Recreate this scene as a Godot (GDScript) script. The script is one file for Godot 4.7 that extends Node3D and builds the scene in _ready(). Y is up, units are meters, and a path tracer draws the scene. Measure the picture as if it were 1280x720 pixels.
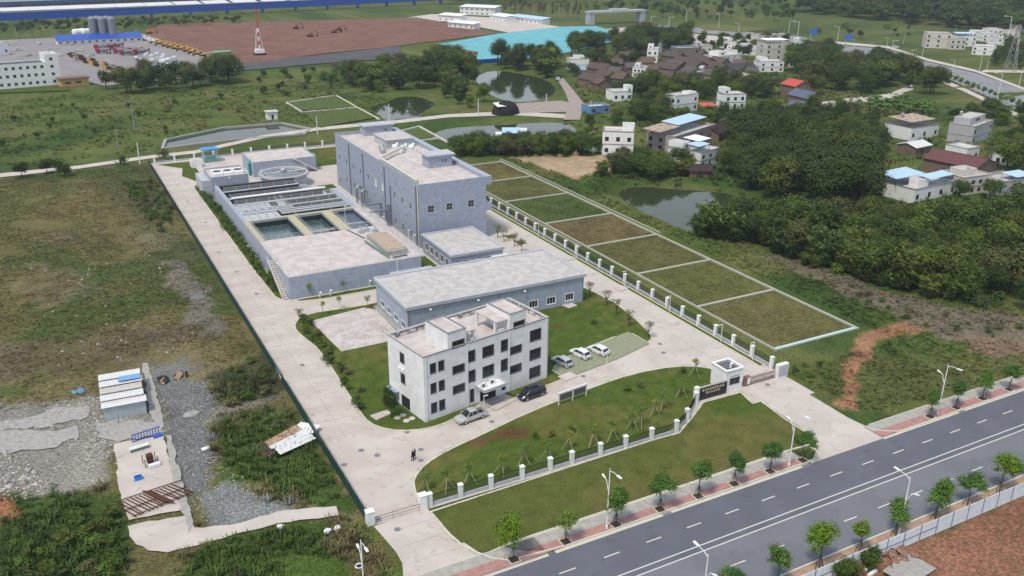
extends Node3D
# A waste-water works seen from a drone: site axes are the world's x (along the road) and z.
const CAM_H := 70.0
const FOCAL := 1103.5954   # pixels, for a picture 1280 wide
var RM := Basis()
var M := {}
var used := {}
var protos := {}
var meshes := {}
var rng := RandomNumberGenerator.new()
var site_clear := []       # world polygons on which no wild grass grows

# ---------------------------------------------------------------- geometry collector
class MB:
	var v := PackedVector3Array()
	var n := PackedVector3Array()
	var c := PackedColorArray()
	var col := Color(1, 1, 1)
	func tri(a: Vector3, b: Vector3, d: Vector3):
		var nn := (b - a).cross(d - a).normalized()
		v.append(a); v.append(d); v.append(b)
		for k in 3:
			n.append(nn); c.append(col)
	func quad(a: Vector3, b: Vector3, d: Vector3, e: Vector3):
		var nn := (b - a).cross(d - a).normalized()
		v.append(a); v.append(d); v.append(b); v.append(a); v.append(e); v.append(d)
		for k in 6:
			n.append(nn); c.append(col)
	func bx(t: Transform3D, s: Vector3):
		var h := s * 0.5
		var p := []
		for k in 8:
			p.append(t * Vector3(h.x if k & 1 else -h.x, h.y if k & 2 else -h.y, h.z if k & 4 else -h.z))
		quad(p[4], p[5], p[7], p[6]); quad(p[1], p[0], p[2], p[3]); quad(p[5], p[1], p[3], p[7])
		quad(p[0], p[4], p[6], p[2]); quad(p[6], p[7], p[3], p[2]); quad(p[0], p[1], p[5], p[4])
	func box(x0, x1, y0, y1, z0, z1):
		bx(Transform3D(Basis(), Vector3((x0 + x1) * 0.5, (y0 + y1) * 0.5, (z0 + z1) * 0.5)), Vector3(x1 - x0, y1 - y0, z1 - z0))
	func bar(a: Vector3, b: Vector3, w: float, h: float):
		var z := (b - a).normalized()
		var x := Vector3.UP.cross(z)
		if x.length() < 0.01: x = Vector3.RIGHT
		x = x.normalized()
		bx(Transform3D(Basis(x, z.cross(x), z), (a + b) * 0.5), Vector3(w, h, a.distance_to(b)))
	func tube(a: Vector3, b: Vector3, r0: float, r1: float, k := 6, caps := true):
		var z := (b - a).normalized()
		var x := z.cross(Vector3.UP if absf(z.y) < 0.95 else Vector3.RIGHT).normalized()
		var y := z.cross(x)
		for i in k:
			var t0 := TAU * i / k
			var t1 := TAU * (i + 1) / k
			var d0 := x * cos(t0) + y * sin(t0)
			var d1 := x * cos(t1) + y * sin(t1)
			var q := [a + d0 * r0, a + d1 * r0, b + d1 * r1, b + d0 * r1]
			v.append(q[0]); v.append(q[2]); v.append(q[1]); v.append(q[0]); v.append(q[3]); v.append(q[2])
			n.append(d0); n.append(d1); n.append(d1); n.append(d0); n.append(d0); n.append(d1)
			for j in 6: c.append(col)
			if caps:
				tri(b, q[3], q[2]); tri(a, q[1], q[0])
	func path(pts: Array, r0: float, r1: float, k := 6):
		for i in pts.size() - 1:
			tube(pts[i], pts[i + 1], lerpf(r0, r1, float(i) / (pts.size() - 1)), lerpf(r0, r1, float(i + 1) / (pts.size() - 1)), k, i == 0 or i == pts.size() - 2)
	func blob(o: Vector3, r: Vector3, k := 8, l := 5, rough := 0.0, rg: RandomNumberGenerator = null):
		var g := []
		for j in l + 1:
			var row := []
			var ph := PI * j / l - PI / 2
			for i in k:
				var t := TAU * i / k
				var d := Vector3(cos(t) * cos(ph), sin(ph), sin(t) * cos(ph))
				var f := 1.0
				if rg and rough > 0.0: f += rg.randf_range(-rough, rough)
				row.append(o + d * r * f)
			g.append(row)
		for j in l:
			for i in k:
				var a: Vector3 = g[j][i]
				var b: Vector3 = g[j][(i + 1) % k]
				var d: Vector3 = g[j + 1][(i + 1) % k]
				var e: Vector3 = g[j + 1][i]
				if j > 0: tri(a, d, b)
				if j < l - 1: tri(a, e, d)
	func lathe(o: Vector3, prof: Array, k := 16):
		for j in prof.size() - 1:
			for i in k:
				var t0 := TAU * i / k
				var t1 := TAU * (i + 1) / k
				var p := [prof[j], prof[j + 1]]
				var a := o + Vector3(cos(t0) * p[0][0], p[0][1], sin(t0) * p[0][0])
				var b := o + Vector3(cos(t1) * p[0][0], p[0][1], sin(t1) * p[0][0])
				var d := o + Vector3(cos(t1) * p[1][0], p[1][1], sin(t1) * p[1][0])
				var e := o + Vector3(cos(t0) * p[1][0], p[1][1], sin(t0) * p[1][0])
				if p[0][0] < 0.001: tri(a, e, d)
				elif p[1][0] < 0.001: tri(a, e, b)
				else: quad(a, e, d, b)
	func sheet(poly: PackedVector2Array, y: float):
		var idx := Geometry2D.triangulate_polygon(poly)
		for i in range(0, idx.size(), 3):
			var a := Vector3(poly[idx[i]].x, y, poly[idx[i]].y)
			var b := Vector3(poly[idx[i + 1]].x, y, poly[idx[i + 1]].y)
			var d := Vector3(poly[idx[i + 2]].x, y, poly[idx[i + 2]].y)
			if (b - a).cross(d - a).y > 0: tri(a, b, d)
			else: tri(a, d, b)
	func prism(poly: PackedVector2Array, y0: float, y1: float):
		sheet(poly, y1)
		var area := 0.0
		for i in poly.size():
			area += poly[i].cross(poly[(i + 1) % poly.size()])
		for i in poly.size():
			var a := poly[i]
			var b := poly[(i + 1) % poly.size()]
			if area > 0:
				var s := a
				a = b; b = s
			quad(Vector3(a.x, y0, a.y), Vector3(b.x, y0, b.y), Vector3(b.x, y1, b.y), Vector3(a.x, y1, a.y))
	func ribbon(pts: PackedVector2Array, closed: bool, o0: float, o1: float, y0: float, y1: float):
		# a raised strip between the offsets o0 and o1 of a line, with mitred corners
		var m := pts.size()
		var left := []
		var right := []
		for i in m:
			var a := pts[(i - 1 + m) % m] if closed or i > 0 else pts[i]
			var b := pts[(i + 1) % m] if closed or i < m - 1 else pts[i]
			var d0 := (pts[i] - a).normalized()
			var d1 := (b - pts[i]).normalized()
			if d0 == Vector2.ZERO: d0 = d1
			if d1 == Vector2.ZERO: d1 = d0
			var n0 := Vector2(-d0.y, d0.x)
			var n1 := Vector2(-d1.y, d1.x)
			var nn := (n0 + n1).normalized()
			nn /= maxf(0.4, nn.dot(n0))
			left.append(pts[i] + nn * o0); right.append(pts[i] + nn * o1)
		for i in (m if closed else m - 1):
			var j := (i + 1) % m
			var q := [left[i], right[i], right[j], left[j]]
			var lo := []
			var hi := []
			for p in q:
				lo.append(Vector3(p.x, y0, p.y)); hi.append(Vector3(p.x, y1, p.y))
			if (hi[1] - hi[0]).cross(hi[2] - hi[0]).y > 0: quad(hi[0], hi[1], hi[2], hi[3])
			else: quad(hi[0], hi[3], hi[2], hi[1])
			if y1 - y0 > 0.001:
				var flip: bool = (hi[1] - hi[0]).cross(hi[2] - hi[0]).y < 0
				for e in [[1, 2], [3, 0], [0, 1], [2, 3]]:
					if e[0] == 0 and (closed or i > 0): continue
					if e[0] == 2 and (closed or i < m - 2): continue
					if flip: quad(lo[e[1]], lo[e[0]], hi[e[0]], hi[e[1]])
					else: quad(lo[e[0]], lo[e[1]], hi[e[1]], hi[e[0]])
	func mesh() -> ArrayMesh:
		var am := ArrayMesh.new()
		var ar := []
		ar.resize(Mesh.ARRAY_MAX)
		ar[Mesh.ARRAY_VERTEX] = v; ar[Mesh.ARRAY_NORMAL] = n; ar[Mesh.ARRAY_COLOR] = c
		am.add_surface_from_arrays(Mesh.PRIMITIVE_TRIANGLES, ar)
		return am

# ---------------------------------------------------------------- naming, tagging, placing
func numbered(s: String) -> String:
	if not used.has(s):
		used[s] = 0
		return s
	used[s] += 1
	return "%s_%03d" % [s, used[s]]
func tag(o, label, category, group = ""):
	o.set_meta("label", label); o.set_meta("category", category)
	if group: o.set_meta("group", group)
	return o
func thing(called, label, category, at = Vector3.ZERO, turn = 0.0, group = ""):
	var o := Node3D.new()
	o.name = numbered(called)
	add_child(o)
	o.position = at; o.rotation.y = turn
	return tag(o, label, category, group)
func put(mesh, called, mat, parent):
	var o := MeshInstance3D.new()
	o.mesh = mesh if mesh is Mesh else mesh.mesh()
	o.material_override = mat
	if parent == self: called = numbered(called)
	o.name = called
	parent.add_child(o, true)
	return o
func struct(mb, called, mat):
	var o = put(mb, called, mat, self)
	o.set_meta("kind", "structure")
	return o
func copy_of(o, at, turn, label = "", group = ""):
	var c = o.duplicate()
	c.name = numbered(String(o.name).rstrip("0123456789").rstrip("_"))
	add_child(c)
	c.position = at; c.rotation.y = turn
	if label: c.set_meta("label", label)
	if group: c.set_meta("group", group)
	return c
func ray(px, py) -> Vector3:
	return RM * Vector3((px - 640.0) / FOCAL, -(py - 360.0) / FOCAL, -1.0)
func G(px, py, h = 0.0) -> Vector3:    # where the line of sight of a photo pixel meets the level h
	var d := ray(px, py)
	return Vector3(0, CAM_H, 0) + d * ((h - CAM_H) / d.y)
func tall(p: Vector3, px, py) -> float:  # height of a thing standing at p whose top is seen at a pixel
	var d := ray(px, py)
	return CAM_H + d.y * Vector2(p.x, p.z).length() / Vector2(d.x, d.z).length()
func polyG(a: Array, h = 0.0) -> PackedVector2Array:
	var r := PackedVector2Array()
	for q in a:
		var p := G(q[0], q[1], h)
		r.append(Vector2(p.x, p.z))
	return r
func xz(a: Array) -> PackedVector2Array:
	var r := PackedVector2Array()
	for q in a: r.append(Vector2(q[0], q[1]))
	return r
func rect(x0, x1, z0, z1) -> PackedVector2Array:
	return xz([[x0, z0], [x1, z0], [x1, z1], [x0, z1]])
func smooth(p: PackedVector2Array, times := 2) -> PackedVector2Array:   # rounds the corners of a closed outline
	for t in times:
		var r := PackedVector2Array()
		for i in p.size():
			var a := p[i]
			var b := p[(i + 1) % p.size()]
			r.append(a.lerp(b, 0.25)); r.append(a.lerp(b, 0.75))
		p = r
	return p
func rough_edge(p: PackedVector2Array, amp: float, step := 1.1) -> PackedVector2Array:   # a broken outline
	var r := PackedVector2Array()
	for i in p.size():
		var a := p[i]
		var b := p[(i + 1) % p.size()]
		var n := maxi(1, int(a.distance_to(b) / step))
		var side := (b - a).orthogonal().normalized()
		for k in n: r.append(a.lerp(b, float(k) / n) + side * rng.randf_range(-amp, amp))
	return r
func inside(p: Vector2, poly: PackedVector2Array) -> bool:
	return Geometry2D.is_point_in_polygon(p, poly)
func bounds(poly: PackedVector2Array) -> Rect2:
	var r := Rect2(poly[0], Vector2.ZERO)
	for p in poly: r = r.expand(p)
	return r

# ---------------------------------------------------------------- materials
func noise(sd, freq, oct = 4, kind = FastNoiseLite.TYPE_SIMPLEX_SMOOTH) -> FastNoiseLite:
	var f := FastNoiseLite.new()
	f.seed = sd; f.frequency = freq; f.noise_type = kind
	f.fractal_octaves = oct; f.fractal_type = FastNoiseLite.FRACTAL_FBM
	return f
func ntex(sd, freq, lo: Color, hi: Color, c0 = 0.25, c1 = 0.75, oct = 5, size = 512, spots = 0.0, spot_freq = 0.03):
	# broad warped patches between two colours, and sparse darker spots
	var f := noise(sd, freq, oct)
	f.domain_warp_enabled = true; f.domain_warp_amplitude = 0.6 / freq; f.domain_warp_frequency = freq * 0.8
	var im: Image = f.get_seamless_image(size, size)
	im.convert(Image.FORMAT_RGB8)
	var d := im.get_data()
	var sp := PackedByteArray()
	if spots > 0.0:
		var g := noise(sd + 50, spot_freq, 3)
		g.domain_warp_enabled = true; g.domain_warp_amplitude = 0.8 / spot_freq; g.domain_warp_frequency = spot_freq * 0.5
		sp = g.get_seamless_image(size, size).get_data()
	var lut := []
	for i in 256: lut.append(lo.lerp(hi, smoothstep(c0, c1, i / 255.0)))
	var dim := []
	for i in 256: dim.append(1.0 - spots * smoothstep(0.70, 0.88, i / 255.0))
	for i in range(0, d.size(), 3):
		var l: Color = lut[d[i]]
		var k: float = 1.0 if spots <= 0.0 else dim[sp[i / 3]]
		d[i] = int(l.r8 * k); d[i + 1] = int(l.g8 * k); d[i + 2] = int(l.b8 * k)
	return ImageTexture.create_from_image(Image.create_from_data(size, size, false, Image.FORMAT_RGB8, d))
func mat(key, lin: Color, rough = 0.85, tex = null, metres = 8.0, vc = false, metal = 0.0):
	if M.has(key): return M[key]
	var m := StandardMaterial3D.new()
	m.albedo_color = lin.linear_to_srgb()
	m.roughness = rough; m.metallic = metal
	m.vertex_color_use_as_albedo = vc
	if tex:
		m.albedo_texture = tex
		m.uv1_triplanar = true; m.uv1_world_triplanar = true
		m.uv1_scale = Vector3.ONE / metres
	if rough >= 0.9 or vc: m.metallic_specular = 0.15
	M[key] = m
	return m
func leaf_mat(key, back := 0.35):
	var m = mat(key, Color(1, 1, 1), 0.6, null, 1, true)
	m.backlight_enabled = true
	m.backlight = Color(back, back, back * 0.6)
	m.cull_mode = BaseMaterial3D.CULL_DISABLED
	return m
func grey(g) -> Color: return Color(g, g, g)
func tint(key, lin: Color, rough = 0.8):   # painted masonry in a colour of its own, with the weathering shared by all walls
	return mat("tint_" + key, lin, rough, M.t_wall, 7.0)

func make_materials():
	M.t_wall = ntex(3, 0.008, Color(0.945, 0.945, 0.94), Color(1, 1, 1), 0.2, 0.8, 5, 512, 0.05, 0.02)
	M.t_fine = ntex(5, 0.04, Color(0.90, 0.90, 0.90), Color(1, 1, 1), 0.3, 0.7)
	M.t_roof = ntex(7, 0.012, Color(0.925, 0.92, 0.915), Color(1, 1, 1), 0.2, 0.8, 6, 512, 0.14, 0.05)
	M.t_deck = ntex(8, 0.008, Color(0.93, 0.925, 0.92), Color(1, 1, 1), 0.2, 0.8, 6, 512, 0.18, 0.04)
	M.t_pave = ntex(9, 0.007, Color(0.95, 0.945, 0.94), Color(1, 1, 1), 0.2, 0.8, 6, 512, 0.08, 0.03)
	M.t_soil = ntex(11, 0.012, Color(0.72, 0.70, 0.69), Color(1, 1, 1), 0.25, 0.75, 6, 512)
	M.t_grass = ntex(13, 0.055, Color(0.74, 0.76, 0.72), Color(1, 1, 1), 0.2, 0.8, 6, 512)
	M.t_rust = ntex(15, 0.012, Color(0.72, 0.60, 0.50), Color(1, 1, 1), 0.28, 0.5, 5, 512)
	M.t_mould = ntex(17, 0.02, Color(0.52, 0.51, 0.50), Color(1, 1, 1), 0.35, 0.62, 5, 256)
	mat("plant_wall", Color(0.335, 0.375, 0.465), 0.8, M.t_wall, 9)
	mat("plant_trim", Color(0.44, 0.46, 0.50), 0.8, M.t_wall, 9)
	mat("office_wall", Color(0.76, 0.755, 0.775), 0.8, M.t_wall, 11)
	mat("coping", Color(0.20, 0.20, 0.22), 0.8, M.t_fine, 3)
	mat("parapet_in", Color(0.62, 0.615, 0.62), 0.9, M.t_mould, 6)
	mat("white", Color(0.72, 0.72, 0.72), 0.6)
	mat("white_wall", Color(0.80, 0.80, 0.80), 0.8, M.t_wall, 6)
	mat("roof_conc", Color(0.545, 0.495, 0.475), 0.92, M.t_deck, 16)
	mat("roof_old", Color(0.50, 0.475, 0.465), 0.92, M.t_roof, 17)
	mat("paving", Color(0.51, 0.46, 0.42), 0.9, M.t_pave, 30)
	mat("kerb", Color(0.60, 0.58, 0.49), 0.9, M.t_fine, 4)
	mat("asphalt", Color(0.130, 0.136, 0.164), 0.9, M.t_wall, 45)
	mat("asphalt_old", Color(0.172, 0.176, 0.198), 0.9, M.t_wall, 45)
	mat("line", Color(0.62, 0.60, 0.55), 0.8, M.t_fine, 2)
	mat("paver_red", Color(0.40, 0.225, 0.205), 0.9, M.t_deck, 5)
	mat("paver_grey", Color(0.38, 0.36, 0.325), 0.9, M.t_deck, 6)
	mat("glass", Color(0.022, 0.028, 0.035), 0.12)
	mat("glass_pale", Color(0.30, 0.36, 0.42), 0.1)
	mat("frame", Color(0.62, 0.62, 0.63), 0.5)
	mat("frame_dark", Color(0.06, 0.06, 0.07), 0.5)
	mat("steel", Color(0.45, 0.46, 0.47), 0.4, M.t_fine, 2, false, 0.6)
	mat("rail", Color(0.62, 0.63, 0.62), 0.5)
	mat("dark_rail", Color(0.012, 0.016, 0.016), 0.5)
	mat("pipe_grey", Color(0.20, 0.22, 0.27), 0.5)
	mat("pipe_pale", Color(0.60, 0.61, 0.52), 0.5, M.t_fine, 3)
	mat("fence_green", Color(0.012, 0.045, 0.042), 0.6, M.t_fine, 3)
	mat("teal", Color(0.02, 0.30, 0.26), 0.5)
	mat("hoarding", Color(0.76, 0.83, 0.90), 0.45, M.t_wall, 5)
	mat("hoard_post", Color(0.16, 0.20, 0.28), 0.5)
	mat("rubber", Color(0.014, 0.014, 0.014), 0.85)
	mat("rim", Color(0.42, 0.42, 0.43), 0.35, null, 1, false, 0.7)
	mat("lamp_white", Color(0.74, 0.75, 0.76), 0.4)
	mat("bark", Color(0.085, 0.062, 0.045), 0.9, M.t_fine, 1.5)
	mat("stake", Color(0.40, 0.34, 0.23), 0.9)
	mat("soil", Color(0.16, 0.105, 0.07), 0.95, M.t_soil, 5)
	mat("red_soil", Color(0.195, 0.106, 0.080), 0.95, M.t_roof, 150)
	mat("dark_soil", Color(0.09, 0.075, 0.06), 0.95, M.t_soil, 5)
	mat("water", Color(0.036, 0.046, 0.022), 0.03)
	M.water.metallic_specular = 0.4
	mat("basin_water", Color(0.10, 0.15, 0.15), 0.12, ntex(21, 0.02, Color(0.55, 0.6, 0.62), Color(1, 1, 1), 0.45, 0.62), 6)
	mat("basin_foam", Color(0.15, 0.20, 0.25), 0.3, ntex(22, 0.02, Color(0.3, 0.38, 0.45), Color(1, 1, 1), 0.45, 0.60), 5)
	mat("basin_trim", Color(0.47, 0.43, 0.28), 0.85, M.t_fine, 3)
	mat("stone", Color(0.36, 0.35, 0.33), 0.9, M.t_roof, 6)
	mat("rust", Color(0.105, 0.048, 0.032), 0.9, M.t_fine, 1)
	mat("tin", Color(0.66, 0.66, 0.66), 0.5, M.t_wall, 6)
	mat("tin_old", Color(0.60, 0.60, 0.60), 0.5, M.t_rust, 9)
	mat("tin_blue", Color(0.16, 0.34, 0.62), 0.45, M.t_wall, 4)
	mat("blue_paint", Color(0.02, 0.10, 0.45), 0.5, M.t_fine, 5)
	mat("plastic_blue", Color(0.02, 0.22, 0.62), 0.4)
	mat("tile_brown", Color(0.095, 0.066, 0.058), 0.85, M.t_roof, 6)
	mat("tile_rust", Color(0.13, 0.078, 0.06), 0.85, M.t_roof, 5)
	mat("tile_grey", Color(0.10, 0.088, 0.08), 0.85, M.t_roof, 6)
	mat("tile_dark", Color(0.05, 0.05, 0.055), 0.8, M.t_roof, 6)
	mat("tile_red", Color(0.52, 0.085, 0.06), 0.7, M.t_wall, 5)
	mat("slate_blue", Color(0.10, 0.125, 0.18), 0.6, M.t_wall, 5)
	mat("brick", Color(0.21, 0.155, 0.125), 0.9, M.t_roof, 4)
	mat("cyan_sheet", Color(0.115, 0.39, 0.44), 0.7, M.t_pave, 50)
	mat("sand", Color(0.46, 0.33, 0.235), 0.95, M.t_soil, 14)
	mat("gravel", Color(0.19, 0.185, 0.19), 0.95, M.t_soil, 7)
	mat("rubble", Color(0.30, 0.285, 0.265), 0.95, M.t_soil, 6)
	leaf_mat("leaf"); leaf_mat("blade", 0.3)

# ---------------------------------------------------------------- walls with real openings
func side_frame(s: String, r: Rect2, y0) -> Transform3D:
	var x0 := r.position.x
	var x1 := r.end.x
	var z0 := r.position.y
	var z1 := r.end.y
	match s:
		"F": return Transform3D(Basis(Vector3.RIGHT, Vector3.UP, Vector3.BACK), Vector3(x0, y0, z1))
		"R": return Transform3D(Basis(Vector3.FORWARD, Vector3.UP, Vector3.RIGHT), Vector3(x1, y0, z1))
		"B": return Transform3D(Basis(Vector3.LEFT, Vector3.UP, Vector3.FORWARD), Vector3(x1, y0, z0))
	return Transform3D(Basis(Vector3.BACK, Vector3.UP, Vector3.LEFT), Vector3(x0, y0, z0))
func face(mb: MB, t: Transform3D, w: float, h: float, holes: Array, deep := 0.14):
	var us := [0.0, w]
	var vs := [0.0, h]
	for q in holes:
		for e in [q[0], q[1]]:
			if not us.has(e): us.append(e)
		for e in [q[2], q[3]]:
			if not vs.has(e): vs.append(e)
	us.sort(); vs.sort()
	for i in us.size() - 1:
		var j := 0
		while j < vs.size() - 1:
			if _in_hole(holes, us[i], us[i + 1], vs[j], vs[j + 1]):
				j += 1
				continue
			var k := j + 1
			while k < vs.size() - 1 and not _in_hole(holes, us[i], us[i + 1], vs[k], vs[k + 1]): k += 1
			mb.quad(t * Vector3(us[i], vs[j], 0), t * Vector3(us[i + 1], vs[j], 0), t * Vector3(us[i + 1], vs[k], 0), t * Vector3(us[i], vs[k], 0))
			j = k
	for q in holes:
		var a := [Vector3(q[0], q[2], 0), Vector3(q[1], q[2], 0), Vector3(q[1], q[3], 0), Vector3(q[0], q[3], 0)]
		for e in 4:
			var p0: Vector3 = a[e]
			var p1: Vector3 = a[(e + 1) % 4]
			mb.quad(t * p0, t * p1, t * (p1 + Vector3(0, 0, -deep)), t * (p0 + Vector3(0, 0, -deep)))
func _in_hole(holes, u0, u1, v0, v1) -> bool:
	var u = (u0 + u1) * 0.5
	var w = (v0 + v1) * 0.5
	for q in holes:
		if u > q[0] and u < q[1] and w > q[2] and w < q[3]: return true
	return false
func window(parent, t: Transform3D, q, style, called = "window"):
	# frame in the opening q = [u0, u1, v0, v1], with its pane behind; style: [columns, rows, trim width, frame material, glass material]
	var w: float = q[1] - q[0]
	var h: float = q[3] - q[2]
	var key := "win%.2f_%.2f_%s" % [w, h, str(style)]
	if not meshes.has(key):
		var f := MB.new()
		var b := 0.06
		f.box(0, b, 0, h, -0.10, -0.02); f.box(w - b, w, 0, h, -0.10, -0.02)
		f.box(b, w - b, 0, b, -0.10, -0.02); f.box(b, w - b, h - b, h, -0.10, -0.02)
		for i in range(1, style[0]): f.box(w * i / style[0] - 0.025, w * i / style[0] + 0.025, b, h - b, -0.095, -0.03)
		for i in range(1, style[1]): f.box(b, w - b, h * i / style[1] - 0.02, h * i / style[1] + 0.02, -0.09, -0.035)
		if style[2] > 0:
			var e: float = style[2]
			f.box(-e, w + e, -e, 0, -0.01, 0.04); f.box(-e, w + e, h, h + e, -0.01, 0.04)
			f.box(-e, 0, 0, h, -0.01, 0.04); f.box(w, w + e, 0, h, -0.01, 0.04)
		var g := MB.new()
		g.box(0.01, w - 0.01, 0.01, h - 0.01, -0.13, -0.105)
		meshes[key] = [f.mesh(), g.mesh()]
	var o = put(meshes[key][0], called, M[style[3]], parent)
	o.transform = t * Transform3D(Basis(), Vector3(q[0], q[2], 0))
	put(meshes[key][1], "pane", M[style[4]], o)
	return o
const W_PLAIN := [2, 1, 0.0, "frame", "glass"]
func block(parent, r: Rect2, y0, y1, m, holes := {}, parapet := 0.0, roof_m = null, style = W_PLAIN, wall_name := "wall", thick := 0.22):
	var mb := MB.new()
	for s in ["F", "R", "B", "L"]:
		var t := side_frame(s, r, y0)
		var w := r.size.x if s in ["F", "B"] else r.size.y
		var hs = holes.get(s, [])
		face(mb, t, w, y1 - y0, hs)
		if parapet > 0:
			mb.quad(t * Vector3(w - thick, y1 - y0 - parapet, -thick), t * Vector3(thick, y1 - y0 - parapet, -thick), t * Vector3(thick, y1 - y0, -thick), t * Vector3(w - thick, y1 - y0, -thick))
			mb.quad(t * Vector3(0, y1 - y0, 0), t * Vector3(w, y1 - y0, 0), t * Vector3(w - thick, y1 - y0, -thick), t * Vector3(thick, y1 - y0, -thick))
		for q in hs: window(parent, t, q, q[4] if q.size() > 4 else style, q[5] if q.size() > 5 else "window")
	var wall = put(mb, wall_name, m, parent)
	var rf := MB.new()
	rf.box(r.position.x + thick * 0.5, r.end.x - thick * 0.5, y1 - parapet - 0.2 - (0.0 if parapet > 0 else 0.01), y1 - parapet - (0.0 if parapet > 0 else 0.01), r.position.y + thick * 0.5, r.end.y - thick * 0.5)
	put(rf, "roof", roof_m if roof_m else M.roof_conc, parent)
	return wall
func grid_holes(w, floors, cols, fh, ww, wh, sill, inset = 1.2) -> Array:
	var a := []
	for f in floors:
		for c in cols:
			var u: float = w * 0.5 if cols == 1 else lerpf(inset + ww * 0.5, w - inset - ww * 0.5, float(c) / (cols - 1))
			a.append([u - ww * 0.5, u + ww * 0.5, f * fh + sill, f * fh + sill + wh])
	return a

# ---------------------------------------------------------------- vegetation
func leaf_card(mb: MB, p: Vector3, d: Vector3, s: float, rg: RandomNumberGenerator):
	var x := d.cross(Vector3(rg.randf_range(-1, 1), rg.randf_range(-1, 1), rg.randf_range(-1, 1))).normalized()
	if x.length() < 0.5: x = Vector3.RIGHT
	var y := d.cross(x).normalized()
	var l := s * rg.randf_range(0.8, 1.5)
	var w := s * rg.randf_range(0.45, 0.8)
	mb.quad(p - x * l * 0.5, p + y * w * 0.5 - x * l * 0.05, p + x * l * 0.5, p - y * w * 0.5 + x * l * 0.1)
func crown(sd, r: Vector3, cy: float, clumps: int, leaves: int, leaf: float, base: Color, vary := 0.3, hollow := 0.35, flat := 0.0) -> ArrayMesh:
	var rg := RandomNumberGenerator.new()
	rg.seed = sd
	var mb := MB.new()
	# a few big boughs, then clumps round them, so that the outline is uneven
	var boughs := []
	for i in 5 + sd % 3:
		var t := rg.randf() * TAU
		var u := rg.randf_range(-0.6, 0.9)
		var q := sqrt(1 - u * u) * rg.randf_range(0.35, 0.75)
		boughs.append([Vector3(cos(t) * q, u * 0.6, sin(t) * q), rg.randf_range(0.38, 0.6)])
	boughs.append([Vector3(0, 0.2, 0), 0.6])
	for k in clumps:
		var bo = boughs[rg.randi() % boughs.size()]
		var d := Vector3(rg.randfn(), rg.randfn() * 0.9 + 0.25, rg.randfn()).normalized()
		var cp: Vector3 = bo[0] + d * bo[1] * lerpf(hollow, 1.0, sqrt(rg.randf()))
		cp = Vector3(cp.x * r.x, cy + cp.y * r.y, cp.z * r.z)
		var cr := rg.randf_range(0.10, 0.20) * (r.x + r.y)
		var shade := rg.randf_range(1.0 - vary, 1.0 + vary)
		var warm := rg.randf_range(-0.12, 0.16)
		for i in leaves:
			var e := Vector3(rg.randfn(), rg.randfn() * (0.7 - flat), rg.randfn())
			var nd := (e.normalized() + Vector3(0, 0.7, 0) + d * 0.5).normalized()
			var s := shade * rg.randf_range(0.75, 1.25)
			mb.col = Color(base.r * s * (1 + warm), base.g * s, base.b * s * (1 - warm))
			leaf_card(mb, cp + e * cr * 0.55, nd, leaf, rg)
	return mb.mesh()
func trunk_mesh(sd, h: float, r: float, spread: float, limbs := 6, lean := 0.0) -> ArrayMesh:
	var rg := RandomNumberGenerator.new()
	rg.seed = sd
	var mb := MB.new()
	var top := Vector3(lean, h * 0.72, lean * 0.6)
	mb.path([Vector3(0, -0.2, 0), Vector3(lean * 0.2, h * 0.25, 0), Vector3(lean * 0.6, h * 0.5, lean * 0.3), top], r, r * 0.45, 7)
	for i in limbs:
		var a := Vector3(lean * 0.5, 0, 0) + Vector3(0, h * rg.randf_range(0.34, 0.68), 0)
		var t := TAU * i / limbs + rg.randf()
		var e := a + Vector3(cos(t) * spread * rg.randf_range(0.5, 1.0), h * rg.randf_range(0.12, 0.3), sin(t) * spread * rg.randf_range(0.5, 1.0))
		mb.path([a, a.lerp(e, 0.5) + Vector3(0, h * 0.03, 0), e], r * 0.42, r * 0.12, 5)
	return mb.mesh()
func bamboo_mesh(sd, h: float, base: Color) -> Array:
	var rg := RandomNumberGenerator.new()
	rg.seed = sd
	var st := MB.new()
	var lf := MB.new()
	for i in 26:
		var t := rg.randf() * TAU
		var q := sqrt(rg.randf()) * h * 0.12
		var o := Vector3(cos(t) * q, 0, sin(t) * q)
		var out := Vector3(cos(t), 0, sin(t)) * rg.randf_range(0.08, 0.40) * h
		var hh := h * rg.randf_range(0.7, 1.05)
		var pts := []
		for k in 6:
			var f := k / 5.0
			pts.append(o + out * f * f + Vector3(0, hh * (f - 0.22 * f * f * f * out.length() / h * 3.0), 0))
		st.path(pts, 0.05, 0.012, 4)
		for k in 70:
			var f := rg.randf_range(0.22, 1.0)
			var j := mini(4, int(f * 5))
			var p: Vector3 = pts[j].lerp(pts[j + 1], f * 5 - j)
			var s := rg.randf_range(0.55, 1.35)
			lf.col = Color(base.r * s * rg.randf_range(0.9, 1.2), base.g * s, base.b * s)
			var d := Vector3(rg.randfn(), 0.3, rg.randfn()).normalized()
			var e := p + Vector3(rg.randfn(), rg.randfn() * 0.6, rg.randfn()) * h * 0.05
			var side := d.cross(Vector3.UP).normalized() * rg.randf_range(0.09, 0.17)
			var tip := e + Vector3(d.x, -0.5, d.z) * rg.randf_range(0.7, 1.3)
			lf.tri(e - side, e + side, tip)
			lf.tri(e - side + Vector3(0.1, 0.2, 0), e + side - Vector3(0.1, 0.1, 0), tip + Vector3(rg.randfn(), 0.6, rg.randfn()) * 0.4)
	return [st.mesh(), lf.mesh()]
func shrub_mesh(sd, r: float, h: float, base: Color, leaf := 0.2) -> ArrayMesh:
	return crown(sd, Vector3(r, h * 0.55, r), h * 0.5, 34, 16, leaf, base, 0.28, 0.5)
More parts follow.
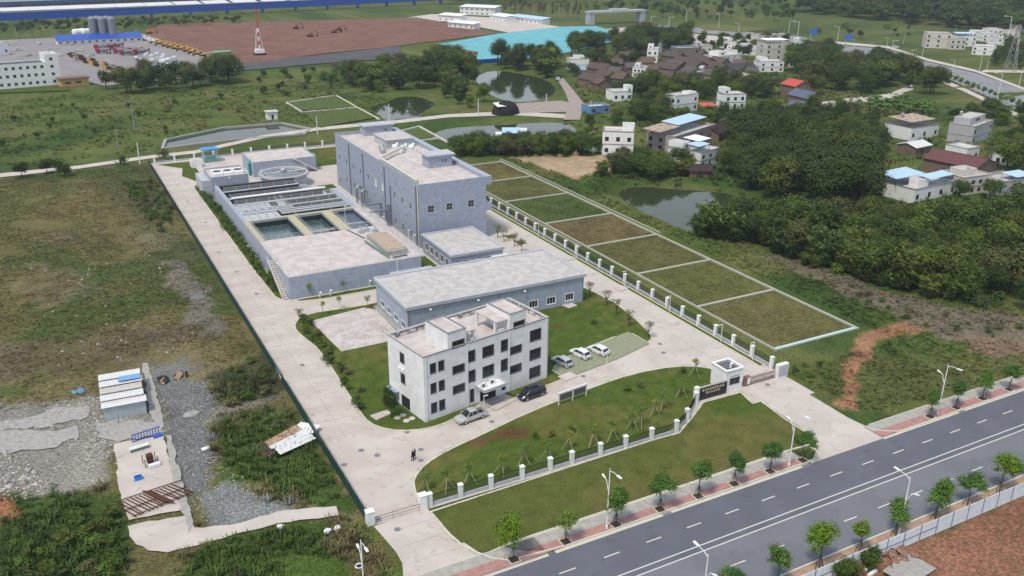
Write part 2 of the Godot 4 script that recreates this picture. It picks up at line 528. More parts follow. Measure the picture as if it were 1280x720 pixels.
func make_protos():
	var dark := Color(0.040, 0.063, 0.018)
	var mid := Color(0.060, 0.096, 0.023)
	var lush := Color(0.097, 0.160, 0.029)
	protos.wood = []
	for i in 6:
		var b: Color = [dark, mid, Color(0.080, 0.090, 0.034), Color(0.052, 0.079, 0.023), mid, Color(0.083, 0.117, 0.020)][i]
		var w := 0.9 + 0.12 * (i % 3)
		protos.wood.append([trunk_mesh(40 + i, 7.0, 0.22, 2.2, 6, 0.3), crown(140 + i, Vector3(3.7 * w, 3.9, 3.7 * w), 4.9, 125, 28, 0.46, b, 0.34, 0.45)])
	protos.big = []
	for i in 5:
		var b: Color = [dark, mid, Color(0.051, 0.074, 0.027), dark.lerp(mid, 0.4), Color(0.078, 0.100, 0.024)][i]
		var rr: Vector3 = [Vector3(4.6, 5.2, 4.6), Vector3(5.4, 4.6, 5.4), Vector3(3.6, 5.8, 3.6), Vector3(5.0, 5.6, 4.2), Vector3(4.2, 4.8, 4.9)][i]
		protos.big.append([trunk_mesh(45 + i, 11.0, 0.32, 3.0, 8, 0.4), crown(145 + i, rr, 6.8, 210, 28, 0.48, b, 0.40, 0.55)])
	protos.far = []
	for i in 4:
		var b: Color = [dark, mid, dark, Color(0.071, 0.096, 0.033)][i]
		protos.far.append([trunk_mesh(50 + i, 7.0, 0.25, 2.0, 4), crown(150 + i, Vector3(3.6, 3.2, 3.6), 5.0, 46, 16, 0.75, b)])
	protos.bamboo = []
	for i in 3: protos.bamboo.append(bamboo_mesh(60 + i, 9.0, [Color(0.089, 0.134, 0.030), Color(0.071, 0.114, 0.033), Color(0.108, 0.140, 0.033)][i]))
	protos.street = []
	for i in 6:
		var r: Vector3 = [Vector3(1.35, 1.5, 1.35), Vector3(0.95, 1.35, 0.95), Vector3(1.05, 1.2, 1.05), Vector3(0.9, 1.6, 0.9), Vector3(1.25, 1.15, 1.25), Vector3(0.85, 1.0, 0.85)][i]
		var b: Color = [Color(0.111, 0.189, 0.018), Color(0.080, 0.147, 0.033), Color(0.057, 0.122, 0.033), Color(0.086, 0.160, 0.030), Color(0.071, 0.147, 0.033), Color(0.122, 0.185, 0.033)][i]
		protos.street.append([trunk_mesh(70 + i, 5.0, 0.075, 0.5, 5, 0.06 * (i - 2)), crown(170 + i, r * 1.42, 4.1, 110, 26, 0.25, b, 0.3, 0.45)])
	protos.sapling = []
	for i in 4: protos.sapling.append([trunk_mesh(80 + i, 3.4, 0.045, 0.4, 6, 0.05), crown(180 + i, Vector3(0.95, 1.0, 0.95), 2.7, 30, 12, 0.20, [Color(0.122, 0.192, 0.044), Color(0.143, 0.204, 0.044), Color(0.100, 0.166, 0.044), Color(0.187, 0.217, 0.044)][i], 0.3, 0.2)])
	protos.vase = []
	for i in 3:
		var rg := RandomNumberGenerator.new()
		rg.seed = 90 + i
		var tr := MB.new()
		tr.path([Vector3(0, -0.1, 0), Vector3(0.03, 0.6, 0), Vector3(0, 1.2, 0.03)], 0.09, 0.07, 6)
		for k in 13:
			var t := TAU * k / 13 + rg.randf() * 0.4
			var e := Vector3(cos(t) * rg.randf_range(0.4, 1.1), rg.randf_range(2.2, 3.1), sin(t) * rg.randf_range(0.4, 1.1))
			tr.path([Vector3(0, 1.15, 0), Vector3(e.x * 0.55, 1.75, e.z * 0.55), e], 0.035, 0.012, 4)
		protos.vase.append([tr.mesh(), crown(190 + i, Vector3(1.05, 0.75, 1.05), 2.7, 36, 11, 0.15, [Color(0.171, 0.153, 0.055), Color(0.182, 0.152, 0.094), Color(0.129, 0.140, 0.049)][i], 0.25, 0.5)])
	protos.shrub = []
	for i in 5:
		var b: Color = [Color(0.071, 0.122, 0.023), Color(0.057, 0.096, 0.027), Color(0.086, 0.134, 0.027), Color(0.071, 0.089, 0.039), Color(0.122, 0.122, 0.049)][i]
		var tr := MB.new()
		for k in 5: tr.path([Vector3(0, -0.05, 0), Vector3(cos(k * 1.25) * 0.3, 0.35, sin(k * 1.25) * 0.3), Vector3(cos(k * 1.25) * 0.6, 0.9, sin(k * 1.25) * 0.6)], 0.03, 0.01, 4)
		protos.shrub.append([tr.mesh(), shrub_mesh(200 + i, 0.95, 1.5, b)])
	protos.banana = []
	for i in 2:
		var rg := RandomNumberGenerator.new()
		rg.seed = 95 + i
		var tr := MB.new()
		var lf := MB.new()
		for s in 4:
			var o := Vector3(rg.randf_range(-0.9, 0.9), 0, rg.randf_range(-0.9, 0.9))
			var h := rg.randf_range(2.0, 3.2)
			tr.path([o, o + Vector3(0.1, h * 0.5, 0), o + Vector3(0.15, h, 0)], 0.14, 0.08, 6)
			for k in 9:
				var t := TAU * k / 9 + rg.randf()
				var d := Vector3(cos(t), 0, sin(t))
				var side := Vector3(-d.z, 0, d.x)
				var g := rg.randf_range(0.7, 1.3)
				lf.col = Color(0.075 * g, 0.14 * g, 0.03 * g)
				var p0 := o + Vector3(0.15, h, 0)
				var p1 := p0 + d * 0.9 + Vector3(0, 0.9, 0)
				var p2 := p0 + d * 2.0 + Vector3(0, 0.5, 0)
				lf.quad(p0 - side * 0.06, p0 + side * 0.06, p1 + side * 0.32 - Vector3(0, 0.1, 0), p1)
				lf.quad(p0 - side * 0.06, p1, p1 - side * 0.32 - Vector3(0, 0.1, 0), p0 - side * 0.07)
				lf.quad(p1, p1 + side * 0.32 - Vector3(0, 0.1, 0), p2 + side * 0.05, p2)
				lf.quad(p1 - side * 0.32 - Vector3(0, 0.1, 0), p1, p2, p2 - side * 0.05)
		protos.banana.append([tr.mesh(), lf.mesh()])
	protos.poplar = []
	for i in 3:
		protos.poplar.append([trunk_mesh(97 + i, 12.0, 0.16, 0.8, 7), crown(220 + i, Vector3(1.7, 4.0, 1.7), 7.5, 40, 12, 0.55, [Color(0.122, 0.122, 0.044), Color(0.094, 0.109, 0.039), Color(0.143, 0.127, 0.056)][i], 0.3, 0.2)])
const PLANT_PARTS := {"bamboo": ["culms", "foliage"], "shrub": ["stem", "foliage"], "banana": ["stem", "foliage"]}
func plant(kind, called, at: Vector3, h: float, label, category, group = "", wide := 1.0, which := -1):
	var set_ = protos[kind]
	var k: int = which if which >= 0 else rng.randi() % set_.size()
	var full: float = {"wood": 8.6, "big": 12.2, "far": 8.0, "bamboo": 9.0, "street": 6.0, "sapling": 3.6, "vase": 3.3, "shrub": 1.6, "banana": 3.6, "poplar": 11.5}[kind]
	var o = thing(called, label, category, at, rng.randf() * TAU, group)
	var s := h / full
	o.scale = Vector3(s * wide, s, s * wide)
	var names = PLANT_PARTS.get(kind, ["trunk", "crown"])
	put(set_[k][0], names[0], M.bark, o)
	put(set_[k][1], names[1], M.leaf, o)
	return o
func grove(px: Array, gap: float, kinds: Array, h0, h1, called, label, category, group, jitter := 0.4, world := false):
	# plants on the ground inside an outline, on a shaken grid
	var poly := xz(px) if world else polyG(px)
	var b := bounds(poly)
	var x := b.position.x
	var count := 0
	while x < b.end.x:
		var z := b.position.y
		while z < b.end.y:
			var p := Vector2(x + rng.randf_range(-jitter, jitter) * gap, z + rng.randf_range(-jitter, jitter) * gap)
			if inside(p, poly) and not blocked(p):
				var kd = kinds[rng.randi() % kinds.size()]
				plant(kd, called, Vector3(p.x, ground_y(p.x, p.y), p.y), rng.randf_range(h0, h1), label, category, group, rng.randf_range(0.85, 1.2))
				count += 1
			z += gap
		x += gap
	return count
func blocked(p: Vector2) -> bool:
	for c in site_clear:
		if c[1].has_point(p) and inside(p, c[0]): return true
	return false
func keep_clear(poly: PackedVector2Array, grow := 0.0):
	if grow > 0:
		var g := Geometry2D.offset_polygon(poly, grow)
		if g.size() > 0: poly = g[0]
	site_clear.append([poly, bounds(poly)])
func tuft_mesh(sd: int, n: int, h: float, w: float, base: Color) -> ArrayMesh:
	var rg := RandomNumberGenerator.new()
	rg.seed = sd
	var mb := MB.new()
	for i in n:
		var t := rg.randf() * TAU
		var o := Vector3(cos(t), 0, sin(t)) * rg.randf() * w
		var d := Vector3(cos(t), 0, sin(t)).rotated(Vector3.UP, rg.randf_range(-0.8, 0.8))
		var s := Vector3(-d.z, 0, d.x) * rg.randf_range(0.03, 0.07) * (h + w)
		var hh := h * rg.randf_range(0.5, 1.1)
		var k := rg.randf_range(0.7, 1.3)
		mb.col = Color(base.r * k, base.g * k, base.b * k)
		var m := o + d * w * 0.35 + Vector3(0, hh * 0.65, 0)
		mb.quad(o - s, o + s, m + s * 0.7, m - s * 0.7)
		mb.tri(m - s * 0.7, m + s * 0.7, o + d * w * rg.randf_range(0.7, 1.3) + Vector3(0, hh, 0))
	return mb.mesh()
func scatter(called, label, category, mesh, poly: PackedVector2Array, per_m2: float, s0, s1, nz: FastNoiseLite, cut: float, tone: Callable, y = null, m = null):
	# uncountable plants or stones: one object
	var b := bounds(poly)
	var pos := []
	var cols := []
	var n := int(b.size.x * b.size.y * per_m2)
	for i in n:
		var p := Vector2(rng.randf_range(b.position.x, b.end.x), rng.randf_range(b.position.y, b.end.y))
		if nz and nz.get_noise_2d(p.x, p.y) < cut + rng.randf_range(-0.15, 0.15): continue
		if not inside(p, poly) or (y == null and blocked(p)): continue
		var s := rng.randf_range(s0, s1)
		pos.append(Transform3D(Basis(Vector3.UP, rng.randf() * TAU).scaled(Vector3(s, s * rng.randf_range(0.7, 1.2), s)), Vector3(p.x, (ground_y(p.x, p.y) if y == null else y), p.y)))
		cols.append(tone.call(p))
	if pos.size() == 0: return
	var mm := MultiMesh.new()
	mm.transform_format = MultiMesh.TRANSFORM_3D
	mm.use_colors = true
	mm.mesh = mesh
	mm.instance_count = pos.size()
	for i in pos.size():
		mm.set_instance_transform(i, pos[i]); mm.set_instance_color(i, cols[i])
	var o := MultiMeshInstance3D.new()
	o.multimesh = mm
	o.material_override = m if m else M.blade
	o.name = numbered(called)
	add_child(o)
	tag(o, label, category)
	o.set_meta("kind", "stuff")

# ---------------------------------------------------------------- the ground
var ponds := []          # [outline, bounds, water level]
var paints := []         # [outline, bounds, colour, ragged edge in metres]
var n_big := noise(101, 0.012, 3)
var n_mid := noise(102, 0.055, 3)
var n_small := noise(103, 0.22, 3)
var n_patch := noise(104, 0.028, 4)
func paint(px: Array, c: Color, ragged := 2.5, world := false):
	var p := xz(px) if world else polyG(px)
	paints.append([p, bounds(p).grow(ragged * 1.5), c, ragged])
func pond(px: Array, level := -0.9):
	var p := smooth(polyG(px, level), 2)
	ponds.append([p, bounds(p).grow(7), level])
func edge_dist(p: Vector2, poly: PackedVector2Array) -> float:
	var d := 1e9
	for i in poly.size():
		d = minf(d, p.distance_squared_to(Geometry2D.get_closest_point_to_segment(p, poly[i], poly[(i + 1) % poly.size()])))
	return sqrt(d)
func in_works(x, z) -> bool:
	return (x > 27.0 and x < 137.0 and z < -88.0 and z > -310.0) or (z > -83.0 and z < -54.0) or (x > 26.0 and x < 108.0 and z > -92.0 and z < -54.0)
func ground_y(x, z) -> float:
	var y := -0.05
	var p := Vector2(x, z)
	if not in_works(x, z):
		var f := 1.0 - smoothstep(-292.0, -300.0, z)
		if z < -80.0 and z > -300.0: y += f * (0.15 if x < 28.0 and z > -140.0 else 1.0) * (maxf(0.0, n_mid.get_noise_2d(x, z) * 0.55 + 0.12) + n_small.get_noise_2d(x, z) * 0.12 + 0.05)
		if x > 500.0 and z < -500.0: y += clampf((x - 500.0) / 400.0, 0, 1) * clampf((-z - 500.0) / 300.0, 0, 1) * 26.0
	for q in ponds:
		if q[1].has_point(p):
			var d := edge_dist(p, q[0])
			if inside(p, q[0]): y = minf(y, lerpf(q[2], q[2] - 1.2, clampf(d / 4.0, 0, 1)) - 0.05)
			elif d < 6.0: y = lerpf(q[2] + 0.02, y, smoothstep(0.0, 6.0, d))
	return y
func ground_col(x, z) -> Color:
	var a := n_big.get_noise_2d(x, z)
	var b := n_patch.get_noise_2d(x + 300, z)
	var s := n_small.get_noise_2d(x, z + 90)
	var m := n_mid.get_noise_2d(x - 77, z)
	var c := Color(0.085, 0.112, 0.036)
	c = c.lerp(Color(0.122, 0.126, 0.054), smoothstep(-0.2, 0.4, b))
	c = c.lerp(Color(0.054, 0.086, 0.030), smoothstep(0.05, 0.45, a))
	if x < 28.0 and z < -92.0 and z > -306.0:
		c = Color(0.125, 0.112, 0.058)
		c = c.lerp(Color(0.165, 0.135, 0.078), smoothstep(-0.15, 0.3, b + m * 0.5))
		c = c.lerp(Color(0.078, 0.094, 0.040), smoothstep(0.05, 0.35, a + m * 0.6))
	var p := Vector2(x, z)
	for q in paints:
		if not q[1].has_point(p): continue
		var r: float = q[3]
		var e := p + Vector2(m + s * 0.6, n_mid.get_noise_2d(z, x) + n_small.get_noise_2d(z, x) * 0.6) * r * 1.4
		if inside(e, q[0]): c = c.lerp(q[2], 1.0 if r < 0.6 else (0.96 if r < 2.2 else 0.6))
	var k := 1.0 + s * 0.30 + m * 0.22
	var green := 0.86 if c.g > c.r * 0.82 and c.g > c.b * 1.4 else 1.0   # leafy cover is a purer green than soil or stone
	return Color(c.r * k, c.g * k, c.b * k * green)
func lines(f0, f1, step, lo, hi) -> Array:
	var a := []
	var x: float = f0
	while x <= f1:
		a.append(x); x += step
	var s: float = step
	x = f0
	while x > lo:
		s = minf(s * 1.12, 60.0); x -= s; a.push_front(x)
	s = step; x = a[a.size() - 1]
	while x < hi:
		s = minf(s * 1.12, 60.0); x += s; a.append(x)
	return a
func make_ground():
	var xs := lines(-32.0, 262.0, 1.3, -1500.0, 2600.0)
	var zs := lines(-350.0, -48.0, 1.3, -2600.0, 400.0)
	var nx := xs.size()
	var nzz := zs.size()
	var v := PackedVector3Array()
	var c := PackedColorArray()
	var n := PackedVector3Array()
	v.resize(nx * nzz); c.resize(nx * nzz); n.resize(nx * nzz)
	for j in nzz:
		for i in nx:
			v[j * nx + i] = Vector3(xs[i], ground_y(xs[i], zs[j]), zs[j])
			c[j * nx + i] = ground_col(xs[i], zs[j])
	for j in nzz:
		for i in nx:
			var l := v[j * nx + maxi(i - 1, 0)]
			var r := v[j * nx + mini(i + 1, nx - 1)]
			var u := v[maxi(j - 1, 0) * nx + i]
			var d := v[mini(j + 1, nzz - 1) * nx + i]
			n[j * nx + i] = (d - u).cross(r - l).normalized()
	var ix := PackedInt32Array()
	for j in nzz - 1:
		for i in nx - 1:
			var a := j * nx + i
			ix.append_array([a, a + 1, a + nx, a + 1, a + nx + 1, a + nx])
	var ar := []
	ar.resize(Mesh.ARRAY_MAX)
	ar[Mesh.ARRAY_VERTEX] = v; ar[Mesh.ARRAY_NORMAL] = n; ar[Mesh.ARRAY_COLOR] = c; ar[Mesh.ARRAY_INDEX] = ix
	var am := ArrayMesh.new()
	am.add_surface_from_arrays(Mesh.PRIMITIVE_TRIANGLES, ar)
	mat("ground", Color(1.25, 1.25, 1.25), 0.95, M.t_grass, 17, true)
	struct(am, "ground", M.ground)
	for q in ponds:
		var w := MB.new()
		var g := Geometry2D.offset_polygon(q[0], 1.5)
		w.sheet(g[0], q[2])
		struct(w, "pond", M.water)
func lay(called, poly: PackedVector2Array, y, m, kerb := false):
	var mb := MB.new()
	mb.sheet(poly, y)
	struct(mb, called, m)
	if kerb:
		var k := MB.new()
		var cw := Geometry2D.is_polygon_clockwise(poly)
		k.ribbon(poly, true, 0.0, -0.2 if cw else 0.2, -0.04, y + 0.02)
		struct(k, "kerb", M.kerb)
var lawns := []
func lawn(poly: PackedVector2Array, kerb := true):
	# grass sheet over its own fine grid so that its colour varies, set 6 cm above the paving behind a kerb
	var mb := MB.new()
	var y := 0.07
	var b := bounds(poly)
	var step := 1.0
	var x := floorf(b.position.x)
	while x < b.end.x:
		var z := floorf(b.position.y)
		while z < b.end.y:
			var parts := [rect(x, x + step, z, z + step)]
			var whole := true
			for q in parts[0]:
				if not inside(q, poly): whole = false
			if not whole: parts = Geometry2D.intersect_polygons(parts[0], poly)
			for p in parts:
				var idx := Geometry2D.triangulate_polygon(p)
				for i in range(0, idx.size(), 3):
					for k in [0, 1, 2]:
						var q: Vector2 = p[idx[i + (k if _up(p[idx[i]], p[idx[i + 1]], p[idx[i + 2]]) else 2 - k)]]
						mb.v.append(Vector3(q.x, y, q.y)); mb.n.append(Vector3.UP); mb.c.append(lawn_col(q))
			z += step
		x += step
	struct(mb, "lawn", M.lawn)
	if kerb:
		var k := MB.new()
		k.ribbon(poly, true, 0.0, -0.28 if Geometry2D.is_polygon_clockwise(poly) else 0.28, -0.04, y + 0.035)
		struct(k, "kerb", M.kerb)
	lawns.append(poly)
func _up(a: Vector2, b: Vector2, d: Vector2) -> bool:
	return (b - a).cross(d - a) > 0
func lawn_col(q: Vector2) -> Color:
	var a := n_patch.get_noise_2d(q.x * 1.6, q.y * 1.6)
	var s := n_small.get_noise_2d(q.x * 1.5, q.y * 1.5)
	var c := Color(0.078, 0.112, 0.030).lerp(Color(0.124, 0.124, 0.046), smoothstep(-0.1, 0.45, a + s * 0.4))
	if q.y > -91.0 and q.x < 95.0: c = c.lerp(Color(0.130, 0.116, 0.052), 0.45 + smoothstep(0.0, 0.3, a) * 0.3)
	for e in [[49.5, -102.0, 2.2], [54.5, -101.6, 2.4], [81.2, -132.6, 1.4]]:   # bare planting patches
		if Vector2(q.x - e[0], (q.y - e[1]) * 1.5).length() < e[2] + s * 1.6 + a: c = Color(0.115, 0.068, 0.042) if e[0] > 50 else Color(0.13, 0.088, 0.050)
	var k := 1.05 + s * 0.25
	return Color(c.r * k, c.g * k, c.b * k * 0.82)

func make_setting():
	mat("lawn", Color(1.2, 1.2, 1.2), 0.95, M.t_grass, 6, true)
	# ponds
	pond([[775, 237], [805, 233], [850, 238], [900, 240], [935, 250], [932, 262], [905, 275], [880, 290], [865, 290], [840, 280], [800, 262], [776, 248]])
	pond([[535, 170], [560, 160], [620, 157], [700, 152], [722, 160], [716, 182], [600, 186], [560, 178]])
	pond([[594, 96], [620, 87], [690, 100], [694, 122], [640, 130], [600, 112]])
	pond([[460, 134], [486, 128], [500, 120], [530, 122], [548, 132], [526, 140], [522, 150], [500, 147], [485, 152], [474, 143]])
	pond([[704, 178], [760, 172], [790, 185], [745, 192]])
	pond([[203, 186], [240, 181], [300, 174], [380, 168], [387, 161], [352, 154], [280, 160], [207, 175]], -0.35)
	# what covers the ground outside the works
	paint([[20, 232], [140, 218], [158, 250], [152, 292], [60, 312], [-40, 330], [-40, 250]], Color(0.142, 0.120, 0.064), 6)
	paint([[118, 226], [188, 212], [228, 282], [256, 335], [205, 335], [168, 282]], Color(0.088, 0.094, 0.060), 6)
	paint([[30, 330], [105, 325], [120, 365], [60, 385], [20, 370]], Color(0.175, 0.155, 0.125), 5)
	paint([[150, 295], [205, 290], [215, 310], [165, 318]], Color(0.20, 0.17, 0.125), 4)
	paint([[55, 290], [100, 286], [98, 308], [60, 312]], Color(0.14, 0.105, 0.07), 3)
	paint([[-60, 340], [90, 330], [100, 370], [-60, 390]], Color(0.15, 0.120, 0.066), 7)
	paint([[-60, 450], [110, 415], [240, 398], [262, 425], [180, 448], [100, 456], [-60, 505]], Color(0.125, 0.098, 0.072), 4)
	paint([[200, 330], [225, 325], [265, 375], [280, 420], [245, 420], [222, 370]], Color(0.165, 0.145, 0.12), 2)
	paint([[-60, 520], [60, 505], [125, 495], [150, 545], [140, 600], [-60, 640]], Color(0.235, 0.22, 0.205), 2)
	paint([[120, 520], [190, 512], [205, 545], [140, 552]], Color(0.27, 0.255, 0.235), 1)
	paint([[184, 458], [240, 450], [272, 520], [262, 560], [274, 612], [218, 615], [205, 545]], Color(0.150, 0.150, 0.160), 1.8)
	paint([[258, 515], [350, 478], [356, 492], [270, 535]], Color(0.19, 0.165, 0.14), 1)
	paint([[248, 622], [285, 605], [335, 628], [375, 634], [330, 655], [265, 670]], Color(0.19, 0.195, 0.21), 1.2)
	paint([[275, 545], [340, 530], [420, 590], [452, 640], [400, 640], [330, 612], [280, 600]], Color(0.055, 0.088, 0.025), 2)
	paint([[262, 470], [335, 440], [352, 468], [345, 490], [275, 510]], Color(0.062, 0.070, 0.042), 2)
	paint([[-60, 630], [60, 615], [150, 610], [160, 660], [160, 760], [-60, 760]], Color(0.055, 0.090, 0.030), 2)
	paint([[230, 690], [350, 650], [430, 645], [470, 690], [500, 730], [240, 760]], Color(0.062, 0.098, 0.028), 2)
	paint([[400, 640], [455, 655], [490, 690], [500, 740], [455, 740], [420, 680]], Color(0.115, 0.095, 0.055), 2)
	paint([[-60, 640], [12, 625], [20, 648], [-60, 665]], Color(0.33, 0.15, 0.08), 1)
	# the reed beds' soil and the land right of the works
	var bed := [Color(0.138, 0.116, 0.054), Color(0.108, 0.108, 0.050), Color(0.074, 0.100, 0.040), Color(0.140, 0.108, 0.054), Color(0.116, 0.108, 0.050), Color(0.116, 0.116, 0.048), Color(0.128, 0.116, 0.056)]
	var zz := [-254.5, -233.5, -212.0, -189.5, -169.3, -148.5, -127.7, -105.6]
	for i in 7: paint([[111.0, zz[i]], [131.6, zz[i]], [131.6, zz[i + 1]], [111.0, zz[i + 1]]], bed[i], 0.1, true)
	paint([[1040, 440], [1280, 440], [1280, 470], [1110, 520], [1060, 510], [1000, 480]], Color(0.105, 0.108, 0.050), 3)
	paint([[1049, 512], [1055, 470], [1064, 430], [1090, 411], [1130, 402], [1177, 404], [1170, 414], [1120, 419], [1090, 433], [1075, 465], [1069, 512]], Color(0.30, 0.158, 0.094), 0.8)
	paint([[960, 318], [1010, 330], [1100, 365], [1200, 390], [1300, 400], [1300, 440], [1180, 425], [1080, 380], [1000, 345]], Color(0.155, 0.13, 0.098), 2)
	paint([[1200, 420], [1290, 425], [1290, 448], [1210, 440]], Color(0.21, 0.145, 0.105), 1.5)
	paint([[640, 198], [765, 194], [785, 206], [752, 216], [722, 224], [690, 214]], Color(0.40, 0.29, 0.20), 2)
	paint([[880, 700], [1100, 690], [1290, 610], [1290, 760], [860, 780]], Color(0.24, 0.12, 0.082), 1)
	make_ground()
	var rim := MB.new()
	var rp := polyG([[203, 186], [240, 181], [300, 174], [380, 168], [387, 161], [352, 154], [280, 160], [207, 175]])
	rim.ribbon(rp, true, -0.5, 0.5, -1.2, 0.35)
	struct(rim, "pond_wall", M.stone)
	# the road: carriageway, markings, kerbs, pavements
	lay("road", rect(-160, 460, -75.3, -59.1), 0.0, M.asphalt)
	lay("gutter", rect(46.5, 88.6, -75.29, -74.75), 0.006, M.kerb)
	lay("road", rect(-160, 460, -66.9, -59.15), 0.004, M.asphalt_old)
	var ln := MB.new()
	for z in [-67.85, -66.85]: ln.sheet(rect(-160, 460, z - 0.09, z + 0.09), 0.009)
	struct(ln, "road_marking", M.line)
	var x := -100.0
	var k := 0
	while x < 300.0:
		for z in [-71.4, -63.1]:
			var d := MB.new()
			d.sheet(rect(x, x + 2.3, z - 0.09, z + 0.09), 0.009)
			struct(d, "road_marking", M.line)
		x += 6.3
	for seg in [[-160, 45.5], [103.8, 460]]:
		lay("pavement", rect(seg[0], seg[1], -76.9, -75.25), 0.12, M.paver_red)
		lay("pavement", rect(seg[0], seg[1], -78.7, -76.9), 0.121, M.paver_grey)
		lay("gutter", rect(seg[0], seg[1], -75.24, -74.75), 0.006, M.kerb)
	# kerb lines, curving into the two drives
	var kb := MB.new()
	kb.ribbon(polyG([[1014, 559], [1020, 562], [1024, 568], [1025, 572]]) + xz([[88.9, -75.3], [60, -75.3], [48.5, -75.25]]) + polyG([[637, 702], [615, 699], [596, 692], [578, 680]]), false, 0, 0.22, -0.05, 0.14)
	struct(kb, "kerb", M.kerb)
	lay("pavement", xz([[46.5, -75.28], [88.8, -75.28], [88.8, -76.9], [43.0, -76.9]]), 0.12, M.paver_red)
	lay("pavement", xz([[43.0, -76.9], [88.8, -76.9], [88.6, -78.7], [41.2, -78.7]]), 0.121, M.paver_grey)
	var kb2 := MB.new()
	kb2.ribbon(polyG([[1083, 534], [1092, 537], [1105, 539], [1118, 539]]) + xz([[107.5, -75.3], [460, -75.3]]), false, 0, 0.22, -0.05, 0.14)
	struct(kb2, "kerb", M.kerb)
	var kb3 := MB.new()
	kb3.ribbon(xz([[-160, -59.1], [460, -59.1]]), false, 0, 0.22, -0.05, 0.14)
	kb3.ribbon(xz([[-160, -78.7], [41.0, -78.7]]), false, 0, 0.1, -0.05, 0.14)
	kb3.ribbon(xz([[42.0, -78.8], [88.0, -78.8]]), false, 0, 0.14, -0.05, 0.15)
	kb3.ribbon(xz([[105, -78.8], [460, -78.8]]), false, 0, 0.14, -0.05, 0.15)
	struct(kb3, "kerb", M.kerb)
	for dx in [63.4, 87.9, 121.6, 150.0]:
		struct(MB_box(dx - 0.7, dx + 0.7, -0.05, 0.012, -75.2, -74.7), "storm_drain", M.coping)
	mat("paver_tan", Color(0.40, 0.27, 0.20), 0.9, M.t_roof, 9)
	lay("pavement", rect(-160, 460, -58.85, -56.3), 0.12, M.paver_tan)
	# paving of the works and its two drives
	lay("paving", rect(28.3, 105.3, -303.0, -90.2), 0.0, M.paving)
	lay("driveway", polyG([[467, 658], [478, 670], [495, 690], [503, 704], [505, 735], [560, 740]]) + xz([[36.8, -75.0], [45.5, -75.0]]) + polyG([[640, 703.5], [610, 698], [585, 686], [566, 674], [550, 655], [533, 634]]), 0.012, M.paving)
	lay("driveway", xz([[88.9, -75.0]]) + polyG([[1022, 560], [1016, 548], [1000, 534], [985, 524], [951, 501], [928, 490], [930, 478], [975, 466], [985, 478], [1020, 498], [1060, 522], [1083, 533], [1112, 540]]) + xz([[106.5, -75.0]]), 0.012, M.paving)
	var jt := MB.new()
	var jz := -298.0
	while jz < -112.0:
		jt.sheet(rect(28.6, 35.6, jz, jz + 0.05), 0.004)
		if jz > -250.0: jt.sheet(rect(93.2, 103.4, jz, jz + 0.05), 0.004)
		jz += 5.0
	jt.sheet(rect(32.1, 32.15, -300, -112), 0.0045); jt.sheet(rect(98.3, 98.35, -250, -105), 0.0045)
	for jk in 9: jt.sheet(rect(40.0 + jk * 5.5, 40.05 + jk * 5.5, -109.0 + jk * 0.2, -99.5 - jk * 1.2), 0.004)
	for jk in 4: jt.sheet(rect(30.5, 41.0, -88.0 + jk * 3.4, -87.95 + jk * 3.4), 0.016)
	struct(jt, "paving_joint", mat("joint", Color(0.27, 0.24, 0.215), 0.95))
	for q in [rect(27, 106, -305, -89), rect(-160, 460, -79, -56), polyG([[460, 650], [540, 640], [700, 735], [500, 740]]), polyG([[920, 480], [985, 465], [1125, 540], [1022, 575]])]: keep_clear(q)
	keep_clear(rect(104, 134.5, -262, -98))
	keep_clear(polyG([[645, 199], [760, 195], [780, 206], [750, 215], [722, 222], [690, 213]]))
	# lawns
	lawn(smooth(xz([[35.9, -262], [36.4, -270], [38.5, -266], [38.5, -170.2], [37.3, -168.6], [35.9, -173]]), 1))
	lawn(smooth(polyG([[366, 410], [371, 399], [390, 391], [420, 387], [470, 379]]) + xz([[60, -161.2], [92.6, -161.2], [94.0, -159.5]]) + polyG([[760, 372], [790, 394], [815, 418], [816, 425], [808, 429]]) + xz([[91.9, -119.0]]) + polyG([[785, 415], [708, 446], [690, 463], [697, 466], [706, 473], [700, 477], [660, 491], [646, 500], [626, 492], [600, 506], [565, 527], [535, 537], [500, 540], [470, 535], [452, 522], [425, 478], [398, 437], [378, 422]]), 1))
	lawn(smooth(polyG([[516, 609], [516, 598], [530, 580], [562, 561], [600, 544], [660, 515], [740, 484], [790, 467], [845, 457], [885, 459], [897, 465], [893, 480], [876, 499], [860, 519], [845, 538], [813, 547], [530, 634], [521, 624]]), 1))
	lawn(polyG([[536, 640], [545, 650], [560, 668], [576, 682], [600, 694], [608, 694]]) + xz([[42.5, -78.9], [88.0, -78.9]]) + polyG([[1018, 555], [1012, 543], [985, 526], [951, 501], [941, 504], [926, 490], [878, 503], [864, 522], [848, 541], [815, 550]]))
	lawn(rect(103.7, 105.1, -252, -101.5))
	lawn(xz([[39.2, -168.2], [67, -168.2], [67, -165.9], [45, -165.9], [40.2, -166.8]]))
	lawn(rect(69.2, 73.6, -252, -166), false)
	lawn(xz([[29.5, -300], [36.5, -291], [34.8, -281], [38, -272], [41, -268], [41, -300]]))
	lawn(rect(76, 92, -300, -275), false)
	lawn(rect(96.5, 99.5, -186, -182.5)); lawn(rect(96.8, 99.8, -181, -177.5))
	# grass paving of the car park and the paved patch beside the shed
	mat("grass_paving", Color(0.27, 0.285, 0.195), 0.95, M.t_deck, 4)
	lay("car_park", polyG([[690, 462], [708, 446], [785, 415], [812, 430], [772, 449], [706, 474]]), 0.112, M.grass_paving)
	lay("paved_yard", polyG([[388, 402], [455, 385], [472, 388], [500, 420], [483, 428], [427, 440]]), 0.115, M.roof_conc)
	lay("footpath", polyG([[462, 520], [483, 513], [490, 517], [470, 526]]), 0.115, M.roof_conc)
